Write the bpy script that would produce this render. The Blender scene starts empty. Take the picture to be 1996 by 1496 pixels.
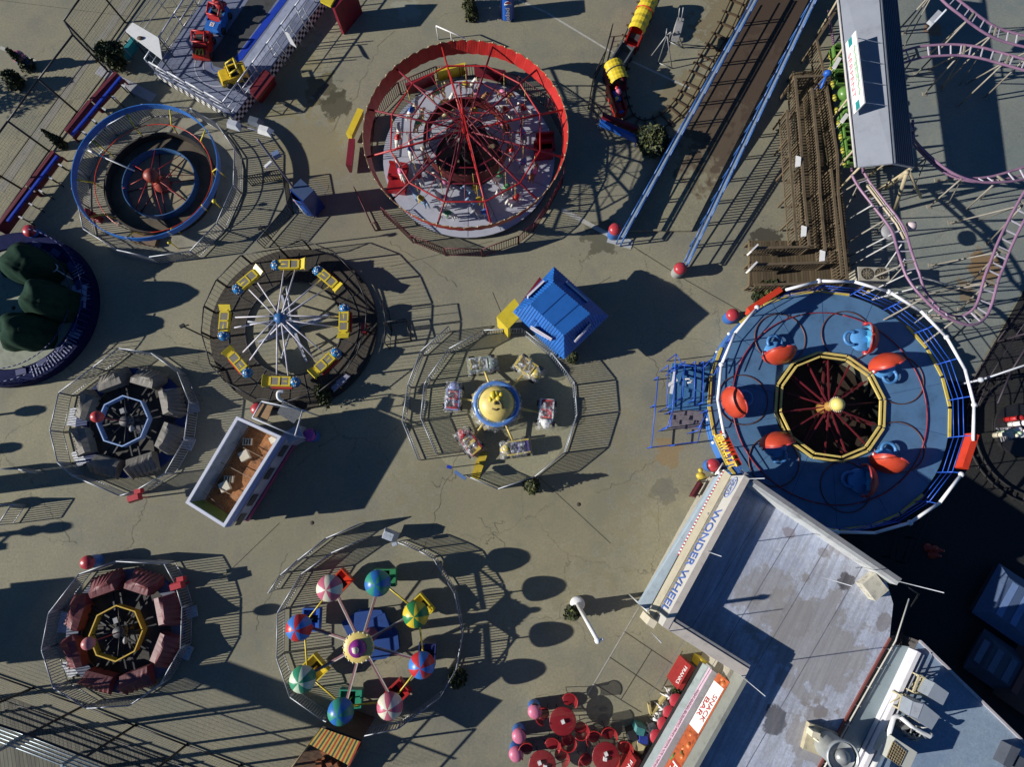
import bpy, math, random
from math import sin, cos, pi, radians, atan2, hypot, sqrt
from mathutils import Vector, Matrix
random.seed(7)
SC = bpy.context.scene
COL = SC.collection
# ------------------------------------------------------------------ camera, sky, sun, exposure
FPX, CAMH = 1150.0, 29.0
TILT = math.atan(197.0 / FPX)
cam_d = bpy.data.cameras.new("Camera"); cam = bpy.data.objects.new("Camera", cam_d); COL.objects.link(cam)
cam.location = (0, 0, CAMH); cam.rotation_euler = (TILT, 0, 0)
cam_d.sensor_width = 36.0; cam_d.lens = FPX / 1996.0 * 36.0
cam_d.clip_start = 0.1; cam_d.clip_end = 2000
SC.camera = cam
SUN_EL = radians(23.0)
SHX, SHY = 0.992, 0.127                      # direction shadows fall
SC.view_settings.view_transform = 'Standard'; SC.view_settings.look = 'None'
SC.view_settings.exposure = 0.27; SC.view_settings.gamma = 1.0
world = bpy.data.worlds.new("World"); SC.world = world; world.use_nodes = True
nt = world.node_tree; bg = nt.nodes["Background"]
sky = nt.nodes.new("ShaderNodeTexSky"); sky.sky_type = 'NISHITA'; sky.sun_disc = False
sky.ozone_density = 10.0; sky.dust_density = 0.0; sky.sun_elevation = SUN_EL; sky.sun_rotation = atan2(-SHX, -SHY)
nt.links.new(sky.outputs[0], bg.inputs[0]); bg.inputs[1].default_value = 0.05
sun_d = bpy.data.lights.new("Sun", 'SUN'); sun_d.energy = 4.9; sun_d.angle = radians(0.5); sun_d.color = (1.0, 0.965, 0.90)
sun = bpy.data.objects.new("Sun", sun_d); COL.objects.link(sun)
_d = Vector((cos(SUN_EL) * SHX, cos(SUN_EL) * SHY, -sin(SUN_EL)))
sun.rotation_euler = _d.to_track_quat('-Z', 'Y').to_euler(); sun.location = (-30, -4, 40)
SHL = 1 / math.tan(SUN_EL)

# ------------------------------------------------------------------ surveying: photo point + height -> place
def G(x, y, h=0.0):
    dx, dy = (x - 998.0) / FPX, (748.0 - y) / FPX
    yy = dy * cos(TILT) + sin(TILT); zz = dy * sin(TILT) - cos(TILT)
    t = (CAMH - h) / -zz
    return Vector((t * dx, t * yy, h))
def GS(pts, h=0.0): return [G(x, y, h) for x, y in pts]
def dirpx(a, b, h=0.0):
    d = G(b[0], b[1], h) - G(a[0], a[1], h); return atan2(d.y, d.x)

# ------------------------------------------------------------------ mesh builder
class MB:
    def __init__(s): s.v = []; s.f = []; s.m = []; s.s = []
    def add(s, vs, fs, m=0, sm=False):
        n = len(s.v); s.v += [tuple(p) for p in vs]
        for i, f in enumerate(fs):
            s.f.append(tuple(n + k for k in f)); s.m.append(m[i] if isinstance(m, list) else m); s.s.append(sm)
        return s
    def box(s, c, size, rz=0.0, m=0):            # c = centre of the BOTTOM face
        x, y, z = size[0] / 2, size[1] / 2, size[2]; ca, sa = cos(rz), sin(rz)
        vs = []
        for dz in (0, z):
            for px, py in ((-x, -y), (x, -y), (x, y), (-x, y)):
                vs.append((c[0] + px * ca - py * sa, c[1] + px * sa + py * ca, c[2] + dz))
        return s.add(vs, [(3, 2, 1, 0), (4, 5, 6, 7), (0, 1, 5, 4), (1, 2, 6, 5), (2, 3, 7, 6), (3, 0, 4, 7)], m)
    def taper(s, c, s0, s1, h, rz=0.0, m=0, off=(0, 0)):
        ca, sa = cos(rz), sin(rz); vs = []
        for (sx, sy), dz, (ox, oy) in ((s0, 0, (0, 0)), (s1, h, off)):
            for px, py in ((-sx / 2, -sy / 2), (sx / 2, -sy / 2), (sx / 2, sy / 2), (-sx / 2, sy / 2)):
                px += ox; py += oy
                vs.append((c[0] + px * ca - py * sa, c[1] + px * sa + py * ca, c[2] + dz))
        return s.add(vs, [(3, 2, 1, 0), (4, 5, 6, 7), (0, 1, 5, 4), (1, 2, 6, 5), (2, 3, 7, 6), (3, 0, 4, 7)], m)
    def bar(s, p, q, w, h=None, m=0):            # square beam from p to q
        p, q = Vector(p), Vector(q); d = q - p
        if d.length < 1e-6: return s
        d.normalize(); h = w if h is None else h
        up = Vector((0, 0, 1)) if abs(d.z) < 0.95 else Vector((1, 0, 0))
        a = d.cross(up).normalized() * (w / 2); b = a.cross(d).normalized() * (h / 2)
        vs = [p - a - b, p + a - b, p + a + b, p - a + b, q - a - b, q + a - b, q + a + b, q - a + b]
        return s.add(vs, [(0, 1, 2, 3), (7, 6, 5, 4), (0, 4, 5, 1), (1, 5, 6, 2), (2, 6, 7, 3), (3, 7, 4, 0)], m)
    def tube(s, pts, r, n=6, closed=False, m=0, caps=True):
        pts = [Vector(p) for p in pts]; N = len(pts)
        rr = r if isinstance(r, (list, tuple)) else [r] * N
        vs = []; prev = None
        for i, p in enumerate(pts):
            a = pts[(i - 1) % N] if (closed or i > 0) else p
            b = pts[(i + 1) % N] if (closed or i < N - 1) else p
            d = (b - a).normalized() if (b - a).length > 1e-9 else Vector((0, 0, 1))
            if prev is None:
                up = Vector((0, 0, 1)) if abs(d.z) < 0.9 else Vector((1, 0, 0)); u = d.cross(up).normalized()
            else:
                u = prev - d * prev.dot(d); u = u.normalized() if u.length > 1e-6 else d.orthogonal().normalized()
            prev = u; w = d.cross(u)
            for k in range(n):
                t = 2 * pi * k / n + pi / n
                vs.append(p + (u * cos(t) + w * sin(t)) * rr[i])
        fs = []
        for i in range(N if closed else N - 1):
            j = (i + 1) % N
            for k in range(n):
                l = (k + 1) % n; fs.append((i * n + k, i * n + l, j * n + l, j * n + k))
        if caps and not closed:
            fs.append(tuple(range(n))[::-1]); fs.append(tuple((N - 1) * n + k for k in range(n)))
        return s.add(vs, fs, m, n > 4)
    def lathe(s, prof, c=(0, 0, 0), n=24, m=0, sm=True, mf=None, a0=0.0, a1=2 * pi):
        full = abs(a1 - a0 - 2 * pi) < 1e-6; K = n if full else n + 1; P = len(prof); vs = []
        for k in range(K):
            t = a0 + (a1 - a0) * k / n
            for r, z in prof: vs.append((c[0] + r * cos(t), c[1] + r * sin(t), c[2] + z))
        fs = []; ms = []
        for k in range(n):
            l = (k + 1) % K
            for i in range(P - 1):
                if prof[i][0] < 1e-6 and prof[i + 1][0] < 1e-6: continue
                q = (k * P + i, l * P + i, l * P + i + 1, k * P + i + 1)
                if prof[i][0] < 1e-6: q = (q[0], q[2], q[3])
                elif prof[i + 1][0] < 1e-6: q = (q[0], q[1], q[2])
                fs.append(q); ms.append(mf(k, i) if mf else m)
        return s.add(vs, fs, ms, sm)
    def ball(s, c, r, n=14, m=0, sc=(1, 1, 1), rz=0.0):
        vs = []; fs = []; h = n // 2; ca, sa = cos(rz), sin(rz)
        for i in range(h + 1):
            a = pi * i / h
            for k in range(n):
                t = 2 * pi * k / n
                x, y = r * sin(a) * cos(t) * sc[0], r * sin(a) * sin(t) * sc[1]
                vs.append((c[0] + x * ca - y * sa, c[1] + x * sa + y * ca, c[2] + r * cos(a) * sc[2]))
        for i in range(h):
            for k in range(n):
                l = (k + 1) % n
                if i == 0: fs.append((0, n + k, n + l))
                elif i == h - 1: fs.append((i * n + k, (i + 1) * n, i * n + l))
                else: fs.append((i * n + k, (i + 1) * n + k, (i + 1) * n + l, i * n + l))
        return s.add(vs, fs, m, True)
    def prism(s, poly, z0, z1, m=0, mside=None, mbot=None):
        n = len(poly)
        ar = sum(poly[i][0] * poly[(i + 1) % n][1] - poly[(i + 1) % n][0] * poly[i][1] for i in range(n))
        if ar < 0: poly = poly[::-1]
        vs = [(p[0], p[1], z0) for p in poly] + [(p[0], p[1], z1) for p in poly]
        fs = [tuple(range(n - 1, -1, -1)), tuple(range(n, 2 * n))]; ms = [m if mbot is None else mbot, m]
        for i in range(n):
            j = (i + 1) % n; fs.append((i, j, n + j, n + i)); ms.append(m if mside is None else mside)
        return s.add(vs, fs, ms)
    def sheet(s, pts, m=0):
        pts = [Vector(p) for p in pts]
        nrm = Vector((0, 0, 0))
        for i in range(len(pts)): nrm += pts[i].cross(pts[(i + 1) % len(pts)])
        if nrm.z < 0: pts = pts[::-1]
        return s.add(pts, [tuple(range(len(pts)))], m)
    def annulus(s, c, r0, r1, z0, z1, n=48, m=0, mside=None, sm=False):
        vs = []; fs = []; ms = []
        for k in range(n):
            t = 2 * pi * k / n
            for r, z in ((r0, z0), (r1, z0), (r1, z1), (r0, z1)): vs.append((c[0] + r * cos(t), c[1] + r * sin(t), z))
        for k in range(n):
            a, b = 4 * k, 4 * ((k + 1) % n)
            for i in range(4):
                j = (i + 1) % 4; fs.append((a + i, b + i, b + j, a + j)); ms.append(m if i == 2 or mside is None else mside)
        return s.add(vs, fs, ms, sm)
    def wave_band(s, c, r, z0, z1, waves, amp, n=144, th=0.03, m=0, lean=0.0):   # upright band with a wavy top and bottom edge
        vs = []; fs = []
        for k in range(n):
            t = 2 * pi * k / n; w = abs(sin(t * waves / 2)) * amp
            zb, zt = z0 - w * 0.6, z1 + w
            for rr, z in ((r - lean, zb), (r - lean + th, zb), (r + th, zt), (r, zt)): vs.append((c[0] + rr * cos(t), c[1] + rr * sin(t), z))
        for k in range(n):
            a, b = 4 * k, 4 * ((k + 1) % n)
            for i in range(4): fs.append((a + i, b + i, b + (i + 1) % 4, a + (i + 1) % 4))
        return s.add(vs, fs, m)
    def text(s, txt, width, mat4, m=0, depth=0.01, height=None, bold=0.0):
        cu = bpy.data.curves.new("lettering", 'FONT'); cu.body = txt; cu.size = 1.0; cu.extrude = 0.5; cu.align_x = 'CENTER'; cu.align_y = 'CENTER'
        cu.offset = bold; cu.resolution_u = 3
        o = bpy.data.objects.new("lettering", cu); COL.objects.link(o)
        dg = bpy.context.evaluated_depsgraph_get(); dg.update()
        me = o.evaluated_get(dg).to_mesh()
        xs = [v.co.x for v in me.vertices]; ys = [v.co.y for v in me.vertices]
        if xs:
            w = max(xs) - min(xs); hh = max(ys) - min(ys); cx = (max(xs) + min(xs)) / 2; cy = (max(ys) + min(ys)) / 2
            k = width / w; kh = k if height is None else height / hh
            vs = [mat4 @ Vector(((v.co.x - cx) * k, (v.co.y - cy) * kh, v.co.z * depth)) for v in me.vertices]
            s.add(vs, [tuple(p.vertices) for p in me.polygons], m)
        o.evaluated_get(dg).to_mesh_clear(); COL.objects.unlink(o); bpy.data.objects.remove(o); bpy.data.curves.remove(cu)
        return s

def frame(origin, xdir, ydir):
    x = Vector(xdir).normalized(); y = Vector(ydir); y = (y - x * y.dot(x)).normalized(); z = x.cross(y)
    return Matrix(((x.x, y.x, z.x, origin[0]), (x.y, y.y, z.y, origin[1]), (x.z, y.z, z.z, origin[2]), (0, 0, 0, 1)))
def circ(c, r, n, z=None, a0=0.0):
    return [Vector((c[0] + r * cos(a0 + 2 * pi * k / n), c[1] + r * sin(a0 + 2 * pi * k / n), c[2] if z is None else z)) for k in range(n)]
def spline(pts, n=8, closed=False):
    P = [Vector(p) for p in pts]; N = len(P); out = []
    for i in range(N if closed else N - 1):
        g = lambda k: P[k % N] if closed else P[max(0, min(N - 1, k))]
        a, b, c, d = g(i - 1), g(i), g(i + 1), g(i + 2)
        for j in range(n):
            t = j / n
            out.append(0.5 * ((2 * b) + (c - a) * t + (2 * a - 5 * b + 4 * c - d) * t * t + (3 * b - a - 3 * c + d) * t ** 3))
    if not closed: out.append(P[-1])
    return out

# ------------------------------------------------------------------ objects
def mesh_obj(name, mb, mats, origin=(0, 0, 0)):
    me = bpy.data.meshes.new(name); o = Vector(origin)
    me.from_pydata([(v[0] - o.x, v[1] - o.y, v[2] - o.z) for v in mb.v], [], mb.f)
    for mt in (mats if isinstance(mats, (list, tuple)) else [mats]): me.materials.append(mt)
    me.polygons.foreach_set("material_index", mb.m); me.polygons.foreach_set("use_smooth", mb.s); me.update()
    ob = bpy.data.objects.new(name, me); COL.objects.link(ob); return ob
def tag(o, label=None, cat=None, group=None, kind=None):
    if label: o["label"] = label
    if cat: o["category"] = cat
    if group: o["group"] = group
    if kind: o["kind"] = kind
    return o
class T:
    def __init__(s, name, label, cat, loc=(0, 0, 0), group=None, rz=0.0):
        s.o = bpy.data.objects.new(name, None); COL.objects.link(s.o); s.o.empty_display_size = 0.2
        s.loc = Vector(loc); s.o.location = loc; s.o.rotation_euler = (0, 0, rz); tag(s.o, label, cat, group)
    def part(s, name, mb, mats, parent=None, label=None, local=False):
        c = mesh_obj(name, mb, mats, (0, 0, 0) if local else s.loc); c.parent = parent or s.o
        if label: c["label"] = label
        return c
    def each(s, name, mb, mats, parent=None, local=False):      # every loose piece of the mesh becomes a part of its own
        for q in islands(mb): s.part(name, q, mats, parent, None, local)
def islands(mb):
    p = list(range(len(mb.v)))
    def f(i):
        while p[i] != i: p[i] = p[p[i]]; i = p[i]
        return i
    for fc in mb.f:
        for k in fc[1:]: p[f(k)] = f(fc[0])
    g = {}
    for i, fc in enumerate(mb.f): g.setdefault(f(fc[0]), []).append(i)
    out = []
    for fs in g.values():
        q = MB(); mp = {}
        for i in fs:
            for k in mb.f[i]:
                if k not in mp: mp[k] = len(q.v); q.v.append(mb.v[k])
            q.f.append(tuple(mp[k] for k in mb.f[i])); q.m.append(mb.m[i]); q.s.append(mb.s[i])
        out.append(q)
    return out
def solo(name, mb, mats, label, cat, group=None, kind=None, origin=None):
    if origin is None:
        xs = [v[0] for v in mb.v]; ys = [v[1] for v in mb.v]; zs = [v[2] for v in mb.v]
        origin = ((max(xs) + min(xs)) / 2, (max(ys) + min(ys)) / 2, min(zs))
    o = mesh_obj(name, mb, mats, origin); o.location = origin; return tag(o, label, cat, group, kind)
def struct(name, mb, mats, kind="structure"):
    o = mesh_obj(name, mb, mats); o["kind"] = kind; return o
def dup(root, loc, rz=0.0, label=None, swap=None):
    r = root.copy(); COL.objects.link(r); r.location = loc; r.rotation_euler = (0, 0, rz)
    if label: r["label"] = label
    def rec(src, dst):
        for ch in list(src.children):
            c = ch.copy(); COL.objects.link(c); c.parent = dst
            if swap and c.data:
                base = ch.name.split('.')[0]
                if base in swap:
                    c.data = c.data.copy(); c.data.materials.clear()
                    for mt in swap[base]: c.data.materials.append(mt)
            rec(ch, c)
    rec(root, r); return r

# ------------------------------------------------------------------ materials
_mc = {}
def mat(name, col, rough=0.55, metal=0.0, var=0.18, scale=3.0, bump=0.0, spec=0.5, col2=None, fine=40.0):
    if name in _mc: return _mc[name]
    m = bpy.data.materials.new(name); m.use_nodes = True; t = m.node_tree; N = t.nodes; L = t.links
    b = N["Principled BSDF"]; b.inputs["Roughness"].default_value = rough; b.inputs["Metallic"].default_value = metal
    b.inputs["Specular IOR Level"].default_value = spec
    tc = N.new("ShaderNodeTexCoord")
    n1 = N.new("ShaderNodeTexNoise"); n1.inputs["Scale"].default_value = scale; n1.inputs["Detail"].default_value = 6; n1.inputs["Roughness"].default_value = 0.65
    n2 = N.new("ShaderNodeTexNoise"); n2.inputs["Scale"].default_value = fine; n2.inputs["Detail"].default_value = 3
    L.new(tc.outputs["Object"], n1.inputs["Vector"]); L.new(tc.outputs["Object"], n2.inputs["Vector"])
    mx = N.new("ShaderNodeMix"); mx.data_type = 'FLOAT'; mx.inputs[0].default_value = 0.35
    L.new(n1.outputs["Fac"], mx.inputs[2]); L.new(n2.outputs["Fac"], mx.inputs[3])
    cr = N.new("ShaderNodeValToRGB"); e = cr.color_ramp.elements
    c2 = col2 or tuple(c * (1 - var * 1.6) * 0.9 for c in col)
    hi = tuple(min(1, c * (1 + var * 0.55) + 0.003) for c in col)
    e[0].position = 0.32; e[0].color = (*c2, 1); e[1].position = 0.66; e[1].color = (*hi, 1)
    k = e.new(0.47); k.color = (*col, 1)
    L.new(mx.outputs[0], cr.inputs[0]); L.new(cr.outputs[0], b.inputs["Base Color"])
    if bump:
        bp = N.new("ShaderNodeBump"); bp.inputs["Strength"].default_value = bump; bp.inputs["Distance"].default_value = 0.02
        L.new(mx.outputs[0], bp.inputs["Height"]); L.new(bp.outputs[0], b.inputs["Normal"])
    _mc[name] = m; return m
RED = mat("red_paint", (0.42, 0.018, 0.018), 0.45)
DRED = mat("dark_red_paint", (0.17, 0.010, 0.022), 0.5)
MAROON = mat("maroon_paint", (0.085, 0.008, 0.016), 0.55)
ORED = mat("orange_red_paint", (0.62, 0.050, 0.018), 0.3, var=0.1)
YEL = mat("yellow_paint", (0.68, 0.52, 0.035), 0.4)
LYEL = mat("pale_yellow_paint", (0.70, 0.54, 0.16), 0.45)
BLUE = mat("blue_paint", (0.018, 0.105, 0.44), 0.45)
LBLUE = mat("light_blue_paint", (0.10, 0.30, 0.60), 0.45)
NAVY = mat("navy_paint", (0.012, 0.022, 0.12), 0.5)
GREEN = mat("green_paint", (0.02, 0.20, 0.075), 0.5)
LGREEN = mat("lime_green_paint", (0.17, 0.38, 0.05), 0.4)
WHITE = mat("white_paint", (0.80, 0.79, 0.76), 0.45, var=0.10)
CREAM = mat("cream_paint", (0.68, 0.61, 0.46), 0.6, var=0.10)
PINK = mat("pink_paint", (0.62, 0.16, 0.24), 0.45)
PURPLE = mat("purple_paint", (0.16, 0.045, 0.24), 0.4)
ROSE = mat("faded_rose_paint", (0.55, 0.27, 0.42), 0.4)
GREY = mat("grey_paint", (0.26, 0.26, 0.27), 0.55)
LGREY = mat("light_grey_paint", (0.47, 0.49, 0.53), 0.55)
DGREY = mat("dark_grey_paint", (0.06, 0.06, 0.065), 0.6)
BLACK = mat("black_rubber", (0.016, 0.016, 0.018), 0.6)
STEEL = mat("galvanised_steel", (0.36, 0.38, 0.41), 0.5, 0.5, var=0.15)
IRON = mat("black_iron", (0.022, 0.022, 0.026), 0.5, 0.2)
BIRON = mat("brown_iron", (0.055, 0.035, 0.026), 0.6, 0.1)
LAV = mat("lavender_deck_paint", (0.40, 0.41, 0.47), 0.6, var=0.12, scale=1.5)
WOOD = mat("brown_wood", (0.16, 0.105, 0.062), 0.75, var=0.3, scale=2.0)
DWOOD = mat("dark_wood", (0.060, 0.046, 0.034), 0.8, var=0.35, scale=2.0)
BEIGE = mat("beige_steel", (0.42, 0.35, 0.22), 0.5)
MESHBLUE = mat("royal_blue_paint", (0.015, 0.05, 0.40), 0.4)
TEAL = mat("teal_paint", (0.02, 0.25, 0.26), 0.5)
# ------------------------------------------------------------------ ground and paving
def ground_mat(name, col, dark, light, speck=0.25, stains=(), crack=0.5, rough=0.85, cscale=0.22):
    m = bpy.data.materials.new(name); m.use_nodes = True; t = m.node_tree; N = t.nodes; L = t.links
    b = N["Principled BSDF"]; b.inputs["Roughness"].default_value = rough; b.inputs["Specular IOR Level"].default_value = 0.25
    tc = N.new("ShaderNodeTexCoord"); P = tc.outputs["Object"]
    def noise(sc, det, ro=0.6, vec=P):
        n = N.new("ShaderNodeTexNoise"); n.inputs["Scale"].default_value = sc; n.inputs["Detail"].default_value = det; n.inputs["Roughness"].default_value = ro
        L.new(vec, n.inputs["Vector"]); return n
    def mixc(fac, a, bb, blend='MIX'):
        x = N.new("ShaderNodeMix"); x.data_type = 'RGBA'; x.blend_type = blend
        for i, s in ((0, fac), (6, a), (7, bb)):
            if hasattr(s, 'links'): L.new(s, x.inputs[i])
            else: x.inputs[i].default_value = s if i == 0 else (*s, 1)
        return x.outputs[2]
    def ramp(src, p0, p1, v0=0.0, v1=1.0):
        r = N.new("ShaderNodeMapRange"); r.inputs[1].default_value = p0; r.inputs[2].default_value = p1; r.inputs[3].default_value = v0; r.inputs[4].default_value = v1
        L.new(src, r.inputs[0]); return r.outputs[0]
    big = noise(0.10, 5, 0.6); mid = noise(0.55, 8, 0.68); fin = noise(9.0, 5, 0.7); tiny = noise(38.0, 2)
    c = mixc(ramp(big.outputs[0], 0.40, 0.60), dark, light)
    c = mixc(ramp(mid.outputs[0], 0.34, 0.68), c, col)
    c = mixc(ramp(mid.outputs[0], 0.62, 0.80, 0, 0.45), c, tuple(v * 0.55 for v in dark))
    s1 = ramp(fin.outputs[0], 0.30, 0.70, 1 - speck, 1 + speck)
    s2 = ramp(tiny.outputs[0], 0.25, 0.75, 1 - speck * 1.1, 1 + speck * 1.1)
    mu = N.new("ShaderNodeMath"); mu.operation = 'MULTIPLY'; L.new(s1, mu.inputs[0]); L.new(s2, mu.inputs[1])
    vm = N.new("ShaderNodeVectorMath"); vm.operation = 'SCALE'; L.new(c, vm.inputs[0]); L.new(mu.outputs[0], vm.inputs["Scale"]); c = vm.outputs[0]
    if crack:
        ad = N.new("ShaderNodeVectorMath"); ad.operation = 'ADD'; wn = noise(0.9, 5, 0.6); sc = N.new("ShaderNodeVectorMath"); sc.operation = 'SCALE'; sc.inputs["Scale"].default_value = 1.1
        L.new(wn.outputs["Color"], sc.inputs[0]); L.new(P, ad.inputs[0]); L.new(sc.outputs[0], ad.inputs[1])
        vo = N.new("ShaderNodeTexVoronoi"); vo.feature = 'DISTANCE_TO_EDGE'; vo.inputs["Scale"].default_value = cscale; L.new(ad.outputs[0], vo.inputs["Vector"])
        k = ramp(vo.outputs["Distance"], 0.0, 0.005, crack, 0.0)
        gate = N.new("ShaderNodeMath"); gate.operation = 'MULTIPLY'; L.new(k, gate.inputs[0]); L.new(ramp(big.outputs[0], 0.45, 0.58), gate.inputs[1])
        c = mixc(gate.outputs[0], c, (0.05, 0.045, 0.03))
    vd = N.new("ShaderNodeTexVoronoi"); vd.inputs["Scale"].default_value = 0.9; L.new(P, vd.inputs["Vector"])
    c = mixc(ramp(vd.outputs["Distance"], 0.035, 0.02, 0.0, 0.55 if crack else 0.0), c, (0.05, 0.045, 0.035))
    gn = noise(0.33, 4, 0.7); c = mixc(ramp(gn.outputs[0], 0.50, 0.64, 0, 0.45), c, (col[0] * .68, col[1] * .76, col[2] * .90)); pn = noise(0.85, 6, 0.75); c = mixc(ramp(pn.outputs[0], 0.55, 0.70, 0, 0.28), c, (col[0] * 1.25, col[1] * 1.18, col[2] * 1.0))
    for (sx, sy, r, scol, amt) in stains:
        fl = N.new("ShaderNodeVectorMath"); fl.operation = 'MULTIPLY'; fl.inputs[1].default_value = (1, 1, 0); L.new(P, fl.inputs[0]); d = N.new("ShaderNodeVectorMath"); d.operation = 'DISTANCE'; L.new(fl.outputs[0], d.inputs[0]); d.inputs[1].default_value = (sx, sy, 0)
        e = N.new("ShaderNodeMath"); e.operation = 'MULTIPLY_ADD'; nn = noise(1.6, 5, 0.6); L.new(nn.outputs[0], e.inputs[0]); e.inputs[1].default_value = -2.7 * r
        L.new(d.outputs["Value"], e.inputs[2])
        c = mixc(ramp(e.outputs[0], r * -0.36, r * -0.52, 0.0, amt), c, scol)
    L.new(c, b.inputs["Base Color"])
    bp = N.new("ShaderNodeBump"); bp.inputs["Strength"].default_value = 0.35; bp.inputs["Distance"].default_value = 0.01
    L.new(fin.outputs[0], bp.inputs["Height"]); L.new(bp.outputs[0], b.inputs["Normal"])
    return m
_st = []
for x, y, r, c, a in [(630, 172, 1.0, (0.065, 0.055, 0.03), .85), (655, 205, 0.9, (0.06, 0.05, 0.028), .85), (1492, 465, 0.8, (0.045, 0.04, 0.028), .9),
                      (1172, 466, 1.0, (0.075, 0.065, 0.038), .75), (1295, 958, 0.6, (0.11, 0.10, 0.075), .6), (550, 150, 2.4, (0.19, 0.15, 0.06), .5), (600, 300, 2.2, (0.20, 0.155, 0.07), .5),
                      (1440, 60, 2.6, (0.15, 0.105, 0.045), .6), (1350, 200, 2.0, (0.17, 0.12, 0.05), .55), (1300, 880, 0.7, (0.25, 0.14, 0.04), .5), (790, 20, 0.7, (0.30, 0.28, 0.2), .5),
                      (1020, 950, 6.0, (0.185, 0.15, 0.075), .35), (700, 480, 4.5, (0.165, 0.14, 0.085), .35), (450, 1080, 5.0, (0.185, 0.155, 0.085), .3)]:
    p = G(x, y); _st.append((p.x, p.y, r, tuple(v * k for v, k in zip(c, (1.25, 1.35, 1.5))), a))
GROUND = ground_mat("yard_concrete", (0.272, 0.252, 0.172), (0.195, 0.188, 0.150), (0.325, 0.296, 0.194), 0.17, _st, 0.6)
m = MB(); m.sheet([(-160, -160, 0), (160, -160, 0), (160, 200, 0), (-160, 200, 0)]); struct("ground", m, GROUND)
_st2 = [(*G(1920, 520).xy, 0.9, (0.26, 0.13, 0.03), .7), (*G(1820, 55).xy, 0.5, (0.3, 0.13, 0.04), .6), (*G(1880, 570).xy, 0.6, (0.24, 0.14, 0.05), .6)]
RCONC = ground_mat("coaster_concrete", (0.235, 0.255, 0.225), (0.175, 0.195, 0.18), (0.28, 0.285, 0.235), 0.16, _st2, 0.35)
m = MB(); m.sheet(GS([(1648, -220), (2500, -320), (2500, 300), (1996, 560), (1890, 745), (1720, 700), (1620, 560), (1600, 470)], 0.004)); struct("coaster_yard_paving", m, RCONC)
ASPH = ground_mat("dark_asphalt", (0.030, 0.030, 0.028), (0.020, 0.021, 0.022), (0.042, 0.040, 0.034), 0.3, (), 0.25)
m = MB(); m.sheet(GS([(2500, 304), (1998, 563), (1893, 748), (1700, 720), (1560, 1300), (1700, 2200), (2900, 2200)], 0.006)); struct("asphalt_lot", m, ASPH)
# boardwalk planks
def plank_mat(name, c1, c2, rot, scale, gap=0.12):
    m = bpy.data.materials.new(name); m.use_nodes = True; t = m.node_tree; N = t.nodes; L = t.links; b = N["Principled BSDF"]; b.inputs["Roughness"].default_value = 0.85
    tc = N.new("ShaderNodeTexCoord"); mp = N.new("ShaderNodeMapping"); mp.inputs["Rotation"].default_value = (0, 0, rot); L.new(tc.outputs["Object"], mp.inputs[0])
    sp = N.new("ShaderNodeSeparateXYZ"); L.new(mp.outputs[0], sp.inputs[0])
    a = N.new("ShaderNodeMath"); a.operation = 'MULTIPLY'; a.inputs[1].default_value = scale; L.new(sp.outputs[0], a.inputs[0])
    fl = N.new("ShaderNodeMath"); fl.operation = 'FLOOR'; L.new(a.outputs[0], fl.inputs[0]); fr = N.new("ShaderNodeMath"); fr.operation = 'FRACT'; L.new(a.outputs[0], fr.inputs[0])
    wn = N.new("ShaderNodeTexWhiteNoise"); wn.noise_dimensions = '1D'; L.new(fl.outputs[0], wn.inputs["W"])
    no = N.new("ShaderNodeTexNoise"); no.inputs["Scale"].default_value = 1.2; no.inputs["Detail"].default_value = 6
    st = N.new("ShaderNodeMapping"); st.inputs["Rotation"].default_value = (0, 0, rot); st.inputs["Scale"].default_value = (9, 0.7, 1); L.new(tc.outputs["Object"], st.inputs[0]); L.new(st.outputs[0], no.inputs["Vector"])
    ad = N.new("ShaderNodeMath"); ad.operation = 'MULTIPLY_ADD'; ad.inputs[1].default_value = 0.45; L.new(wn.outputs[0], ad.inputs[0]); L.new(no.outputs[0], ad.inputs[2])
    cr = N.new("ShaderNodeValToRGB"); cr.color_ramp.elements[0].position = 0.35; cr.color_ramp.elements[0].color = (*c1, 1); cr.color_ramp.elements[1].position = 1.0; cr.color_ramp.elements[1].color = (*c2, 1)
    L.new(ad.outputs[0], cr.inputs[0])
    gt = N.new("ShaderNodeMath"); gt.operation = 'LESS_THAN'; gt.inputs[1].default_value = gap; L.new(fr.outputs[0], gt.inputs[0])
    mx = N.new("ShaderNodeMix"); mx.data_type = 'RGBA'; L.new(gt.outputs[0], mx.inputs[0]); L.new(cr.outputs[0], mx.inputs[6]); mx.inputs[7].default_value = (0.02, 0.017, 0.014, 1)
    L.new(mx.outputs[2], b.inputs["Base Color"]); return m
bw_dir = dirpx((40, 1390), (55, 1496))
BWALK = plank_mat("boardwalk_planks", (0.085, 0.08, 0.06), (0.18, 0.17, 0.125), -(bw_dir - pi / 2), 6.0)
m = MB(); m.sheet(GS([(-900, 1010), (0, 1354), (372, 1492), (900, 1690), (700, 2300), (-1200, 2300)], 0.008)); struct("boardwalk", m, BWALK)
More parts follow.
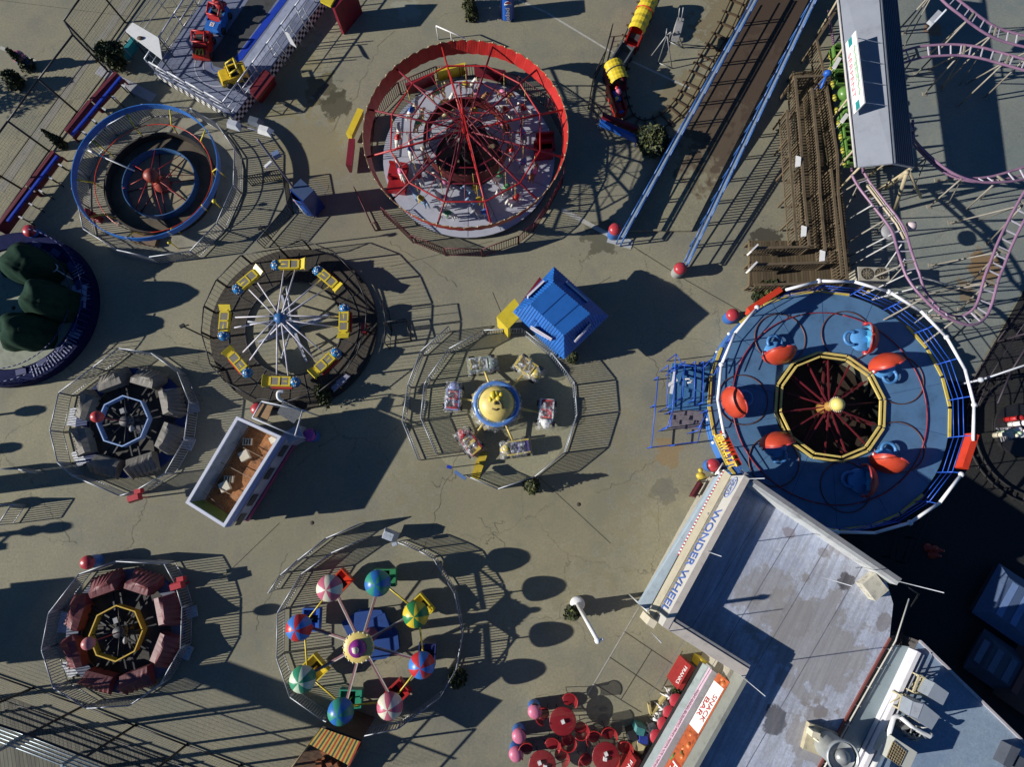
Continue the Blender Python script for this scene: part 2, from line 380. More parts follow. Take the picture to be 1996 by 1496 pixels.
# painted and saw-cut lines on the concrete
def strip(name, pts, w, mt, z=0.009, h2=None):
    m = MB(); P = GS(pts, z)
    for a, b in zip(P, P[1:]):
        d = (b - a).normalized(); n = Vector((-d.y, d.x, 0)) * (w / 2); m.sheet([a - n, b - n, b + n, a + n])
    return struct(name, m, mt)
LINE = mat("worn_white_line", (0.42, 0.41, 0.36), 0.8, var=0.35, scale=4.0, col2=(0.2, 0.18, 0.12))
JOINT = mat("dark_joint", (0.07, 0.062, 0.042), 0.9)
strip("painted_line", [(1010, 0), (1062, 22), (1187, 98), (1345, 172)], 0.11, LINE)
strip("painted_line", [(1095, 408), (1205, 468)], 0.24, LINE, 0.010)
strip("pavement_joint", [(1225, 475), (1340, 548), (1470, 622)], 0.035, JOINT)
strip("pavement_joint", [(960, 570), (985, 630)], 0.02, JOINT)
strip("pavement_joint", [(1245, 1185), (1145, 1355)], 0.05, LINE, 0.011)
for a, b in [((1217, 1232), (1310, 1295)), ((1188, 1282), (1295, 1355)), ((1157, 1333), (1250, 1390)), ((1270, 1268), (1210, 1365)), ((1330, 1270), (1290, 1345))]:
    strip("pavement_joint", [a, b], 0.025, JOINT, 0.012)
strip("pavement_joint", [(1190, 540), (1148, 565)], 0.02, JOINT)
strip("kerb_strip", [(262, -20), (0, 372)], 0.45, mat("pale_kerb", (0.25, 0.235, 0.19), 0.85), 0.007)
strip("painted_line", [(0, 92), (70, 120)], 0.2, LINE, 0.010)
strip("painted_line", [(190, 135), (300, 192)], 0.55, mat("worn_lavender_line", (0.36, 0.36, 0.38), 0.8), 0.013)
m = MB(); m.lathe([(0, .0), (3.75, .0)], G(972, 795, .0035), 48); struct("ride_pad", m, ground_mat("pale_pad_concrete", (.325, .305, .195), (.25, .24, .17), (.36, .33, .195), .2, (), 0.3))
strip("painted_line", [(560, 30), (610, 60)], 0.02, LINE, 0.010)

_rc = random.Random(12); CRACK = mat('crack_line', (.13, .12, .085), .9)
def crack(a, b, w=.013, n=22, amp=.16):
    p, q = G(*a, .0), G(*b, .0); d = (q - p); nn = Vector((-d.y, d.x, 0)).normalized(); pts = []; off = 0
    for k in range(n + 1): off = off * .8 + _rc.uniform(-amp, amp); pts.append(p + d * (k / n) + nn * off * (0 if k in (0, n) else 1))
    m = MB()
    for k in range(n):
        e = (pts[k + 1] - pts[k]).normalized(); f = Vector((-e.y, e.x, 0)) * w * _rc.uniform(.3, .7); z = Vector((0, 0, .0095)); m.sheet([pts[k] - f + z, pts[k + 1] - f + z, pts[k + 1] + f + z, pts[k] + f + z])
    struct("pavement_crack", m, CRACK)
for a, b in (((240, 1085), (284, 972)), ((900, 838), (828, 1080)), ((985, 1020), (945, 1060)), ((888, 925), (838, 940)), ((1160, 960), (1275, 900)), ((640, 360), (575, 480)), ((760, 470), (890, 560)), ((1325, 545), (1342, 580)), ((560, 1080), (500, 1230)), ((930, 1010), (1010, 1100)), ((60, 960), (150, 1060)), ((770, 60), (640, 260)), ((1240, 640), (1290, 760))): crack(a, b)
for a, b in (((320, 40), (0, 0)), ((760, 520), (960, 470)), ((1050, 930), (1190, 1060)), ((430, 1130), (545, 1020))): strip("pavement_joint", [a, b], 0.02, JOINT, 0.0085)
# ------------------------------------------------------------------ railings
def fence_panel(a, b, h, step=0.125, rb=0.0215, rp=0.028, z0=0.10, loops=False, base=0.0):
    m = MB(); a = Vector((a.x, a.y, base)); b = Vector((b.x, b.y, base)); L = (b - a).length; d = (b - a) / L
    a2, b2 = a + d * 0.03, b - d * 0.03; U = Vector((0, 0, 1))
    m.tube([a2, a2 + U * h], rp, 6); m.tube([b2, b2 + U * h], rp, 6)
    m.tube([a2 + U * h, b2 + U * h], rp, 6); m.tube([a2 + U * z0, b2 + U * z0], rp * 0.8, 5)
    n = max(2, int(L / step))
    for k in range(1, n):
        p = a2 + (b2 - a2) * (k / n); m.tube([p + U * z0, p + U * h], rb, 4, caps=False)
    return m
def railing(pts, h, label, mt, closed=True, group=None, px=True, skip=(), name="railing_fence", cat="fence", maxlen=3.2, **kw):
    P = [G(x, y, h) for x, y in pts] if px else [Vector(p) for p in pts]
    for p in P: p.z = 0
    c = Vector((0, 0, 0))
    for p in P: c += p / len(P)
    t = T(name, label, cat, (c.x, c.y, 0), group)
    for i in range(len(P) if closed else len(P) - 1):
        if i in skip: continue
        a, b = P[i], P[(i + 1) % len(P)]; k = max(1, int((b - a).length / maxlen + 0.5))
        for j in range(k):
            t.part("fence_panel", fence_panel(a + (b - a) * (j / k), a + (b - a) * ((j + 1) / k), h, **kw), mt)
    return t
RG = "metal railings round the rides"
railing([(231, 679), (294, 688), (346, 725), (369, 784), (359, 858), (322, 923), (261, 959), (233, 967), (139, 927), (112, 902), (97, 840), (114, 766), (181, 716)],
        0.95, "silver railing round the grey covered octagon ride", STEEL, group=RG)
railing([(154, 1120), (225, 1095), (320, 1100), (342, 1140), (355, 1185), (352, 1265), (312, 1335), (251, 1377), (168, 1382), (104, 1342), (81, 1268), (95, 1196)],
        0.95, "silver railing round the maroon covered octagon ride", STEEL, group=RG)
railing([(541, 1195), (539, 1285), (565, 1360), (629, 1405), (699, 1438), (776, 1422), (857, 1361), (889, 1307), (901, 1238), (886, 1158), (845, 1090), (817, 1075), (775, 1058), (707, 1052), (645, 1079), (587, 1120)],
        0.95, "silver railing round the striped umbrella ride", STEEL, group=RG, skip=(12,))
railing([(522, 1158), (546, 1122), (580, 1093), (635, 1050), (701, 1022)], 0.95, "short curved outer railing above the umbrella ride", STEEL, False, RG)
railing([(827, 750), (820, 815), (850, 885), (910, 928), (970, 954), (1042, 930), (1102, 882), (1125, 810), (1120, 745), (1075, 688), (1018, 640), (942, 644), (875, 680), (835, 735)],
        0.95, "silver railing round the wrapped race car ride", STEEL, group=RG, skip=(2,))
railing([(875, 636), (820, 685), (795, 750), (784, 822), (815, 897)], 0.95, "outer queue railing left of the race car ride", STEEL, False, RG)
railing([(207, 245), (277, 207), (370, 210), (422, 240), (457, 290), (455, 360), (422, 435), (370, 490), (290, 501), (227, 487), (162, 446), (150, 390), (150, 330), (170, 285)],
        0.95, "silver railing round the blue ring ride", STEEL, group=RG)
railing([(475, 345), (548, 330), (560, 400), (500, 470)], 0.95, "outer railing between the blue ring ride and the floodlight mast", IRON, False, RG)
railing([(545, 485), (590, 467), (650, 490), (692, 535), (715, 592), (712, 640), (695, 690), (672, 725), (620, 765), (560, 782), (500, 778), (440, 745), (410, 712), (392, 648), (397, 597), (422, 545), (470, 497)],
        1.3, "black mesh fence round the yellow and blue plane ride", IRON, group=RG, step=0.22, rb=0.008)
railing([(741, 403), (799, 458), (865, 484), (939, 486), (1011, 460), (1042, 434), (1072, 390), (1099, 339), (1105, 260), (1070, 190), (1010, 148), (930, 126), (850, 129), (775, 160), (722, 215), (715, 300)],
        1.0, "dark red railing round the carousel", MAROON, group=RG, step=0.13, skip=(15,))
railing([(689, 363), (723, 435), (736, 433)], 0.95, "short dark red queue railing left of the carousel", MAROON, False, RG)
railing([(-40, 915), (35, 915), (58, 922)], 0.95, "short silver railing at the left edge below the dark beam shadow", STEEL, False, RG)
railing([(-40, 985), (22, 985), (-5, 1025)], 0.95, "small silver gate railing at the left edge", STEEL, False, RG)
railing([(1195, 45), (1180, 100), (1158, 145), (1150, 190), (1178, 222)], 0.95, "grey railing left of the train track", IRON, False, RG, step=0.3)
railing([(746, 590), (752, 628), (748, 668)], 1.5, "black pipe gate frame right of the plane ride", IRON, False, RG, step=5.0, name="pipe_gate", cat="gate")
railing([(752, 628), (790, 622), (800, 660), (748, 668)], .5, "low black queue frame right of the plane ride gate", IRON, False, RG, step=5.0, name="pipe_gate", cat="gate")
# ------------------------------------------------------------------ carousel
def dist(a, b, h): return (G(*a, h) - G(*b, h)).length
def carousel():
    c = G(914, 306, 0.30); c.z = 0
    t = T("carousel", "large carousel with red scalloped rim, red spokes and horses on a lavender deck", "carousel", c)
    R = dist((1081, 306), (914, 306), .3); Ri = 1.75
    deck = t.part("deck", MB().annulus(c, Ri, R, 0.12, 0.32, 64, 0, 1), [LAV, DGREY])
    pl = MB()
    for k in range(16): a = k * pi / 8; pl.bar((c.x + 1.8 * cos(a), c.y + 1.8 * sin(a), .323), (c.x + (R - .05) * cos(a), c.y + (R - .05) * sin(a), .323), .018, .008)
    t.part("deck_seam", pl, DGREY, deck)
    t.part("pit_floor", MB().annulus(c, 0.3, Ri - .02, 0.004, 0.02, 40), mat("oily_floor", (0.17, 0.135, 0.085), 0.8, var=.5, scale=1.5, col2=(0.03, 0.02, 0.014)))
    HR = 2.55; rc = G(901, 259, HR); Rr = dist((1103, 265), (901, 265), HR) * 0.985
    RIM = mat("rim_red_paint", (0.43, 0.022, 0.018), 0.45, var=.25, scale=1.2)
    rim = t.part("rim", MB().wave_band(c, Rr, HR - .62, HR, 60, 0.10, 288, .03, lean=.17), RIM)
    tr = MB(); pts = []
    for k in range(288): a = 2 * pi * k / 288; pts.append((c.x + (Rr + .02) * cos(a), c.y + (Rr + .02) * sin(a), HR + abs(sin(a * 30)) * .10 + .01))
    tr.tube(pts, .022, 4, True); t.part("rim_trim", tr, mat("old_gold_trim", (0.30, 0.20, 0.10), .5, var=.6, scale=6), rim)
    bl = MB()
    for k in range(0, 288, 6): bl.ball(pts[k], .045, 6)
    t.each("bulb", bl, mat("cream_bulbs", (0.6, 0.5, 0.3), .4), rim)
    zs = HR - .12; s = Rr / 201.0
    for k in range(12):
        a = 2 * pi * k / 12 + .26; d = Vector((cos(a), sin(a), 0)); sp = MB()
        sp.tube([c + d * .25 + Vector((0, 0, zs + .25)), c + d * Rr + Vector((0, 0, zs))], .05, 6)
        sp.tube([c + d * (152 * s) + Vector((0, 0, zs + .04)), c + Vector((0, 0, 4.1))], .018, 5)
        sp.tube([c + d * (80 * s) + Vector((0, 0, zs + .1)), c + Vector((0, 0, 3.7))], .018, 5)
        t.part("spoke", sp, DRED if k % 3 else RED)
    for r, w in ((152, .042), (113, .038), (78, .038)):
        t.part("ring_frame", MB().tube(circ(c, r * s, 12, zs + .08, .26), w, 6, True), DRED if r != 152 else RED)
    for k in range(12):
        a = 2 * pi * (k + .5) / 12 + .26; d = Vector((cos(a), sin(a), 0)); t.part("tie_rod", MB().tube([c + d * (72 * s) + Vector((0, 0, zs + .09)), c + d * (149 * s) + Vector((0, 0, zs + .06))], .022, 5), DRED)
        t.part("guy_rod", MB().tube([c + d * (112 * s) + Vector((0, 0, zs + .08)), c + Vector((0, 0, 3.3))], .013, 4), MAROON)
    ps = MB()
    for k in range(24):
        a = 2 * pi * k / 24 + .1; r = (113 if k % 2 else 140) * s; b = (c.x + r * cos(a), c.y + r * sin(a))
        ps.tube([(b[0], b[1], .3), (b[0], b[1], zs + .05)], .016, 5)
    mast = MB(); mast.tube([c + Vector((0, 0, 0)), c + Vector((0, 0, 2.5)), c + Vector((0, 0, 2.6)), c + Vector((0, 0, 4.3)), c + Vector((0, 0, 4.4)), c + Vector((0, 0, 6.2))], [.16, .16, .17, .09, .035, .02], 10)
    t.part("sweep_post", ps, LYEL) if False else None; t.part("centre_mast", mast, RED)
    mech = MB(); mech.lathe([(.02, 0), (.55, .0), (.55, .5), (.35, .7), (.3, 2.3), (.62, 2.35), (.62, 2.5), (.3, 2.6), (.0, 2.6)], c, 20)
    mech.annulus(c, .95, 1.02, 2.2, 2.32, 32)
    for k in range(24): a = k * pi / 12; mech.bar((c.x + .3 * cos(a), c.y + .3 * sin(a), 2.42), (c.x + 1.0 * cos(a), c.y + 1.0 * sin(a), 2.26), .03)
    mech.box((c.x - 1.0, c.y - .6, 0), (.7, .5, .8), .4); mech.box((c.x + .7, c.y - .8, 0), (.5, .8, .7), -.2); mech.box((c.x + .2, c.y + 1.0, 0), (.9, .4, .6), .1)
    t.part("drive_machinery", mech, mat("greasy_machinery", (0.04, 0.035, 0.035), .5, .3, var=.5))
    t.part("inner_rounding_board", MB().wave_band(c, 2.1, 1.5, 2.2, 40, .06, 160, .03), mat("inner_board_maroon", (0.11, 0.012, 0.012), .6))
    # horses : three rows
    def horse(j):
        b = MB(); b.tube([(-.36, 0, .62), (-.2, 0, .66), (.12, 0, .64), (.3, 0, .72), (.42, 0, .95), (.47, 0, 1.1)], [.10, .15, .14, .14, .09, .06], 8)
        b.tube([(.44, 0, 1.12), (.58, 0, 1.04), (.70, 0, .93)], [.075, .065, .04], 7)
        for sx, sy, fx in ((.24, .08, .24), (.26, -.08, .2), (-.28, .08, -.12), (-.28, -.08, -.16)): b.tube([(sx, sy, .6), (sx + fx * .5, sy, .36), (sx + fx * .2, sy, .12)], [.06, .04, .035], 5)
        b.tube([(-.36, 0, .68), (-.5, 0, .62), (-.58, 0, .36)], [.04, .06, .02], 5); return b
    sad = MB(); sad.tube([(-.22, 0, .76), (-.08, 0, .77), (.1, 0, .75), (.14, 0, .80)], [.10, .14, .13, .06], 8); sad.tube([(-.05, .155, .74), (-.02, .18, .5)], .03, 4); sad.tube([(-.05, -.155, .74), (-.02, -.18, .5)], .03, 4)
    pole = MB().tube([(.02, 0, .1), (.02, 0, 2.2)], .016, 5)
    hc = [mat("horse_white", (.72, .68, .6), .4), mat("horse_cream", (.62, .47, .24), .4), mat("horse_brown", (.22, .09, .03), .4), mat("horse_dapple_grey", (.3, .3, .32), .4), mat("horse_blue_grey", (.2, .3, .45), .4)]
    sc_ = [mat("saddle_red", (.5, .03, .03), .5), mat("saddle_yellow", (.65, .45, .04), .5), mat("saddle_blue", (.05, .15, .5), .5), mat("saddle_pink", (.6, .2, .35), .5), mat("saddle_green", (.06, .3, .12), .5)]
    hm = [mesh_obj("horse", horse(0), hc[0])]; base = hm[0]
    bs = mesh_obj("saddle", sad, sc_[0]); bs.parent = base; bp = mesh_obj("pole", pole, LYEL); bp.parent = base
    n = 0
    for row, r, cnt in ((0, 2.25, 9), (1, 2.95, 11), (2, 3.65, 13)):
        for k in range(cnt):
            a = 2 * pi * k / cnt + row * .3 + random.uniform(-.05, .05)
            if row == 2 and abs(((a - 3.75 + pi) % (2 * pi)) - pi) < .25 or row == 2 and abs(((a - .1 + pi) % (2 * pi)) - pi) < .25: continue
            if n == 0: h = base
            else:
                h = base.copy(); COL.objects.link(h); h.data = base.data.copy(); h.data.materials[0] = hc[(n * 7) % 5 if n % 2 else 0]
                q = bs.copy(); COL.objects.link(q); q.parent = h; q.data = bs.data.copy(); q.data.materials[0] = sc_[(n * 3) % 5]
                q = bp.copy(); COL.objects.link(q); q.parent = h
            h.parent = t.o; h.location = (r * cos(a), r * sin(a), .30 + .18 * abs(sin(k * 1.7 + row))); h.rotation_euler = (0, 0, a - pi / 2); n += 1
    for px, py, rz in ((777, 320, -.15), (776, 345, -.15), (1058, 278, .1), (1062, 262, .1)):
        p = G(px, py, .7); ch = MB(); d = (p.x, p.y, .32)
        ch.box(d, (.95, .10, .55), rz); o2 = Vector((sin(rz), -cos(rz), 0)) * .42
        ch.box((d[0] + o2.x, d[1] + o2.y, .32), (.95, .72, .32), rz)
        t.part("chariot_seat", ch, mat("chariot_red", (.30, .012, .015), .4))
    return t
carousel()
# yellow and maroon boards fixed on the carousel railing
for px, py, a, ln, mt, lab in ((691, 237, (703, 212, 680, 262), 0, YEL, "tall yellow panel at the left edge of the carousel"), (682, 292, (686, 270, 680, 322), 0, DRED, "dark red panel below the yellow panel left of the carousel"),
                               (880, 130, (852, 137, 907, 124), 0, YEL, "yellow board on the railing behind the carousel"), (820, 150, (790, 165, 845, 143), 0, DRED, "dark red board behind the carousel left of the yellow board"),
                               (955, 132, (925, 127, 985, 140), 0, DRED, "dark red board behind the carousel right of the yellow board")):
    p, q = G(a[0], a[1], .9), G(a[2], a[3], .9); m = MB()
    n = Vector((-(q - p).y, (q - p).x, 0)).normalized() * .17
    if py < 200: n *= .5
    m.add([p - n + Vector((0, 0, -.75)), q - n + Vector((0, 0, -.75)), q - n * .2 + Vector((0, 0, -.75)), p - n * .2 + Vector((0, 0, -.75)), p - n, q - n, q + n, p + n],
          [(3, 2, 1, 0), (4, 5, 6, 7), (0, 1, 5, 4), (1, 2, 6, 5), (2, 3, 7, 6), (3, 0, 4, 7)]); solo("sign_board", m, mt, lab, "board", "boards on the carousel railing")

# ------------------------------------------------------------------ umbrella ride
def umbrella_ride():
    c = G(728, 1232); t = T("umbrella_ride", "small ride of eight open tubs under striped umbrellas round a purple topped hub", "ride", c)
    bd = MB(); bd.prism([(p.x, p.y) for p in GS([(665, 1215), (700, 1190), (742, 1190), (775, 1235), (778, 1265), (752, 1285), (715, 1290), (690, 1262)], .25)], .0, .25)
    bd.box((c.x + .3, c.y + .3, .25), (1.0, .9, .25), .4); t.part("base", bd, mat("base_blue", (.012, .055, .23), .5))
    t.part("column", MB().lathe([(.32, .25), (.32, .6), (.2, .8), (.2, 2.6), (.3, 2.7)], c, 16), mat("column_rose", (.25, .08, .12), .5))
    cap = MB(); cap.lathe([(.30, 2.62), (.64, 2.62), (.64, 2.72), (.60, 2.76), (.34, 2.80), (.0, 2.80)], c, 32)
    t.part("hub_cap", cap, LYEL)
    jag = MB()
    for k in range(20): a = k * pi / 10; jag.ball((c.x + .62 * cos(a), c.y + .62 * sin(a), 2.74), .045, 6)
    t.each("hub_bulb", jag, CREAM)
    t.part("hub_cone", MB().lathe([(.36, 2.80), (.36, 2.95), (.20, 3.06), (.12, 3.12), (0, 3.12)], c, 24), mat("magenta_cone", (.22, .02, .20), .35))
    t.part("hub_ball", MB().ball(c + Vector((0, 0, 3.2)), .14, 14), CREAM)
    ST = {"pink": [mat("stripe_pink", (.50, .12, .18), .4, var=.08), mat("stripe_cream", (.68, .64, .50), .4, var=.08)], "bg": [mat("stripe_blue", (.02, .14, .42), .4, var=.08), mat("stripe_teal", (.03, .25, .18), .4, var=.08)],
          "yg": [mat("stripe_yellow", (.66, .50, .03), .4, var=.08), mat("stripe_green", (.02, .20, .06), .4, var=.08)], "rb": [mat("stripe_red", (.50, .025, .03), .4, var=.08), mat("stripe_blue2", (.04, .18, .55), .4, var=.08)],
          "gw": [mat("stripe_green2", (.03, .25, .13), .4, var=.08), mat("stripe_pale", (.55, .66, .48), .4, var=.08)]}
    U = [((638, 1150), "pink", ORED), ((733, 1140), "bg", GREEN), ((808, 1202), "yg", YEL), ((820, 1302), "rb", NAVY), ((757, 1383), "pink", RED), ((660, 1394), "bg", mat("tub_teal", (.03, .26, .16), .4)), ((585, 1330), "gw", YEL), ((578, 1228), "rb", BLUE)]
    HU = 2.62; ends = []
    for i, ((x, y), st, tubm) in enumerate(U):
        p = G(x, y, HU); r = dist((x + 26, y), (x, y), HU); d = (p - c); d.z = 0; d.normalize(); ang = atan2(d.y, d.x); b = Vector((p.x, p.y, 0)); ends.append(b)
        um = MB(); um.lathe([(r * .97, HU - .42), (r, HU - .32), (r * .95, HU - .18), (r * .80, HU - .02), (r * .55, HU + .12), (r * .28, HU + .19), (0.0, HU + .21)], b, 32, mf=lambda k, j: (k // 4) % 2, a0=.35 + i, a1=.35 + i + 2 * pi)
        um.lathe([(r * .94, HU - .41), (r * .7, HU - .02), (0, HU + .1)], b, 16, m=0)
        u = t.part("umbrella", um, ST[st], label={"pink": "pink and cream striped umbrella", "bg": "blue and green umbrella", "yg": "yellow and green striped umbrella", "rb": "red and blue striped umbrella", "gw": "green and pale green striped umbrella"}[st])
        t.part("umbrella_pole", MB().tube([b + Vector((0, 0, .6)), b + Vector((0, 0, HU + .1))], .035, 6), LYEL, u)
        rz = ang + pi / 2 + .25; L_, W_ = 1.0, .78; cz = .32
        tub = MB(); tub.taper((b.x, b.y, cz), (L_ * .8, W_ * .8), (L_, W_), .12, rz)
        ca, sa = cos(rz), sin(rz); loc = lambda px, py: (b.x + px * ca - py * sa, b.y + px * sa + py * ca)
        for (px, py, sx, sy) in ((0, W_ / 2 - .03, L_, .06), (0, -W_ / 2 + .03, L_, .06), (L_ / 2 - .03, 0, .06, W_ - .12), (-L_ / 2 + .03, 0, .06, W_ - .12)):
            q = loc(px, py); tub.box((q[0], q[1], cz + .12), (sx, sy, .42), rz)
        tb = t.part("tub", tub, tubm)
        se = MB(); q = loc(-L_ / 2 + .2, 0); se.box((q[0], q[1], cz + .13), (.26, W_ - .14, .2), rz); q = loc(L_ / 2 - .2, 0); se.box((q[0], q[1], cz + .13), (.26, W_ - .14, .2), rz)
        t.each("seat", se, tubm, tb); t.part("floor_mat", MB().box((*loc(0, 0), cz + .122), (.4, W_ - .16, .01), rz), BLACK, tb)
        A = MB(); n = Vector((-d.y, d.x, 0)) * .06
        A.bar(c + d * .35 + Vector((0, 0, 2.15)), b - d * .05 + Vector((0, 0, 1.75)), .07, .10)
        t.part("arm", A, mat("arm_wood_red", (.22, .10, .11), .6, var=.5, scale=4, col2=(.10, .03, .05)))
        t.part("arm_rail", MB().bar(c + d * .35 + n + Vector((0, 0, 2.18)), b - d * .05 + n + Vector((0, 0, 1.78)), .045, .05), mat("arm_pale", (.48, .42, .36), .5))
        t.part("hanger", MB().tube([b + d * .0 + Vector((0, 0, 1.78)), b + Vector((0, 0, .45))], .03, 5), LYEL)
    for i in range(8):
        if i == 0: continue
        t.part("brace", MB().tube([ends[i] + Vector((0, 0, 1.7)), ends[(i + 1) % 8] + Vector((0, 0, 1.7))], .04, 6), YEL)
    return t
umbrella_ride()

# ------------------------------------------------------------------ the two octagon rides with covered cars
def tarp_mesh(seed, L=1.55, W=.85, H=1.0, big=0):
    rnd = random.Random(seed); m = MB(); nx, ny = (34, 24) if big else (14, 10); vs = []
    for i in range(nx + 1):
        for j in range(ny + 1):
            u, v = i / nx * 2 - 1, j / ny * 2 - 1
            prof = max(0, 1 - abs(v) ** 5) * max(0, 1 - abs(u) ** 7)
            z = H * (.06 + .94 * prof ** .55) * (.86 + .14 * (1 - abs(v))) * (1.0 if u > -.3 else 1 - .30 * min(1, (-.3 - u) * 2.0))
            fold = .045 * sin(v * 11 + u * 6 + seed * 1.7) + .03 * sin(u * 15 + seed) + .02 * sin(u * 23 - v * 17 + seed)
            z += fold * (.4 + prof) + rnd.uniform(-.015, .015)
            if big:
                z = H * max(.0, 1 - abs(v) ** 3.2) ** .5 * (max(0, 1 - max(0, -u + .0) ** 4) ** .5) * (1 - .55 * max(0, u + .25) ** 1.6) * (1.0 if u > -.98 else 0) + .05 * sin(v * 5 + u * 4 + seed) * prof + .03 * sin(u * 9 - v * 6 + seed) * prof - .07 * max(0, 1 - abs(v - .3 + u * .2) * 14) * prof - .06 * max(0, 1 - abs(u + .55) * 10) * prof
            z = max(z, .02); pinch = 1 - .22 * max(0, -u)
            vs.append((u * L / 2 + .06 * sin(v * 5 + seed) + rnd.uniform(-.012, .012), v * W / 2 * pinch + .04 * sin(u * 7 + seed), max(.02, z)))
    fs = []; q = ny + 1
    for i in range(nx):
        for j in range(ny): fs.append((i * q + j, (i + 1) * q + j, (i + 1) * q + j + 1, i * q + j + 1))
    m.add(vs, fs, 0, True); return m
def fold_tarp(seed, L=1.62, W=1.12, H=1.0):
    rnd = random.Random(seed); m = MB(); nx, ny = 11, 9; vs = []; ax, ay = rnd.uniform(-.6, -.45), rnd.uniform(-.15, .25)
    for i in range(nx + 1):
        for j in range(ny + 1):
            u, v = i / nx * 2 - 1, j / ny * 2 - 1; edge = i in (0, nx) or j in (0, ny)
            box = .62 - .10 * (u + 1) * .5 + .10 * v; pyr = 1.0 - 1.05 * max(abs(u - ax) / .52, abs(v - ay) / 1.05)
            z = H * max(box if u > -.75 else .35, pyr)
            if u < .1 and not edge: z += H * (.055 if (i + j * 2) % 3 == 0 else -.02)
            if edge: z = .03 + rnd.uniform(0, .05)
            k = 1.0 if edge else .90
            vs.append((u * L / 2 * k + rnd.uniform(-.02, .02), v * W / 2 * k * (1 if u > -.4 else .82) + rnd.uniform(-.015, .015), z + rnd.uniform(-.012, .012)))
    q = ny + 1; m.add(vs, [f for i in range(nx) for j in range(ny) for f in ((i * q + j, (i + 1) * q + j, (i + 1) * q + j + 1), (i * q + j, (i + 1) * q + j + 1, i * q + j + 1))]); return m
def drape_tarp(seed):
    rnd = random.Random(seed); m = MB(); N_ = 12; rid, out, mid, inn, base, ob = [], [], [], [], [], []
    for i in range(N_ + 1):
        u = i / N_; x = -.62 + 1.36 * u; zr = (.98 if i == 1 else .98 - .50 * u ** .8) * (1 if i else .93); w = rnd.uniform(-.012, .012); pl = (.10 if i % 2 else -.02) * (1.1 - .6 * u)
        rid.append((x + w, -.08 + .10 * u + w, zr)); out.append((x * 1.06 - .06, -.50 + pl, .26)); ob.append((x * 1.12 - .08, -.60 + pl * 1.3, .02)); mid.append((x + .04, .10 + .06 * u, .70 - .12 * u + w)); inn.append((x + .05, .44, .60 - .10 * u)); base.append((x + .05, .47, .02))
    rows = [ob, out, rid, mid, inn, base]; vs = [p for r in rows for p in r]; q = N_ + 1
    fs = [f for r in range(5) for i in range(N_) for f in ((r * q + i, r * q + i + 1, (r + 1) * q + i + 1), (r * q + i, (r + 1) * q + i + 1, (r + 1) * q + i))]
    m.add(vs, fs); e = [r[0] for r in rows]; tip = (-.92, -.1, .03); tip2 = (-.80, -.30, .40); k = [tip, tip2] + e
    m.add(k, [(0, 2, 1), (1, 2, 3), (1, 3, 4), (0, 1, 4), (0, 4, 5), (0, 5, 6), (0, 6, 7)]); m.add([r[-1] for r in rows], [(0, 1, 2, 3, 4, 5)]); return m
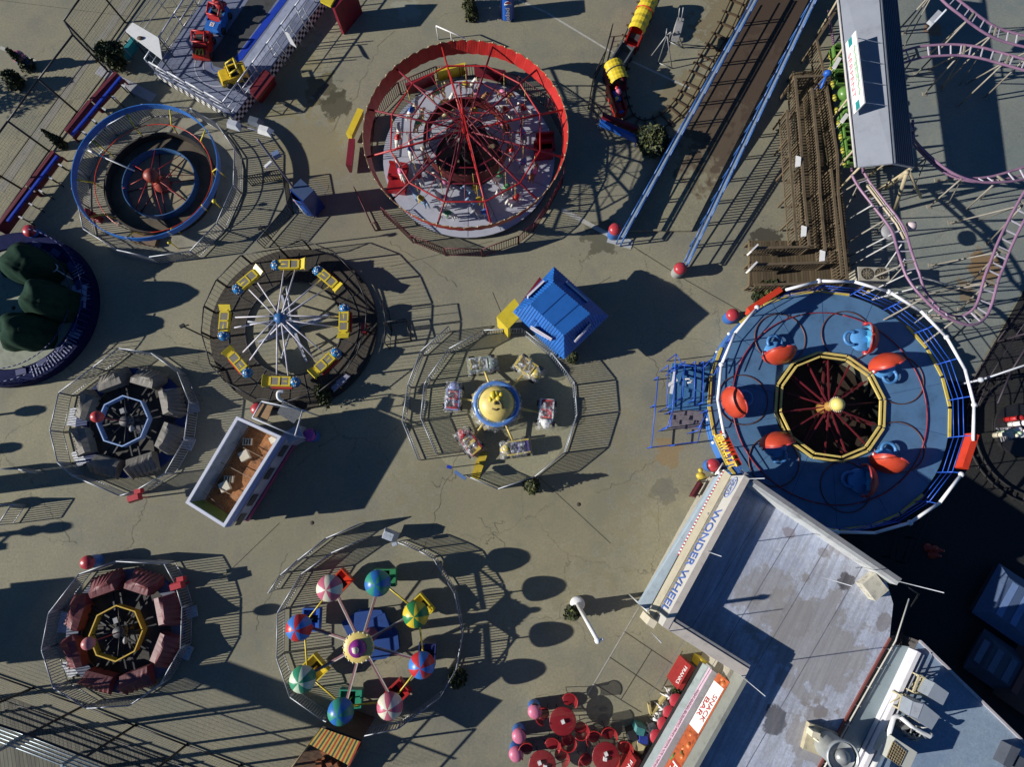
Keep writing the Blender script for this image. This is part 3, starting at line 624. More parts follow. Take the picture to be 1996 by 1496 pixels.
def octo(label, g, ringm, tarpm, z, rpx, cars, ballm, trackm, rtrack, balk):
    c = G(*g); t = T("covered_car_ride", label, "ride", c)
    tr = t.part("track", MB().annulus(c, rtrack - .55, rtrack, .16, .34, 56, 0, 1), [trackm, NAVY])
    t.part("floor_shade", MB().annulus(c, .1, rtrack - .56, .01, .05, 48), mat("car_shade_paint", (.055, .05, .042), .8, var=.5, scale=1.5))  # near-black disc paints in the shade the cars cast
    leg = MB()
    for k in range(16): a = k * pi / 8; leg.box((c.x + (rtrack - .2) * cos(a), c.y + (rtrack - .2) * sin(a), 0), (.1, .1, .16))
    t.part("track_support", leg, DGREY, tr)
    R = (G(g[0] + rpx, g[1], z) - G(*g, z)).length
    bd = MB(); P = circ(c, R, 8, z, .1)
    for i in range(8):
        a, b = P[i], P[(i + 1) % 8]; d = Vector((0, 0, -.34)); ia, ib = c + (a - c) * .955, c + (b - c) * .955; ia.z = ib.z = z
        bd.add([a + d, b + d, b, a, ia + d, ib + d, ib, ia], [(0, 1, 2, 3), (5, 4, 7, 6), (3, 2, 6, 7), (1, 0, 4, 5)])
    t.part("octagon_band", bd, ringm)
    for k in range(8):
        a = .1 + k * pi / 4; d = Vector((cos(a), sin(a), 0))
        t.part("spoke", MB().tube([c + Vector((0, 0, z - .3)), c + d * R * .96 + Vector((0, 0, z - .15))], .018, 5), IRON)
    sw = MB()
    for k in range(cars):
        a = .3 + k * 2 * pi / cars; d = Vector((cos(a), sin(a), 0)); n = Vector((-d.y, d.x, 0)) * .18
        sw.bar(c + d * .2 + n + Vector((0, 0, .5)), c + d * (rtrack - .2) + n + Vector((0, 0, .42)), .07); sw.bar(c + d * .2 - n + Vector((0, 0, .5)), c + d * (rtrack - .2) - n + Vector((0, 0, .42)), .07)
    t.part("sweep", sw, IRON)
    mo = MB(); mo.lathe([(.02, 0), (.42, 0), (.42, .4), (.2, .6), (.16, .65), (.25, .7), (.25, .85), (0, .85)], c, 16)
    mo.box((c.x + .5, c.y - .3, 0), (.4, .5, .5), .3); t.part("centre_drive", mo, DGREY)
    gb = MB(); gb.ball((c.x + .35, c.y - .35, .8), .11, 10, sc=(1, 1.5, .8)); gb.box((c.x - .2, c.y + .5, .6), (.2, .25, .2), .4); t.part("motor", gb, GREY)
    ms = t.part("mast", MB().tube([c, c + Vector((0, 0, balk - .2))], .03, 6), DRED); t.part("mast_ball", MB().ball(c + Vector((0, 0, balk)), .27, 18), ballm, ms)
    for k in range(cars):
        a = .42 + k * 2 * pi / cars; rr = rtrack - .46
        o = t.part("covered_car", drape_tarp(k + cars * len(label)), tarpm, local=True); o.location = (rr * cos(a), rr * sin(a), .34); o.scale = (.88, .88, .95); o.rotation_euler = (0, 0, a + pi / 2 + (.10 if k % 2 else -.08))
    for k, (a, ln) in enumerate(((3.05, .9), (3.75, .8), (-.35, .6), (.25, .5))):
        st = MB(); d = Vector((cos(a), sin(a), 0)); p = c + d * (rtrack + .28); st.box((p.x, p.y, .10), (.5, ln, .06), a); t.part("step_plate", st, mat("tread_plate", (.45, .46, .48), .5, .4, var=.5, scale=12))
    return t
GTARP = mat("grey_tarpaulin", (.165, .15, .125), .65, var=.3, scale=4.0, bump=.4); MTARP = mat("maroon_tarpaulin", (.165, .042, .046), .55, var=.3, scale=4.0, bump=.4)
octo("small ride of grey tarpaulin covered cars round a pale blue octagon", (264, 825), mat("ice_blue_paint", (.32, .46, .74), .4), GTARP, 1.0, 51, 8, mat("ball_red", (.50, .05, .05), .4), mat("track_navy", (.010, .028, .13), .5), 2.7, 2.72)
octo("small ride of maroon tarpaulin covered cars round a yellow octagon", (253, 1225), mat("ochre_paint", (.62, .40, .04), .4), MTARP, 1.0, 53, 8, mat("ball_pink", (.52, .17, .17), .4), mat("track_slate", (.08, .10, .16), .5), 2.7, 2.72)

# ------------------------------------------------------------------ plane ride
def plane_ride():
    g = (574, 641); c = G(*g); t = T("plane_ride", "ride of eight yellow plane cars with blue noses on white spokes", "ride", c)
    t.part("floor", MB().annulus(c, 2.45, 4.22, .03, .12, 60), plank_mat("ring_floor_planks", (.030, .025, .018), (.062, .050, .035), .4, 2.2, .05))
    ed = MB(); ed.tube(circ(c, 2.45, 60, .13), .03, 4, True); ed.tube(circ(c, 3.3, 24, .14), .02, 4, True)
    for k in range(24): a = k * pi / 12; ed.bar((c.x + 2.45 * cos(a), c.y + 2.45 * sin(a), .13), (c.x + 4.0 * cos(a), c.y + 4.0 * sin(a), .13), .03)
    t.part("floor_edge", ed, DGREY)
    HZ = 2.0
    t.part("hub", MB().lathe([(.0, 0), (.30, 0), (.30, .3), (.16, .5), (.16, HZ - .3), (.26, HZ - .25), (.26, HZ), (.12, HZ + .12), (0, HZ + .12)], c, 16), mat("hub_blue", (.05, .16, .36), .4))
    br = MB()
    for k in range(4): a = k * pi / 2 + .4; d = Vector((cos(a), sin(a), 0)); br.bar(c + d * 1.9 + Vector((0, 0, .06)), c + Vector((0, 0, .1)), .12); br.bar(c + d * 1.5 + Vector((0, 0, .1)), c + Vector((0, 0, 1.4)), .06)
    t.part("base_beam", br, mat("pale_beam", (.4, .42, .5), .5))
    cars = [(565, 518), (640, 545), (672, 628), (636, 708), (550, 745), (467, 708), (440, 630), (485, 548)]; HC = 1.0
    SP = mat("spoke_white", (.66, .63, .68), .4)
    body = MB(); body.tube([(-.72, 0, 0), (-.5, 0, 0), (.3, 0, 0), (.45, 0, 0)], [.13, .19, .24, .2], 10)
    for s in (1, -1): body.box((.0, .205 * s, -.02), (.95, .06, .25))
    body.box((-.5, 0, -.02), (.1, .42, .26)); body.box((.42, 0, -.02), (.1, .42, .24)); body.box((-.05, 0, 0), (.08, .4, .25))
    tail = MB(); tail.add([(-.55, -.10, .2), (-.85, -.34, .26), (-.78, -.05, .24), (-.78, .05, .24), (-.85, .34, .26), (-.55, .10, .2)], [(0, 1, 2), (3, 4, 5), (0, 2, 3, 5)]); tail.bar((-.6, 0, .15), (-.86, 0, .30), .55, .07)
    nose = MB().ball((.66, 0, .05), .27, 16, sc=(.95, 1, .95)); star = MB()
    for k in range(14): a = k * 2.4; e = (k % 4) * .32 + .2; star.ball((.66 + .265 * sin(e) * cos(a), .275 * sin(e) * sin(a), .05 + .262 * cos(e)), .035, 5)
    seat = MB(); seat.box((-.27, 0, .02), (.34, .345, .205)); seat.box((.18, 0, .02), (.36, .345, .205)); keel = MB().box((.0, -.29, -.14), (1.0, .07, .18))
    for i, (x, y) in enumerate(cars):
        p = G(x, y, HC); d = p - c; d.z = 0; d.normalize(); a = atan2(d.y, d.x)
        o = t.part("plane_car", body, YEL, local=True); o.location = p - c; o.rotation_euler = (0, 0, a + pi / 2)
        for nm, mb, mt in (("tail", tail, YEL), ("nose", nose, mat("nose_blue", (.02, .17, .42), .25)), ("nose_stars", star, CREAM), ("side_stripe", keel, RED)): t.part(nm, mb, mt, o, local=True)
        t.each("seat", seat, mat("seat_grey", (.20, .18, .14), .6), o, True)
        n = Vector((-d.y, d.x, 0))
        for s in (-1, 1): t.part("spoke", MB().tube([c + n * .1 * s + d * .2 + Vector((0, 0, HZ - .05)), p - d * .24 + n * .28 * s], .035, 6), SP)
        if i % 2 == 0: t.part("piston", MB().tube([c + d * .4 + Vector((0, 0, .5)), c + d * 1.8 + Vector((0, 0, 1.3))], .05, 6), LGREY)
plane_ride()

# ------------------------------------------------------------------ race car ride under plastic wrap
def wrap_mat():
    m = bpy.data.materials.new("clear_plastic_wrap"); m.use_nodes = True; t = m.node_tree; N = t.nodes; L = t.links; b = N["Principled BSDF"]
    b.inputs["Base Color"].default_value = (.75, .78, .82, 1); b.inputs["Roughness"].default_value = .12; b.inputs["Specular IOR Level"].default_value = .9
    tc = N.new("ShaderNodeTexCoord"); n = N.new("ShaderNodeTexNoise"); n.inputs["Scale"].default_value = 5; n.inputs["Detail"].default_value = 4; L.new(tc.outputs["Object"], n.inputs["Vector"])
    bp = N.new("ShaderNodeBump"); bp.inputs["Strength"].default_value = 1.0; bp.inputs["Distance"].default_value = .12; L.new(n.outputs[0], bp.inputs["Height"]); L.new(bp.outputs[0], b.inputs["Normal"])
    mr = N.new("ShaderNodeMapRange"); mr.inputs[1].default_value = .48; mr.inputs[2].default_value = .66; mr.inputs[3].default_value = .10; mr.inputs[4].default_value = .62
    L.new(n.outputs[0], mr.inputs[0]); L.new(mr.outputs[0], b.inputs["Alpha"]); return m
WRAP = wrap_mat()
def racer_ride():
    c = G(969, 793); t = T("race_car_ride", "ride of six plastic wrapped race cars round a yellow domed hub", "ride", c)
    t.part("crate_base", MB().box((c.x, c.y, 0), (2.0, 1.9, .45), .35), mat("crate_ply", (.42, .33, .15), .7, var=.3))
    t.part("hub_dome", MB().lathe([(.95, .45), (.98, .9), (.86, 1.0), (.80, 1.25), (.62, 1.42), (.32, 1.52), (0, 1.55)], c, 32), LYEL)
    f = MB()
    for dx, dy, s, e in ((-.15, .35, .16, 1.4), (.0, .42, .12, 1.2), (.1, .2, .14, 1), (-.28, .15, .1, 1.6), (-.05, .0, .12, 1), (.22, .38, .1, 1.2)): f.ball((c.x + dx, c.y + dy, 1.5), s, 10, sc=(1, e, .7))
    t.part("carved_figure", f, YEL)
    f = MB(); f.tube([(c.x + .1, c.y + .1, 1.58), (c.x + .25, c.y - .1, 1.55), (c.x + .3, c.y - .3, 1.48)], .06, 6); f.tube([(c.x - .2, c.y - .3, 1.5), (c.x, c.y - .36, 1.5), (c.x + .1, c.y - .3, 1.5)], .05, 6); f.ball((c.x - .05, c.y - .05, 1.6), .09, 8)
    t.part("carved_detail", f, mat("carved_brown", (.12, .09, .03), .6))
    t.part("wrapped_ring", MB().tube(circ(c, 1.0, 40, .98), .13, 8, True), mat("ring_pale_blue", (.08, .20, .50), .25, var=.5, scale=6, col2=(.3, .36, .5)))
    wr = MB(); vs = []
    for k in range(48):
        a = 2 * pi * k / 48
        for r, z in ((1.32 + .05 * sin(k * 3.1), .03), (1.24 + .04 * sin(k * 2.3), .5), (1.18, 1.02 + .03 * sin(k * 1.7)), (.86, 1.12)): vs.append((c.x + r * cos(a), c.y + r * sin(a), z))
    wr.add(vs, [(4 * k + i, 4 * ((k + 1) % 48) + i, 4 * ((k + 1) % 48) + i + 1, 4 * k + i + 1) for k in range(48) for i in range(3)], 0, True); t.part("hub_wrap", wr, WRAP)
    C = [((940, 710), (1, -.12), "silver", "olive", "white"), ((1030, 717), (.75, .55), "yellow", "yellow", "yellow"), ((1065, 805), (-.08, 1), "white", "red", "orange"), ((1006, 873), (-1, .15), "yellow", "purple", "rose"), ((915, 862), (-.62, -.78), "red", "yellow", "yellow"), ((883, 773), (.08, -1), "bluew", "red", "red")]
    cm = {"silver": mat("body_green_grey", (.20, .26, .23), .3, var=.3), "olive": mat("seat_olive", (.40, .33, .08), .5), "white": WHITE, "yellow": mat("body_yellow", (.60, .46, .08), .35), "red": RED, "orange": ORED, "purple": mat("seat_violet", (.12, .08, .25), .5), "rose": mat("seat_rose", (.5, .3, .28), .5), "bluew": mat("body_periwinkle", (.25, .30, .55), .35)}
    body = MB(); body.taper((-.1, 0, .18), (1.15, .62), (1.1, .66), .06)
    for s in (1, -1): body.box((-.12, .31 * s, .24), (1.0, .07, .26))
    body.box((-.62, 0, .24), (.08, .64, .30)); body.tube([(.32, 0, .36), (.55, 0, .34), (.74, 0, .26)], [.30, .24, .10], 10)
    seats = MB(); seats.box((-.45, 0, .24), (.26, .52, .12)); seats.box((-.58, 0, .3), (.08, .52, .28)); seat2 = MB(); seat2.box((.0, 0, .24), (.26, .52, .12)); seat2.box((-.13, 0, .3), (.08, .52, .26))
    dash = MB().box((.22, 0, .3), (.08, .5, .2)); whl = MB()
    for sx, sy in ((.5, .40), (.5, -.40), (-.5, .42), (-.5, -.42)): whl.tube([(sx, sy - .06, .15), (sx, sy + .06, .15)], .15, 12)
    wp = MB(); vs = []; rnd = random.Random(3)
    nx, ny = 12, 8
    for i in range(nx + 1):
        for j in range(ny + 1):
            u, v = i / nx * 2 - 1, j / ny * 2 - 1; z = .60 * max(0, 1 - abs(v) ** 6) ** .5 * max(0, 1 - abs(u) ** 8) ** .5 + .03 + .04 * sin(u * 9 + v * 5) * (1 - abs(v))
            vs.append((u * .80 + .03, v * .47 + rnd.uniform(-.02, .02), z))
    wp.add(vs, [(i * (ny + 1) + j, (i + 1) * (ny + 1) + j, (i + 1) * (ny + 1) + j + 1, i * (ny + 1) + j + 1) for i in range(nx) for j in range(ny)], 0, True)
    for i, ((x, y), (dx, dy), b1, b2, b3) in enumerate(C):
        p = G(x, y, .55); o = t.part("race_car", body, cm[b1], local=True); o.location = Vector((p.x - c.x, p.y - c.y, .12)); o.rotation_euler = (0, 0, atan2(-dy, dx))
        t.part("seat", seats, cm[b2], o, local=True); t.part("seat", seat2, cm[b2], o, local=True); t.part("dashboard", dash, cm[b3], o, local=True); t.each("wheel", whl, BLACK, o, True); t.part("plastic_wrap", wp, WRAP, o, local=True)
        d = (p - c); d.z = 0; d.normalize(); t.part("arm", MB().tube([c + d * .9 + Vector((0, 0, .55)), c + d * ((p - c).xy.length - .3) + Vector((0, 0, .3))], .06, 6), LYEL)
    rp = MB(); a, b = G(944, 880, .3), G(925, 934, 0); n = Vector((-(b - a).y, (b - a).x, 0)).normalized() * .2
    rp.add([a - n, a + n, b + n, b - n, a - n * .9 - Vector((0, 0, .3)), a + n * .9 - Vector((0, 0, .3))], [(0, 1, 2, 3), (0, 4, 5, 1), (0, 3, 4), (1, 5, 2)]); solo("loading_ramp", rp, mat("ramp_yellow", (.42, .30, .02), .5, var=.5), "narrow yellow loading ramp at the gate of the race car ride", "ramp")
racer_ride()

# ------------------------------------------------------------------ blue ring ride
def ring_ride():
    c = G(320, 364); t = T("ring_ride", "round ride with a raised blue ring, dark drum and red spoked hub", "ride", c)
    z = 1.72; rc = G(276, 326, z); R = dist((418, 326), (276, 326), z)
    pad = t.part("pad", MB().annulus(c, .1, 4.25, .0, .05, 64), mat("pale_pad", (.27, .25, .185), .8, var=.35, scale=1.2))
    bb = mat("ring_blue", (.03, .16, .50), .4, var=.3, scale=2)
    RC = Vector((c.x, c.y, 0))
    t.part("top_ring", MB().annulus(RC, R - .04, R, z - .36, z, 96, 0), bb)
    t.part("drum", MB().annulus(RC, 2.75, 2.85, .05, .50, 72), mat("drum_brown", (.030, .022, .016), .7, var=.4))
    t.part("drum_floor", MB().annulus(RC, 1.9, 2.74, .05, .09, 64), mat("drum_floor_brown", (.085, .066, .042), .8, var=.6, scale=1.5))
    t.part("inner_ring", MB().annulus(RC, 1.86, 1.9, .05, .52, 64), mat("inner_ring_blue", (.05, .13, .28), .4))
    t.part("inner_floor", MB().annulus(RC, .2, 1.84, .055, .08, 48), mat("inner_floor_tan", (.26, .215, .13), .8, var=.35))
    t.part("guard_rail", MB().tube(circ(RC, 3.0, 48, .95), .022, 5, True), ORED)
    t.part("hub", MB().lathe([(0, .05), (.45, .05), (.45, .3), (.14, .45), (.14, .95), (.36, 1.0), (.36, 1.25), (.2, 1.42), (0, 1.45)], RC, 20), mat("hub_rust_red", (.30, .05, .03), .5))
    for k in range(8):
        a = k * pi / 4 + .2; d = Vector((cos(a), sin(a), 0))
        t.part("spoke", MB().tube([RC + d * .3 + Vector((0, 0, 1.12)), RC + d * 1.86 + Vector((0, 0, .50))], .02, 5), RED)
        t.part("lower_spoke", MB().tube([RC + d * .2 + Vector((0, 0, .3)), RC + d * 1.86 + Vector((0, 0, .12))], .03, 5), DRED)
    for k in range(10):
        a = k * pi / 5 + .1; d = Vector((cos(a), sin(a), 0))
        t.part("ring_bracket", MB().tube([RC + d * 2.87 + Vector((0, 0, .1)), RC + d * 3.05 + Vector((0, 0, 1.0)), RC + d * (R - .02) + Vector((0, 0, z - .3))], .035, 6), YEL)
    b = MB(); q = G(283, 467, .2); b.box((q.x, q.y, .05), (1.3, .55, .25), -.2); t.part("boarding_step", b, WOOD)
    for k in range(11):
        a = k * pi * 2 / 11; e = RC + Vector((cos(a), sin(a), 0)) * (R + .005); m = MB(); m.box((e.x, e.y, z - .36), (.03, .10, .37), a); t.part("ring_joint", m, mat("joint_steel", (.5, .55, .65), .4, .5))
    m = MB(); d = G(160, 288, 1.2); e = G(262, 333, 1.2); m.tube([d, e], .04, 6); t.part("access_pipe", m, WHITE)
    m = MB(); q = G(180, 420, .5); m.box((q.x, q.y, 0), (.5, .3, .8), -.4); m.ball((q.x, q.y, .9), .2, 8); m.tube([(q.x + .2, q.y - .2, .5), (q.x + .5, q.y - .35, .4)], .08, 6); solo("ride_figure", m, mat("figure_red", (.28, .03, .03), .5), "small red statue standing inside the railing of the blue ring ride", "statue")
    for px, py in ((425, 330), (417, 392), (330, 472)):
        q = G(px, py, .9); m = MB(); m.ball(q, .12, 8, sc=(1, 1, .8)); m.tube([q, (q.x, q.y, 0)], .03, 5); t.part("lamp", m, YEL)
ring_ride()
# ------------------------------------------------------------------ tilting cup ride on the big blue deck
def tilt_ride():
    c = G(1595, 798); t = T("tilting_cup_ride", "seven red half shell cups on a big blue round deck inside a white pipe ring", "ride", c)
    ZD = 1.0; R = dist((1848, 793), (1616, 793), ZD); Ri = dist((1716, 793), (1608, 793), ZD); ZR = 2.45; RR = R + .12
    DK = mat("deck_blue", (.082, .180, .32), .65, var=.22, scale=1.2); SK = mat("skirt_blue", (.05, .17, .48), .5)
    dk = t.part("deck", MB().annulus(c, Ri, R, ZD - .08, ZD, 72, 0, 1), [DK, SK])
    t.part("skirt", MB().lathe([(R - .02, .0), (R + .03, .02), (R + .03, ZD - .1), (R - .02, ZD - .1)], c, 72, sm=False), SK)
    sd = MB()
    for k in range(14): a = k * 2 * pi / 14 + .2; sd.bar((c.x + Ri * cos(a), c.y + Ri * sin(a), ZD + .002), (c.x + R * cos(a), c.y + R * sin(a), ZD + .002), .012, .008)
    t.part("deck_seam", sd, NAVY, dk)
    cu = MB()
    for k in range(24):
        if k in (3, 4, 16, 21, 22, 9): continue
        a0, a1 = k * pi / 12, (k + 1) * pi / 12 - .02; r = R + .06
        cu.bar((c.x + r * cos(a0), c.y + r * sin(a0), ZD + .02), (c.x + r * cos(a1), c.y + r * sin(a1), ZD + .02), .13, .06)
    t.each("deck_edge_stripe", cu, mat("edge_yellow", (.62, .47, .10), .5), dk)
    lm = MB()
    for k in range(10): a = pi - .9 + k * .2; lm.ball((c.x + (R + .05) * cos(a), c.y + (R + .05) * sin(a), .55), .09, 8)
    t.each("skirt_bulb", lm, WHITE)
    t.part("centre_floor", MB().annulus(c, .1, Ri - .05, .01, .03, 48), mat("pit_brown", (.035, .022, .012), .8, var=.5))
    P = circ(c, Ri, 12, ZD, .12); Q = circ(c, Ri - .22, 12, ZD, .12)
    for i in range(12):
        m = MB(); a, b = P[i], P[(i + 1) % 12]; a2, b2 = Q[i], Q[(i + 1) % 12]; d = (b - a).normalized() * .03
        m.bar(a + d + Vector((0, 0, .1)), b - d + Vector((0, 0, .1)), .10, .10); m.bar(a2 + d + Vector((0, 0, .14)), b2 - d + Vector((0, 0, .14)), .08, .10)
        t.part("inner_kerb", m, LYEL)
    for k in range(14):
        a = k * 2 * pi / 14 + .1; d = Vector((cos(a), sin(a), 0)); m = MB()
        m.bar(c + d * .15 + Vector((0, 0, 1.0)), c + d * (Ri - .2) + Vector((0, 0, .72)), .06, .08); t.part("spoke", m, mat("spoke_wine", (.12, .010, .016), .5))
        if k % 2: t.part("lower_beam", MB().bar(c + d * .3 + Vector((0, 0, .3)), c + d * (Ri - .2) + Vector((0, 0, .4)), .10, .08), mat("beam_maroon", (.10, .012, .015), .6))
    t.part("hub", MB().tube([c, c + Vector((0, 0, 1.0)), c + Vector((0, 0, 1.5))], [.3, .25, .12], 12), mat("hub_ochre", (.4, .22, .05), .5))
    t.part("hub_lamp", MB().ball(c + Vector((0, 0, 1.75)), .32, 18), mat("hub_lamp_yellow", (.75, .62, .18), .4))
    fr = MB()
    for k in range(26): a = k * 2 * pi / 26; fr.ball(c + Vector((.34 * cos(a), .34 * sin(a), 1.72)), .035, 5)
    t.each("hub_bulb", fr, CREAM)
    plates = [(1520, 660), (1650, 655), (1750, 740), (1752, 872), (1648, 950), (1508, 900), (1447, 780)]
    TRK = mat("track_rust", (.16, .07, .05), .5, .3)
    for x, y in plates:
        p = G(x, y, ZD); rr = dist((x + 49, y), (x, y), ZD); t.part("cup_track", MB().tube(circ(p, rr, 40, ZD + .03), .028, 5, True), TRK)
    rt = dist((1805, 793), (1616, 793), ZD)
    for k in range(14):
        a0 = k * 2 * pi / 14; pts = [c + Vector((rt * cos(a0 + j * .0635), rt * sin(a0 + j * .0635), ZD + .05)) for j in range(8)]
        t.part("outer_track", MB().tube(pts, .03, 5), mat("track_red", (.26, .025, .035), .45))
    cups = [((1520, 690), (.12, 1)), ((1692, 660), (1, .12)), ((1728, 708), (-.45, -1)), ((1432, 785), (-.85, .35)), ((1515, 862), (-.25, -1)), ((1732, 902), (-.35, .9)), ((1690, 938), (1, .1))]
    shell = MB(); vs = []; n, h = 18, 10
    for k in range(n + 1):
        for i in range(h + 1):
            az = -pi / 2 + pi * k / n; el = -.25 + (pi / 2 + .42) * i / h
            vs.append((.60 * cos(az) * max(0, cos(el)) ** .8 - .02 - (.22 * max(0, sin(el))), .86 * sin(az) * max(0.0, cos(el)) ** .7, .38 + .95 * sin(el)))
    q = h + 1
    out = [(k * q + i, (k + 1) * q + i, (k + 1) * q + i + 1, k * q + i + 1) for k in range(n) for i in range(h)]
    shell.add(vs, out, 0, True)
    inner = MB(); inner.add([(v[0] * .93 - .02, v[1] * .94, v[2] * .955 + .01) for v in vs], [f[::-1] for f in out], 0, True)
    rimm = MB(); rimm.tube([vs[i] for i in range(h)] , .05, 6); rimm.tube([vs[n * q + i] for i in range(h)], .05, 6)
    seat = MB(); seat.lathe([(.20, .12), (.20, .42), (.50, .46), (.52, .12)], (0, 0, 0), 16, sm=False, a0=-pi / 2, a1=pi / 2)
    base = MB(); base.lathe([(0, .02), (.60, .02), (.66, .08), (.62, .16), (0, .16)], (-.16, 0, 0), 24)
    ringb = MB(); ringb.tube([(-.75 + .38 * cos(a), .38 * sin(a), .20) for a in [x * pi / 14 + pi * .36 for x in range(19)]], .085, 8)
    arm = MB(); arm.lathe([(0, -.06), (.14, -.06), (.14, .06), (0, .06)], (0, 0, 0), 14)
    CUPR = mat("cup_orange_red", (.50, .055, .022), .42, var=.2, scale=2.0)
    for (x, y), (dx, dy) in cups:
        p = G(x, y, ZD + .5); o = t.part("cup_shell", shell, CUPR, local=True); o.scale = (.86, .88, .86); o.location = Vector((p.x - c.x, p.y - c.y, ZD + .06)); o.rotation_euler = (0, 0, atan2(-dy, dx))
        t.part("shell_lining", inner, mat("lining_blue", (.14, .42, .60), .45), o, local=True); t.part("seat", seat, mat("cup_seat_blue", (.10, .40, .60), .5), o, local=True)
        t.part("cup_base", base, LBLUE, o, local=True); t.part("foot_ring", ringb, mat("foot_ring_blue", (.07, .22, .48), .4), o, local=True); t.part("shell_rim", rimm, mat("rim_crimson", (.42, .05, .05), .4), o, local=True)
        for s in (-1, 1):
            a = MB(); a.tube([(-.12, .74 * s, .50), (-.12, .88 * s, .50)], .15, 12); t.part("armrest", a, mat("arm_crimson", (.45, .03, .04), .4), o, local=True)
            a = MB(); a.tube([(-.12, .875 * s, .50), (-.12, .895 * s, .50)], .09, 12); t.part("armrest_cap", a, WHITE, o, local=True)
    RB = mat("rail_blue", (.02, .10, .55), .4)
    for k in range(20):
        a0, a1 = k * pi / 10 + .05, (k + 1) * pi / 10 + .05
        if k in (9, 10): continue
        m = MB(); r = R + .02; p = [Vector((c.x + r * cos(a), c.y + r * sin(a), 0)) for a in (a0, a1)]
        for z in (ZD + .35, ZD + .68, ZD + .98): m.tube([p[0] + Vector((0, 0, z)), p[1] + Vector((0, 0, z))], .019, 5)
        m.tube([p[0] + Vector((0, 0, ZD)), p[0] + Vector((0, 0, ZD + 1))], .028, 5); t.part("railing", m, RB)
        e = Vector((c.x + RR * cos(a0), c.y + RR * sin(a0), ZR)); t.part("ring_post", MB().tube([p[0] + Vector((0, 0, ZD + .98)), e], .026, 5), RB)
    sign_at = {2: "", 10: "TILT-A-WHIRL", 18: ""}
    WP = mat("ring_white", (.80, .79, .80), .35, var=.06)
    N = 22
    for k in range(N):
        a0, a1 = 2 * pi * k / N - .02, 2 * pi * (k + 1) / N - .02
        e0 = Vector((c.x + RR * cos(a0), c.y + RR * sin(a0), ZR)); e1 = Vector((c.x + RR * cos(a1), c.y + RR * sin(a1), ZR))
        if k in (7, 20): pass
        elif k == 12: pass
        else: t.part("ring_pipe", MB().tube([e0, e1], .068, 8), WP)
        if k % 2 == 0: t.part("ring_joint", MB().ball(e0, .13, 10, sc=(1, 1, .7)), WP)
    def board(a, b, txt, h=.55, z=ZR):
        a, b = G(*a, z), G(*b, z); d = (b - a).normalized(); nrm = Vector((d.y, -d.x, 0))
        if nrm.dot(a - c) < 0: nrm = -nrm
        lo = nrm * -.12
        m = MB(); m.add([a - nrm * .05 - Vector((0, 0, h)), b - nrm * .05 - Vector((0, 0, h)), b - nrm * .05, a - nrm * .05, a + nrm * .05 - Vector((0, 0, h)) , b + nrm * .05 - Vector((0, 0, h)), b + nrm * .22, a + nrm * .22], [(0, 1, 2, 3), (5, 4, 7, 6), (3, 2, 6, 7), (1, 0, 4, 5), (0, 3, 7, 4), (2, 1, 5, 6)])
        s = t.part("sign_board", m, ORED)
        if txt:
            tx = MB(); mid = (a + b) / 2 + nrm * .30 + Vector((0, 0, -.10)); tx.text(txt, (b - a).length * .97, frame(mid, d, Vector((0, 0, .8)) - nrm * .6), 0, .14, .42, .015)
            t.part("sign_lettering", tx, mat("sign_letter_yellow", (.80, .52, .03), .4), s)
    board((1445, 907), (1412, 838), "TILT-A-WHIRL"); board((1900, 845), (1878, 912), ""); board((1462, 607), (1525, 566), "")
    # entrance deck, stairs and queue rails on the left
    e = T("entrance_stairs", "blue steel entrance deck and stairs left of the tilting cup ride", "stairs", G(1340, 760))
    SD = mat("stair_blue", (.05, .16, .32), .6, var=.3)
    m = MB(); pl = GS([(1310, 708), (1388, 712), (1385, 800), (1302, 800)], .75); m.prism([(p.x, p.y) for p in pl], .66, .75); e.part("landing", m, SD)
    m = MB(); 
    for k in range(4):
        z = .62 - k * .15; y0 = 800 + k * 9; m.prism([(p.x, p.y) for p in GS([(1305 + k, y0), (1372 - k, y0 + 2), (1370 - k, y0 + 11), (1304 + k, y0 + 9)], z)], z - .05, z)
    e.part("tread", m, mat("tread_grey_rose", (.17, .15, .17), .6, var=.4, scale=5)); 
    m = MB()
    for pts in ([(1318, 690), (1330, 712)], [(1330, 712), (1372, 716)], [(1372, 716), (1388, 700)], [(1303, 712), (1300, 795)], [(1318, 712), (1308, 830)], [(1300, 795), (1330, 775)], [(1330, 775), (1335, 705)], [(1353, 780), (1356, 705)], [(1370, 785), (1372, 705)], [(1312, 800), (1300, 835)], [(1380, 800), (1360, 840)], [(1318, 690), (1315, 720)]):
        for z in (.95, 1.4, 1.75):
            p, q = G(*pts[0], z), G(*pts[1], z); m.tube([p, q], .022, 5)
        for q in pts: p = G(*q, 1.75); m.tube([p, (p.x, p.y, .05)], .025, 5)
    e.part("handrail", m, RB)
    m = MB(); m.prism([(p.x, p.y) for p in GS([(1305, 740), (1335, 720), (1385, 735), (1340, 755)], .95)], .85, .95); m.box((*G(1350, 748, 1).xy, .75), (1.2, .5, .35), -.3); e.part("control_panel", m, SD)
    m = MB(); a, b = G(1316, 722, 1.2), G(1308, 768, 1.2); m.bar(a, b, .14, .02); a, b = G(1302, 752, 1.22), G(1320, 740, 1.22); m.bar(a, b, .14, .02); e.part("white_board", m, WHITE)
    m = MB(); p = G(1340, 742, 1.5); m.tube(spline([p + Vector((-.2, .05, 0)), p + Vector((.1, .06, .05)), p + Vector((.22, -.06, .02)), p + Vector((.0, -.12, 0))], 5), .045, 6); e.part("gate_handle", m, WHITE)
    q = T("queue_rail", "blue pipe queue rail in front of the blue entrance stairs", "rail", G(1290, 800))
    m = MB(); pts = [(1283, 735), (1270, 872), (1360, 862), (1368, 830)]; 
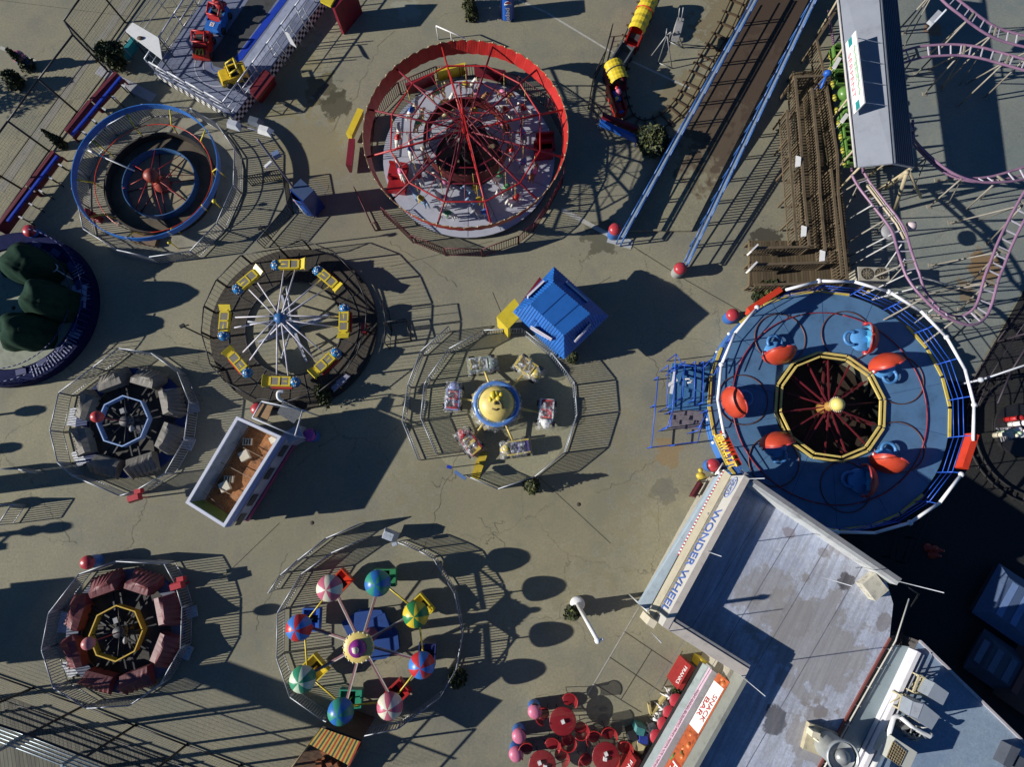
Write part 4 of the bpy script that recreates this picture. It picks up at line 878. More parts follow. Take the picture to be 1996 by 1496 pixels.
    for z in (.5, .95): m.tube(GS(pts, z), .028, 6)
    for x in pts + [(1276, 790), (1315, 868)]: p = G(*x, .95); m.tube([p, (p.x, p.y, 0)], .028, 6)
    q.part("pipe_rail", m, RB)
tilt_ride()

# ------------------------------------------------------------------ blue hip roofed kiosk
def kiosk():
    ze, zt = 2.0, 2.75
    E = GS([(1080, 520), (1186, 616), (1100, 700), (1000, 608)], ze); F = GS([(1078, 551), (1150, 612), (1099, 654), (1034, 594)], zt)
    c = sum(E, Vector()) / 4; c.z = 0; t = T("ticket_kiosk", "kiosk with a ribbed royal blue hip roof and flat top", "kiosk", c)
    rb = bpy.data.materials.new("ribbed_blue_roof"); 
    RB = mat("roof_blue", (.016, .13, .44), .45, var=.28, scale=1.5); RT = mat("roof_top_blue", (.014, .115, .40), .5, var=.28, scale=1.2)
    rib = MB(); rf = MB()
    for i in range(4):
        a, b, p, q = E[i], E[(i + 1) % 4], F[i], F[(i + 1) % 4]; rf.add([a, b, q, p], [(0, 1, 2, 3)]); n = int((b - a).length / .14)
        for k in range(1, n):
            u = k / n; lo = a + (b - a) * u; v = (p - a); w = (b - a).normalized(); along = (lo - a).dot(w); ta = (p - a).dot(w); tb = (q - a).dot(w); L = (b - a).length
            sp = p + (q - p) * max(0, min(1, (along - ta) / max(.01, tb - ta)))
            if along < ta: sp = a + (p - a) * (along / ta)
            elif along > tb: sp = b + (q - b) * ((L - along) / (L - tb))
            rib.bar(lo + Vector((0, 0, .015)), sp + Vector((0, 0, .015)), .035, .04)
        d = Vector((0, 0, -.16)); rf.add([a, b, b + d, a + d], [(0, 1, 2, 3)])
    r = t.part("roof", rf, RB); t.part("roof_rib", rib, RB, r)
    tp = MB(); tp.prism([(p.x, p.y) for p in F], zt - .3, zt + .02)
    t.part("flat_top", tp, RT)
    s = MB()
    for u in (.34, .7):
        a = F[0] + (F[1] - F[0]) * u; b = F[3] + (F[2] - F[3]) * u; s.bar(a + Vector((0, 0, .03)), b + Vector((0, 0, .03)), .03, .02)
    t.part("top_seam", s, mat("seam_blue", (.006, .06, .25), .5))
    w = MB(); k = [c + (p - c) * .80 for p in E]; w.prism([(p.x, p.y) for p in k], 0, ze - .02); wl = t.part("wall", w, [mat("kiosk_wall", (.06, .17, .45), .5)])
    for a, b, z in (((1034, 637), (1075, 662), 2.5), ((1028, 577), (1060, 547), 2.5), ((1104, 549), (1146, 586), 2.45), ((1121, 666), (1152, 632), 2.45)):
        p, q = G(*a, z), G(*b, z); d = (q - p).normalized(); n = Vector((d.y, -d.x, 0)); n = n if n.dot(p - c) > 0 else -n
        m = MB(); m.add([p - Vector((0, 0, .42)), q - Vector((0, 0, .42)), q, p, p - n * .06 - Vector((0, 0, .42)), q - n * .06 - Vector((0, 0, .42)), q - n * .06, p - n * .06], [(0, 1, 2, 3), (5, 4, 7, 6), (3, 2, 6, 7), (0, 3, 7, 4), (2, 1, 5, 6)])
        s_ = t.part("roof_sign", m, [MB and WHITE]); b2 = MB(); b2.bar(p + n * .02 - Vector((0, 0, .05)), q + n * .02 - Vector((0, 0, .05)), .05, .06); t.part("sign_edge", b2, mat("lilac_trim", (.5, .42, .6), .5), s_)
        br = MB(); br.bar(p - n * .06, p - n * .5 - Vector((0, 0, .1)), .03); br.bar(q - n * .06, q - n * .5 - Vector((0, 0, .1)), .03); t.part("sign_brace", br, MESHBLUE, s_)
    for pts, mt, nm in (([(968, 618), (1003, 582), (1022, 610), (990, 642)], YEL, "side_panel"), ([(1008, 600), (1052, 540), (1058, 548), (1018, 604)], DRED, "awning_board")):
        m = MB(); P = GS(pts, 1.9); m.prism([(p.x, p.y) for p in P], 1.80, 1.92); t.part(nm, m, mt)
    m = MB(); P = GS([(968, 618), (990, 642)], 1.8); m.prism([(p.x, p.y) for p in (P[0], P[1], P[1] + Vector((.12, .12, 0)), P[0] + Vector((.12, .12, 0)))], .05, 1.79); t.part("side_panel", m, YEL)
    m = MB()
    for j, (x, y) in enumerate(((1110, 700), (1140, 668), (1096, 540), (1165, 600))): p = G(x, y, 0); 
kiosk()

# ------------------------------------------------------------------ open roofed game booth
def booth():
    H = 2.38; O = GS([(461, 812), (548, 851), (437, 1029), (361, 981)], H); c = sum(O, Vector()) / 4; c.z = 0
    t = T("game_booth", "white walled game booth with a rusty sunken roof inside a white parapet", "booth", c)
    ins = lambda k, z: [Vector((c.x + (p.x - c.x) * k[0], c.y + (p.y - c.y) * k[0], z)) for p in O]
    I = [O[i] + ((O[(i + 1) % 4] - O[i]).normalized() + (O[(i - 1) % 4] - O[i]).normalized()) * .13 for i in range(4)]
    WL = mat("booth_wall_white", (.40, .40, .46), .6, var=.15); RIM = mat("booth_rim_white", (.66, .68, .76), .5, var=.08)
    m = MB()
    for i in range(4):
        a, b, a2, b2 = O[i], O[(i + 1) % 4], I[i], I[(i + 1) % 4]; D = Vector((0, 0, -.66))
        m.add([a, b, b2, a2], [(0, 1, 2, 3)]); m.add([a, b, b + Vector((0, 0, -.1)), a + Vector((0, 0, -.1))], [(0, 3, 2, 1)]); m.add([a2, b2, b2 + D, a2 + D], [(0, 1, 2, 3)])
    pr = t.part("parapet", m, [RIM])
    RUST = mat("rusty_roof", (.29, .115, .032), .75, var=1.3, scale=2.6, col2=(.03, .012, .008), bump=.3, fine=13)
    rf = MB(); zr = H - .63; rf.sheet([Vector((p.x, p.y, zr)) for p in I]); t.part("roof", rf, RUST)
    m = MB(); Wi = [c + (p - c) * .93 for p in O]
    m.prism([(p.x, p.y) for p in Wi], .0, H - .67); t.part("wall", m, WL)
    fa = MB(); u = (O[2] - O[1]).normalized(); n = Vector((u.y, -u.x, 0)); n = n if n.dot(O[1] - c) > 0 else -n
    for i in range(4):
        a, b = O[i], O[(i + 1) % 4]; fa.add([a + Vector((0, 0, -.1)), b + Vector((0, 0, -.1)), b + Vector((0, 0, -.62)), a + Vector((0, 0, -.62))], [(0, 1, 2, 3)])
    t.part("fascia", fa, mat("fascia_blue", (.16, .24, .55), .5, var=.5, scale=5, col2=(.45, .48, .58)))
    rg = MB(); x = frame(c, u, n)
    for s in (-.5, -.25, 0, .25, .5):
        L = (O[2] - O[1]).length; p = (O[1] + O[2]) / 2 + u * (s * L * .9); q = (O[0] + O[3]) / 2 + u * (s * L * .9); rg.bar(Vector((p.x, p.y, zr + .25)), Vector((q.x, q.y, zr + .25)), .025)
    p, q = I[0], I[3]; rg.bar((p.x + .4, p.y - .2, zr + .2), (q.x + .4, q.y - .2, zr + .2), .02); p, q = I[3], I[2]; rg.bar((p.x + .3, p.y + .5, zr + .28), (q.x - .2, q.y + .6, zr + .28), .02)
    t.part("roof_rod", rg, mat("rod_tan", (.30, .20, .12), .6))
    g = MB(); a, b = I[3], I[2]; d = Vector((-(b - a).y, (b - a).x, 0)).normalized(); d = d if d.dot(c - a) > 0 else -d; g.add([Vector((a.x, a.y, H - .1)), Vector((b.x, b.y, H - .1)), Vector((b.x, b.y, zr)) + d * .25, Vector((a.x, a.y, zr)) + d * .25], [(0, 1, 2, 3)]); t.part("green_lining", g, mat("moss_green", (.16, .19, .03), .7))
    g = MB(); a, b = I[0], I[3]; d = Vector((-(b - a).y, (b - a).x, 0)).normalized(); d = d if d.dot(c - a) > 0 else -d; g.add([Vector((a.x, a.y, H - .08)) , Vector((b.x, b.y, H - .08)), Vector((b.x, b.y, zr)) + d * .3, Vector((a.x, a.y, zr)) + d * .3], [(0, 1, 2, 3)]); t.part("grey_lining", g, mat("lining_grey", (.27, .29, .30), .7, var=.3))
    for px, py, s in ((479, 889, .42), (441, 949, .42), (535, 858, .3)):
        p = G(px, py, zr); solo("roof_crate", MB().box((p.x, p.y, zr + .004), (s, s, .22), .5), CREAM, {479: "white box on the rusty booth roof, farther of the two", 441: "white box on the rusty booth roof, nearer the lower end", 535: "small white box in the upper corner of the rusty booth roof"}[px], "box", "boxes on the booth roof")
    for px, py in ((484, 862), (448, 935)):
        p = G(px, py, zr); m = MB()
        for k in range(4): m.box((p.x - .18 + k * .12, p.y, zr + .004), (.025, .28, .16), 0)
        for s in (-1, 1): m.box((p.x, p.y + .14 * s, zr + .004), (.40, .025, .155), 0)
        solo("cinder_block", m, CREAM, {484: "hollow concrete block in the shaded half of the booth roof", 448: "hollow concrete block beside the nearer white box on the booth roof"}[px], "block", "blocks on the booth roof")
    # awning skirt on the shop side
    sk = MB(); a, b = O[1], O[2]; N_ = 10
    for k in range(N_):
        p, q = a + (b - a) * (k / N_), a + (b - a) * ((k + 1) / N_); z0 = H - .62; e = n * .02
        sk.add([Vector((p.x, p.y, z0)) + e, Vector((q.x, q.y, z0)) + e, Vector((q.x, q.y, z0 - .30)) - n * .06, Vector(((p.x + q.x) / 2, (p.y + q.y) / 2, z0 - .40)) - n * .06, Vector((p.x, p.y, z0 - .30)) - n * .06], [(0, 1, 2, 3, 4)])
    t.part("valance", sk, mat("valance_grey", (.30, .30, .35), .7, var=.3))
    bs = MB(); a, b = Wi[1], Wi[2]; bs.bar(a + n * .05 + Vector((0, 0, .25 - a.z)), b + n * .05 + Vector((0, 0, .25 - b.z)), .06, .3); t.part("base_board", bs, mat("base_magenta", (.28, .05, .13), .6))
    for s in (-1.6, -.4, 1.0, 2.0):
        m = MB(); L = (b - a).length; p = (a + b) / 2 + u * s + n * .045; p.z = 0; m.add([p - u * .3 + Vector((0, 0, .75)), p + u * .3 + Vector((0, 0, .75)), p + u * .3 + Vector((0, 0, 1.35)), p - u * .3 + Vector((0, 0, 1.35))], [(0, 1, 2, 3)]); t.part("prize_panel", m, DGREY)
    # open frame annexe at the upper end
    ax = T("booth_annexe", "small open framed stall with a mesh and plywood top behind the booth", "stall", G(560, 810))
    A = GS([(510, 783), (590, 800), (575, 850), (492, 815)], 2.3)
    m = MB()
    for i in range(4): m.tube([A[i], A[(i + 1) % 4]], .035, 6); m.tube([A[i], (A[i].x, A[i].y, 0)], .035, 6)
    ax.part("frame", m, LGREY); m = MB(); m.prism([(p.x, p.y) for p in GS([(512, 787), (532, 792), (520, 822), (494, 812)], 2.2)], 2.15, 2.2); ax.part("plywood_sheet", m, mat("ply_tan", (.34, .20, .09), .7))
    m = MB(); m.prism([(p.x, p.y) for p in GS([(550, 785), (588, 803), (573, 826), (540, 806)], 2.28)], 2.24, 2.28); ax.part("mesh_panel", m, mat("mesh_grey", (.10, .11, .12), .7, var=.4, scale=10))
    m = MB(); m.box((*G(572, 848, 1).xy, 0), (.8, .6, 1.1), .5); ax.part("counter", m, WL)
    m = MB(); p = G(548, 772, 2.6); m.tube(spline([p + Vector((.1, .2, 0)), p + Vector((-.12, .15, .05)), p + Vector((-.12, -.1, 0)), p + Vector((.05, -.22, -.1))], 5), .075, 8); m.tube([p + Vector((0, -.2, -.1)), (p.x, p.y - .3, 0)], .03, 5); ax.part("vent_pipe", m, WHITE)
booth()
# ------------------------------------------------------------------ white roofed building with the long sign
def vface(m, a, b, z0, z1, mi=0):
    m.add([(a.x, a.y, z0), (b.x, b.y, z0), (b.x, b.y, z1), (a.x, a.y, z1)], [(0, 1, 2, 3)], mi)
def streaks(m, ang):
    t = m.node_tree; N = t.nodes; L = t.links; b = N["Principled BSDF"]; old = b.inputs["Base Color"].links[0].from_socket
    tc = N.new("ShaderNodeTexCoord"); ro = N.new("ShaderNodeMapping"); ro.inputs["Rotation"].default_value = (0, 0, -ang); sc = N.new("ShaderNodeMapping"); sc.inputs["Scale"].default_value = (.35, 5.0, 1)
    n = N.new("ShaderNodeTexNoise"); n.inputs["Scale"].default_value = 1.0; n.inputs["Detail"].default_value = 7; n.inputs["Roughness"].default_value = .7
    L.new(tc.outputs["Object"], ro.inputs[0]); L.new(ro.outputs[0], sc.inputs[0]); L.new(sc.outputs[0], n.inputs["Vector"])
    r = N.new("ShaderNodeMapRange"); r.inputs[1].default_value = .42; r.inputs[2].default_value = .72; r.inputs[3].default_value = 0; r.inputs[4].default_value = .75; L.new(n.outputs[0], r.inputs[0])
    x = N.new("ShaderNodeMix"); x.data_type = 'RGBA'; L.new(r.outputs[0], x.inputs[0]); L.new(old, x.inputs[6]); x.inputs[7].default_value = (.22, .21, .22, 1); L.new(x.outputs[2], b.inputs["Base Color"])
def building():
    ZR, ZP = 3.6, 4.6
    A, B, D_, E_, F_ = (G(*p, ZP) for p in ((1451, 927), (1757, 1136), (1291, 1222), (1452, 1323), (1330, 1540)))
    R1, R2, R3 = (G(*p, ZR) for p in ((1741, 1178), (1734, 1244), (1560, 1560)))
    c = G(1560, 1230, 0); c.z = 0
    t = T("flat_roofed_building", "building with a mottled blue grey flat roof and a long white sign parapet", "building", c)
    ROOF = ground_mat("roof_membrane", (.52, .56, .66), (.36, .38, .44), (.64, .68, .78), .2, [(G(x, y, ZR).x - c.x, G(x, y, ZR).y - c.y, r, cc, am) for x, y, r, cc, am in
        [(1648, 1133, .35, (.03, .025, .03), .9), (1538, 1040, .28, (.2, .14, .14), .6), (1603, 1077, .2, (.2, .17, .16), .6), (1510, 1405, .55, (.06, .06, .07), .85), (1600, 1390, .28, (.16, .13, .14), .7), (1725, 1215, .35, (.18, .14, .11), .6), (1580, 1260, 2.2, (.30, .28, .26), .7), (1510, 1180, 1.6, (.30, .28, .26), .6), (1590, 1440, 1.2, (.26, .23, .20), .6), (1650, 1050, .9, (.3, .26, .25), .5)]], 0, .8)
    poly = [A, B, R1, R2, R3, F_, E_, D_]
    m = MB(); m.sheet([Vector((p.x, p.y, ZR)) for p in poly]); roof = t.part("roof", m, ROOF)
    streaks(ROOF, dirpx((1755, 1145), (1640, 1412), ZR))
    m = MB()
    for u in (.16, .36, .56, .78): p = A + (D_ - A) * 0 + (B - A) * u; q = p + (D_ - A).normalized() * 9.5; m.sheet([Vector((p.x + .4, p.y - .4, ZR + .006)), Vector((p.x + .43, p.y - .4, ZR + .006)), Vector((q.x + .03, q.y, ZR + .006)), Vector((q.x, q.y, ZR + .006))])
    t.part("membrane_seam", m, mat("seam_grey", (.16, .17, .2), .8, var=.5), roof)
    m = MB(); cc = Vector((0, 0, 0)); q = [Vector((p.x, p.y, 0)) for p in poly]; m.prism([(p.x, p.y) for p in q], 0, ZR - .03); t.part("wall", m, mat("building_cream_wall", (.40, .37, .30), .7))
    def para(a, b, w, z1, name, mt, side, z0=ZR - .4):
        a = Vector((a.x, a.y, 0)); b = Vector((b.x, b.y, 0)); d = (b - a).normalized(); n = Vector((-d.y, d.x, 0)) * (w * side); m = MB()
        m.add([a + Vector((0, 0, z0)), b + Vector((0, 0, z0)), b + n + Vector((0, 0, z0)), a + n + Vector((0, 0, z0)), a + Vector((0, 0, z1)), b + Vector((0, 0, z1)), b + n + Vector((0, 0, z1)), a + n + Vector((0, 0, z1))], [(0, 1, 2, 3), (4, 5, 6, 7), (0, 4, 5, 1), (1, 5, 6, 2), (2, 6, 7, 3), (3, 7, 4, 0)])
        return t.part(name, m, mt)
    CAPW = mat("parapet_white", (.62, .62, .60), .6, var=.25, scale=1.5); CAPG = mat("parapet_shade_grey", (.22, .22, .23), .65, var=.2); CAPC = mat("sign_cap_cream", (.56, .50, .44), .6, var=.15)  # CAPG grey paints in the weaker sun on the cap and inner strip
    PW = mat("parapet_inner_face", (.50, .51, .50), .6, var=.3, scale=1.5)
    para(A, B, .16, ZP - .15, "parapet", PW, -1); para(A + Vector((.1, .12, 0)), B + Vector((.1, .12, 0)), .18, ZP - .10, "parapet_cap", CAPG, -1, ZP - .2)
    dD = (E_ - D_).normalized(); nD = Vector((-dD.y, dD.x, 0))
    para(D_ + dD * .28, E_, .38, ZP - .02, "parapet", CAPC, 1); para(D_ + nD * .385, E_ + nD * .385, .14, ZP - .06, "parapet", CAPG, 1)  # grey strip stands for the inner face in shade
    para(E_, F_, .16, ZP - .05, "parapet", mat("parapet_sage", (.25, .26, .23), .6), 1)
    # sign wall between A and D
    d = (D_ - A); d.z = 0; L = d.length; d.normalize(); n = Vector((d.y, -d.x, 0)); n = n if n.x < 0 else -n     # outward
    A0, D0 = Vector((A.x, A.y, 0)), Vector((D_.x, D_.y, 0)); th = .26
    m = MB(); z0 = 3.15
    a, b = A0, D0; e, f = A0 - n * th, D0 - n * th
    for z in (z0, ZP): pass
    m.add([a + Vector((0, 0, z0)), b + Vector((0, 0, z0)), b + Vector((0, 0, ZP)), a + Vector((0, 0, ZP)), e + Vector((0, 0, z0)), f + Vector((0, 0, z0)), f + Vector((0, 0, ZP)), e + Vector((0, 0, ZP))], [(0, 1, 2, 3), (5, 4, 7, 6), (3, 2, 6, 7), (0, 3, 7, 4), (2, 1, 5, 6)], [0, 1, 1, 1, 1])
    sg = t.part("sign_wall", m, [mat("sign_face_white", (.60, .57, .52), .5, var=.06), CAPC])
    m = MB(); mid = (A0 + D0) / 2 + n * .02; mid.z = (z0 + ZP) / 2
    m.text("WONDER WHEEL", L * .69, frame(mid + d * (L * .085), d, (0, 0, 1)), 0, .03, .80, -.004); t.part("sign_lettering", m, mat("sign_letter_blue", (.07, .14, .42), .5), sg)
    m = MB(); o = A0 + d * (L * .085) + n * .02; o.z = (z0 + ZP) / 2; m.text("DENO'S", L * .105, frame(o, d, (0, 0, 1)), 0, .03, .36, .0)
    pts = [o + d * (L * .07 * cos(k * pi / 16)) + Vector((0, 0, .42 * sin(k * pi / 16))) for k in range(32)]; m.tube(pts, .022, 4, True); t.part("sign_emblem", m, mat("emblem_blue_grey", (.16, .22, .42), .5), sg)
    m = MB(); o = A0 + d * (L * .28) + n * .03; o.z = 3.0; m.box((o.x, o.y, 2.95), (.10, .10, .14)); t.part("sign_lamp", m, GREY, sg)
    # cream slope and awning below
    a2, b2 = A0 + n * .02, D0 + n * .02; a3, b3 = G(1412, 917, 2.6), G(1264, 1193, 2.6)
    m = MB(); m.add([a2 + Vector((0, 0, z0)), b2 + Vector((0, 0, z0)), b3 + Vector((0, 0, .06)), a3 + Vector((0, 0, .06))], [(0, 1, 2, 3)]); t.part("cream_canopy", m, mat("canopy_cream", (.46, .41, .30), .6, var=.12))
    a4, b4 = G(1396, 930, 2.4), G(1245, 1179, 2.4)
    m = MB(); m.add([a3 + Vector((0, 0, -.1)), b3 + Vector((0, 0, -.1)), b4, a4], [(0, 1, 2, 3)]); m.add([a4, b4, b4 - Vector((0, 0, .3)), a4 - Vector((0, 0, .3))], [(0, 1, 2, 3)]); t.part("awning", m, mat("awning_pale_blue", (.34, .41, .46), .6, var=.12))
    m = MB(); K = 88; 
    for k in range(int(K * .62)):
        p, q = a3 + (b3 - a3) * (k / K), a3 + (b3 - a3) * ((k + 1) / K); u = Vector((0, 0, .10)); m.add([p + n * .03 - u, q + n * .03 - u, q + n * .01 + u * .5, p + n * .01 + u * .5], [(0, 1, 2, 3)], k % 2)
    t.part("striped_trim", m, [WHITE, RED])
    p = G(1248, 1180, 2.4); q = G(1262, 1192, 2.4)
    for v in (p, q): m = MB(); m.tube([v, (v.x, v.y, 0)], .04, 6); t.part("awning_post", m, WHITE)
    m = MB(); p = G(1265, 1210, 3.4); m.box((p.x, p.y, 2.6), (.32, .3, 1.35), -.55); t.part("corner_box", m, CREAM)
    for x, y, z1 in ((1454, 934, 6.4), (1379, 1076, 6.2), (1445, 1319, 6.8), (1606, 1127, 6.6), (1755, 1135, 7.0), (1272, 1236, 6.0)):
        p = G(x, y, ZP); m = MB(); m.tube([p - Vector((0, 0, .2)), (p.x, p.y, z1)], .018, 5); t.part("lamp_rod", m, LGREY)
    # corner pier, edge flashing, pipes
    m = MB(); p = G(1722, 1150, ZP); m.box((p.x, p.y, ZR), (.72, .8, .5), .62); t.part("corner_pier", m, mat("stained_cream", (.50, .47, .38), .7, var=.45, scale=3))
    m = MB(); m.bar(R2 + Vector((0, 0, .03)), R3 + Vector((0, 0, .03)), .07, .10); t.part("edge_flashing", m, mat("flashing_rust", (.20, .06, .05), .6))
    # gutter strip and alley roof
    m = MB(); m.sheet(GS([(1735, 1240), (1752, 1240), (1600, 1520), (1575, 1520)], 3.45)); t.part("gutter_strip", m, mat("gutter_brown", (.085, .075, .055), .8, var=.4))
    pp = GS([(1772, 1168), (1746, 1250), (1700, 1330), (1645, 1427), (1600, 1510)], 3.62); m = MB(); m.tube(pp, .03, 6); pipe = t.part("conduit", m, mat("conduit_cream", (.60, .58, .52), .5))
    m = MB()
    for k in range(7): p = pp[1] + (pp[4] - pp[1]) * ((k + .5) / 7); m.bar(p + Vector((-.2, .06, -.02)), p + Vector((.08, -.02, -.02)), .03)
    t.part("conduit_bracket", m, mat("conduit_cream", (.60, .58, .52), .5), pipe)
    # antennas of hanging cable at the corner
    m = MB()
    for k in range(2): a = G(1790 + 3 * k, 1158, 3.4); b = G(1752 + 4 * k, 1262, 3.4); m.tube([a, (a + b) / 2 + Vector((.15 - .1 * k, 0, -.5)), b], .02, 5)
    m.tube([G(1755, 1135, 3.5), G(1792, 1160, 3.4)], .03, 5); t.part("cable", m, BLACK)
    # exhaust fan
    ef = T("exhaust_fan", "big round grey exhaust fan on the flat roof at the bottom edge", "fan", G(1606, 1447, ZR))
    p = G(1606, 1447, ZR); m = MB(); m.box((p.x - .25, p.y + .1, ZR), (1.15, 1.0, .25), -.35); ef.part("base", m, mat("fan_base_cream", (.45, .40, .27), .7, var=.4, scale=4))
    m = MB(); m.lathe([(.50, ZR + .25), (.52, ZR + 1.2), (.60, ZR + 1.25), (.60, ZR + 1.42), (.55, ZR + 1.42), (.55, ZR + 1.28), (.27, ZR + 1.26)], (p.x, p.y, 0), 32); ef.part("housing", m, mat("fan_housing", (.40, .42, .42), .45, .3))
    m = MB(); m.annulus((p.x, p.y, 0), .50, .56, ZR + 1.28, ZR + 1.30, 32); ef.part("seal_ring", m, BLACK)
    m = MB(); m.lathe([(.27, ZR + 1.27), (.26, ZR + 1.42), (.15, ZR + 1.47), (.1, ZR + 1.52), (0, ZR + 1.53)], (p.x, p.y, 0), 24); ef.part("motor_cap", m, mat("fan_cap", (.30, .31, .30), .4, .3))
    m = MB(); m.box((p.x - .62, p.y + .5, ZR + .25), (.3, .22, .45), -.3); m.tube([(p.x - .6, p.y + .3, ZR + .4), (p.x - .3, p.y + .1, ZR + .6)], .04, 5); ef.part("junction_box", m, CREAM)
building()

def lower_building():
    ZA, ZT = 3.4, 3.7; c = G(1830, 1400, 0); c.z = 0
    t = T("lower_building", "lower building with a blue grey roof and bright white edge strip", "building", c)
    a = GS([(1744, 1258), (1778, 1262), (1640, 1530), (1590, 1530)], ZA); m = MB(); m.sheet(a); t.part("alley_roof", m, mat("alley_grey_green", (.24, .30, .32), .7, var=.2, scale=1.2))
    m = MB(); m.prism([(p.x, p.y) for p in a], 0, ZA - .02); t.part("alley_wall", m, mat("alley_brick", (.12, .06, .04), .8))
    T0, T1, T2, T3 = G(1791, 1250, ZT), G(2080, 1530, ZT), G(1660, 1560, ZT), G(1700, 1440, ZT)
    e = G(1782, 1268, ZT); top = [T0, G(1996, 1449, ZT), G(2120, 1570, ZT), G(1640, 1570, ZT), e]
    RM = ground_mat("lower_roof_membrane", (.25, .33, .42), (.19, .25, .33), (.30, .37, .45), .15, [(G(1790, 1300, ZT).x - c.x, G(1790, 1300, ZT).y - c.y, .6, (.2, .2, .24), .5)], 0, .8)
    m = MB(); m.sheet([Vector((p.x, p.y, ZT)) for p in top]); t.part("roof", m, RM)
    m = MB(); m.prism([(p.x, p.y) for p in top], 0, ZT - .02); t.part("wall", m, mat("lower_wall_dark", (.10, .09, .085), .8))
    p0, p1 = e, G(1640, 1570, ZT); d = (p1 - p0).normalized(); n = Vector((d.y, -d.x, 0)); n = n if n.x < 0 else -n
    m = MB(); m.add([Vector((p.x, p.y, z)) + n * o for p, z, o in ((p0, ZA, .03), (p1, ZA, .03), (p1, ZT + .25, .03), (p0, ZT + .25, .03))], [(0, 1, 2, 3)]); m.add([Vector((p.x, p.y, ZT + .25)) + n * o for p, o in ((p0, .03), (p1, .03), (p1, -.12), (p0, -.12))], [(0, 1, 2, 3)])
    m.add([Vector((p.x, p.y, z)) - n * .12 for p, z in ((p0, ZT), (p1, ZT), (p1, ZT + .25), (p0, ZT + .25))], [(3, 2, 1, 0)])
    t.part("white_coping", m, mat("coping_white", (.74, .72, .74), .5, var=.05))
    m = MB(); m.tube([p0 - n * .22 + Vector((0, 0, .3)), p1 - n * .22 + Vector((0, 0, .3))], .03, 6); t.part("pipe", m, LGREY)
    m = MB(); q0, q1 = T0, G(2120, 1570, ZT); m.bar(q0 + Vector((0, 0, .06)), q1 + Vector((0, 0, .06)), .09, .14); t.part("edge_flashing", m, mat("edge_flashing_pale", (.45, .42, .44), .6))
    m = MB(); poly = GS([(1786, 1264), (1804, 1270), (1795, 1305), (1775, 1330), (1768, 1355), (1760, 1370), (1720, 1450), (1690, 1510), (1660, 1510)], ZT + .012); m.sheet(poly); t.part("grey_flashing_sheet", m, mat("flashing_lavender", (.27, .26, .31), .7, var=.2))
    # roof plant
    def ac(name, pts, z0, z1, label, grille=False, stand=True):
        P = GS(pts, z1); cc = sum(P, Vector()) / len(P); cc.z = ZT; u = T(name, label, "air conditioner", cc, "air conditioners on the lower roof"); bx = MB(); bx.prism([(p.x, p.y) for p in P], z0, z1)
        u.part("cabinet", bx, mat("ac_cabinet_cream", (.52, .52, .46), .5, var=.1) if grille else mat("ac_cabinet_blue_grey", (.33, .37, .42), .5, .2, var=.1))
        if stand:
            s = MB()
            for p in P: q = cc + (p - cc) * .9; s.bar((q.x, q.y, ZT), (q.x, q.y, z0), .06)
            for i in range(len(P)): q, r = cc + (P[i] - cc) * .95, cc + (P[(i + 1) % len(P)] - cc) * .95; s.bar((q.x, q.y, z0 - .04), (r.x, r.y, z0 - .04), .07); s.bar((q.x, q.y, ZT + .05), (r.x, r.y, z0 - .1), .04)
            u.part("stand", s, mat("stand_cream", (.48, .42, .26), .6))
        return u, P, cc
    u, P, cc = ac("air_conditioner", [(1745, 1440), (1788, 1468), (1772, 1503), (1727, 1478)], 3.75, 4.75, "cream air conditioner with a brown grille on top", True, False)
    g = MB(); Q = GS([(1741, 1446), (1766, 1467), (1753, 1494), (1728, 1477)], 4.77); g.sheet(Q); gr = u.part("grille", g, mat("grille_brown", (.07, .055, .03), .6)); b = MB()
    for k in range(7):
        s = k / 6; b.bar(Q[0] + (Q[1] - Q[0]) * s + Vector((0, 0, .01)), Q[3] + (Q[2] - Q[3]) * s + Vector((0, 0, .01)), .025, .02); b.bar(Q[0] + (Q[3] - Q[0]) * s + Vector((0, 0, .02)), Q[1] + (Q[2] - Q[1]) * s + Vector((0, 0, .02)), .018, .02)
    u.part("grille_bar", b, mat("grille_bar_tan", (.35, .28, .16), .5), gr)
    u, P, cc = ac("air_conditioner", [(1779, 1368), (1800, 1372), (1832, 1398), (1816, 1424), (1772, 1396)], 4.35, 4.95, "blue grey air conditioner on a cream stand, middle of the three")
    m = MB(); q = GS([(1781, 1369), (1800, 1374), (1789, 1402), (1774, 1396)], 4.965); m.sheet(q); u.part("access_panel", m, LGREY)
    u, P, cc = ac("air_conditioner", [(1822, 1332), (1850, 1352), (1838, 1376), (1808, 1358)], 4.3, 4.85, "grey air conditioner on a cream stand, farthest from the bottom edge")
    m = MB(); fr = GS([(1792, 1318), (1824, 1334), (1808, 1360), (1780, 1350)], 4.3)
    for i in range(4): m.bar(fr[i], fr[(i + 1) % 4], .07); m.bar(fr[i], (fr[i].x, fr[i].y, ZT), .05)
    m.bar((fr[0] + fr[1]) / 2, (fr[3] + fr[2]) / 2, .06); u.part("stand", m, mat("stand_cream", (.48, .42, .26), .6)); m = MB(); m.prism([(p.x, p.y) for p in GS([(1807, 1330), (1818, 1336), (1808, 1354), (1798, 1348)], 4.2)], 4.0, 4.2); u.part("motor", m, mat("motor_brown", (.12, .05, .03), .6))
    m = MB(); pts = GS([(1728, 1448), (1742, 1400), (1748, 1397), (1756, 1400)], 4.3); m.tube(pts, .09, 8); m.tube(GS([(1756, 1400), (1780, 1420), (1812, 1437), (1817, 1432)], 4.4), .08, 8); m.tube(GS([(1728, 1448), (1700, 1500), (1690, 1540)], 4.3), .10, 8)
    solo("white_duct", m, mat("duct_white", (.72, .72, .70), .4, var=.06), "bent white pipe duct beside the air conditioners on the lower roof", "pipe")
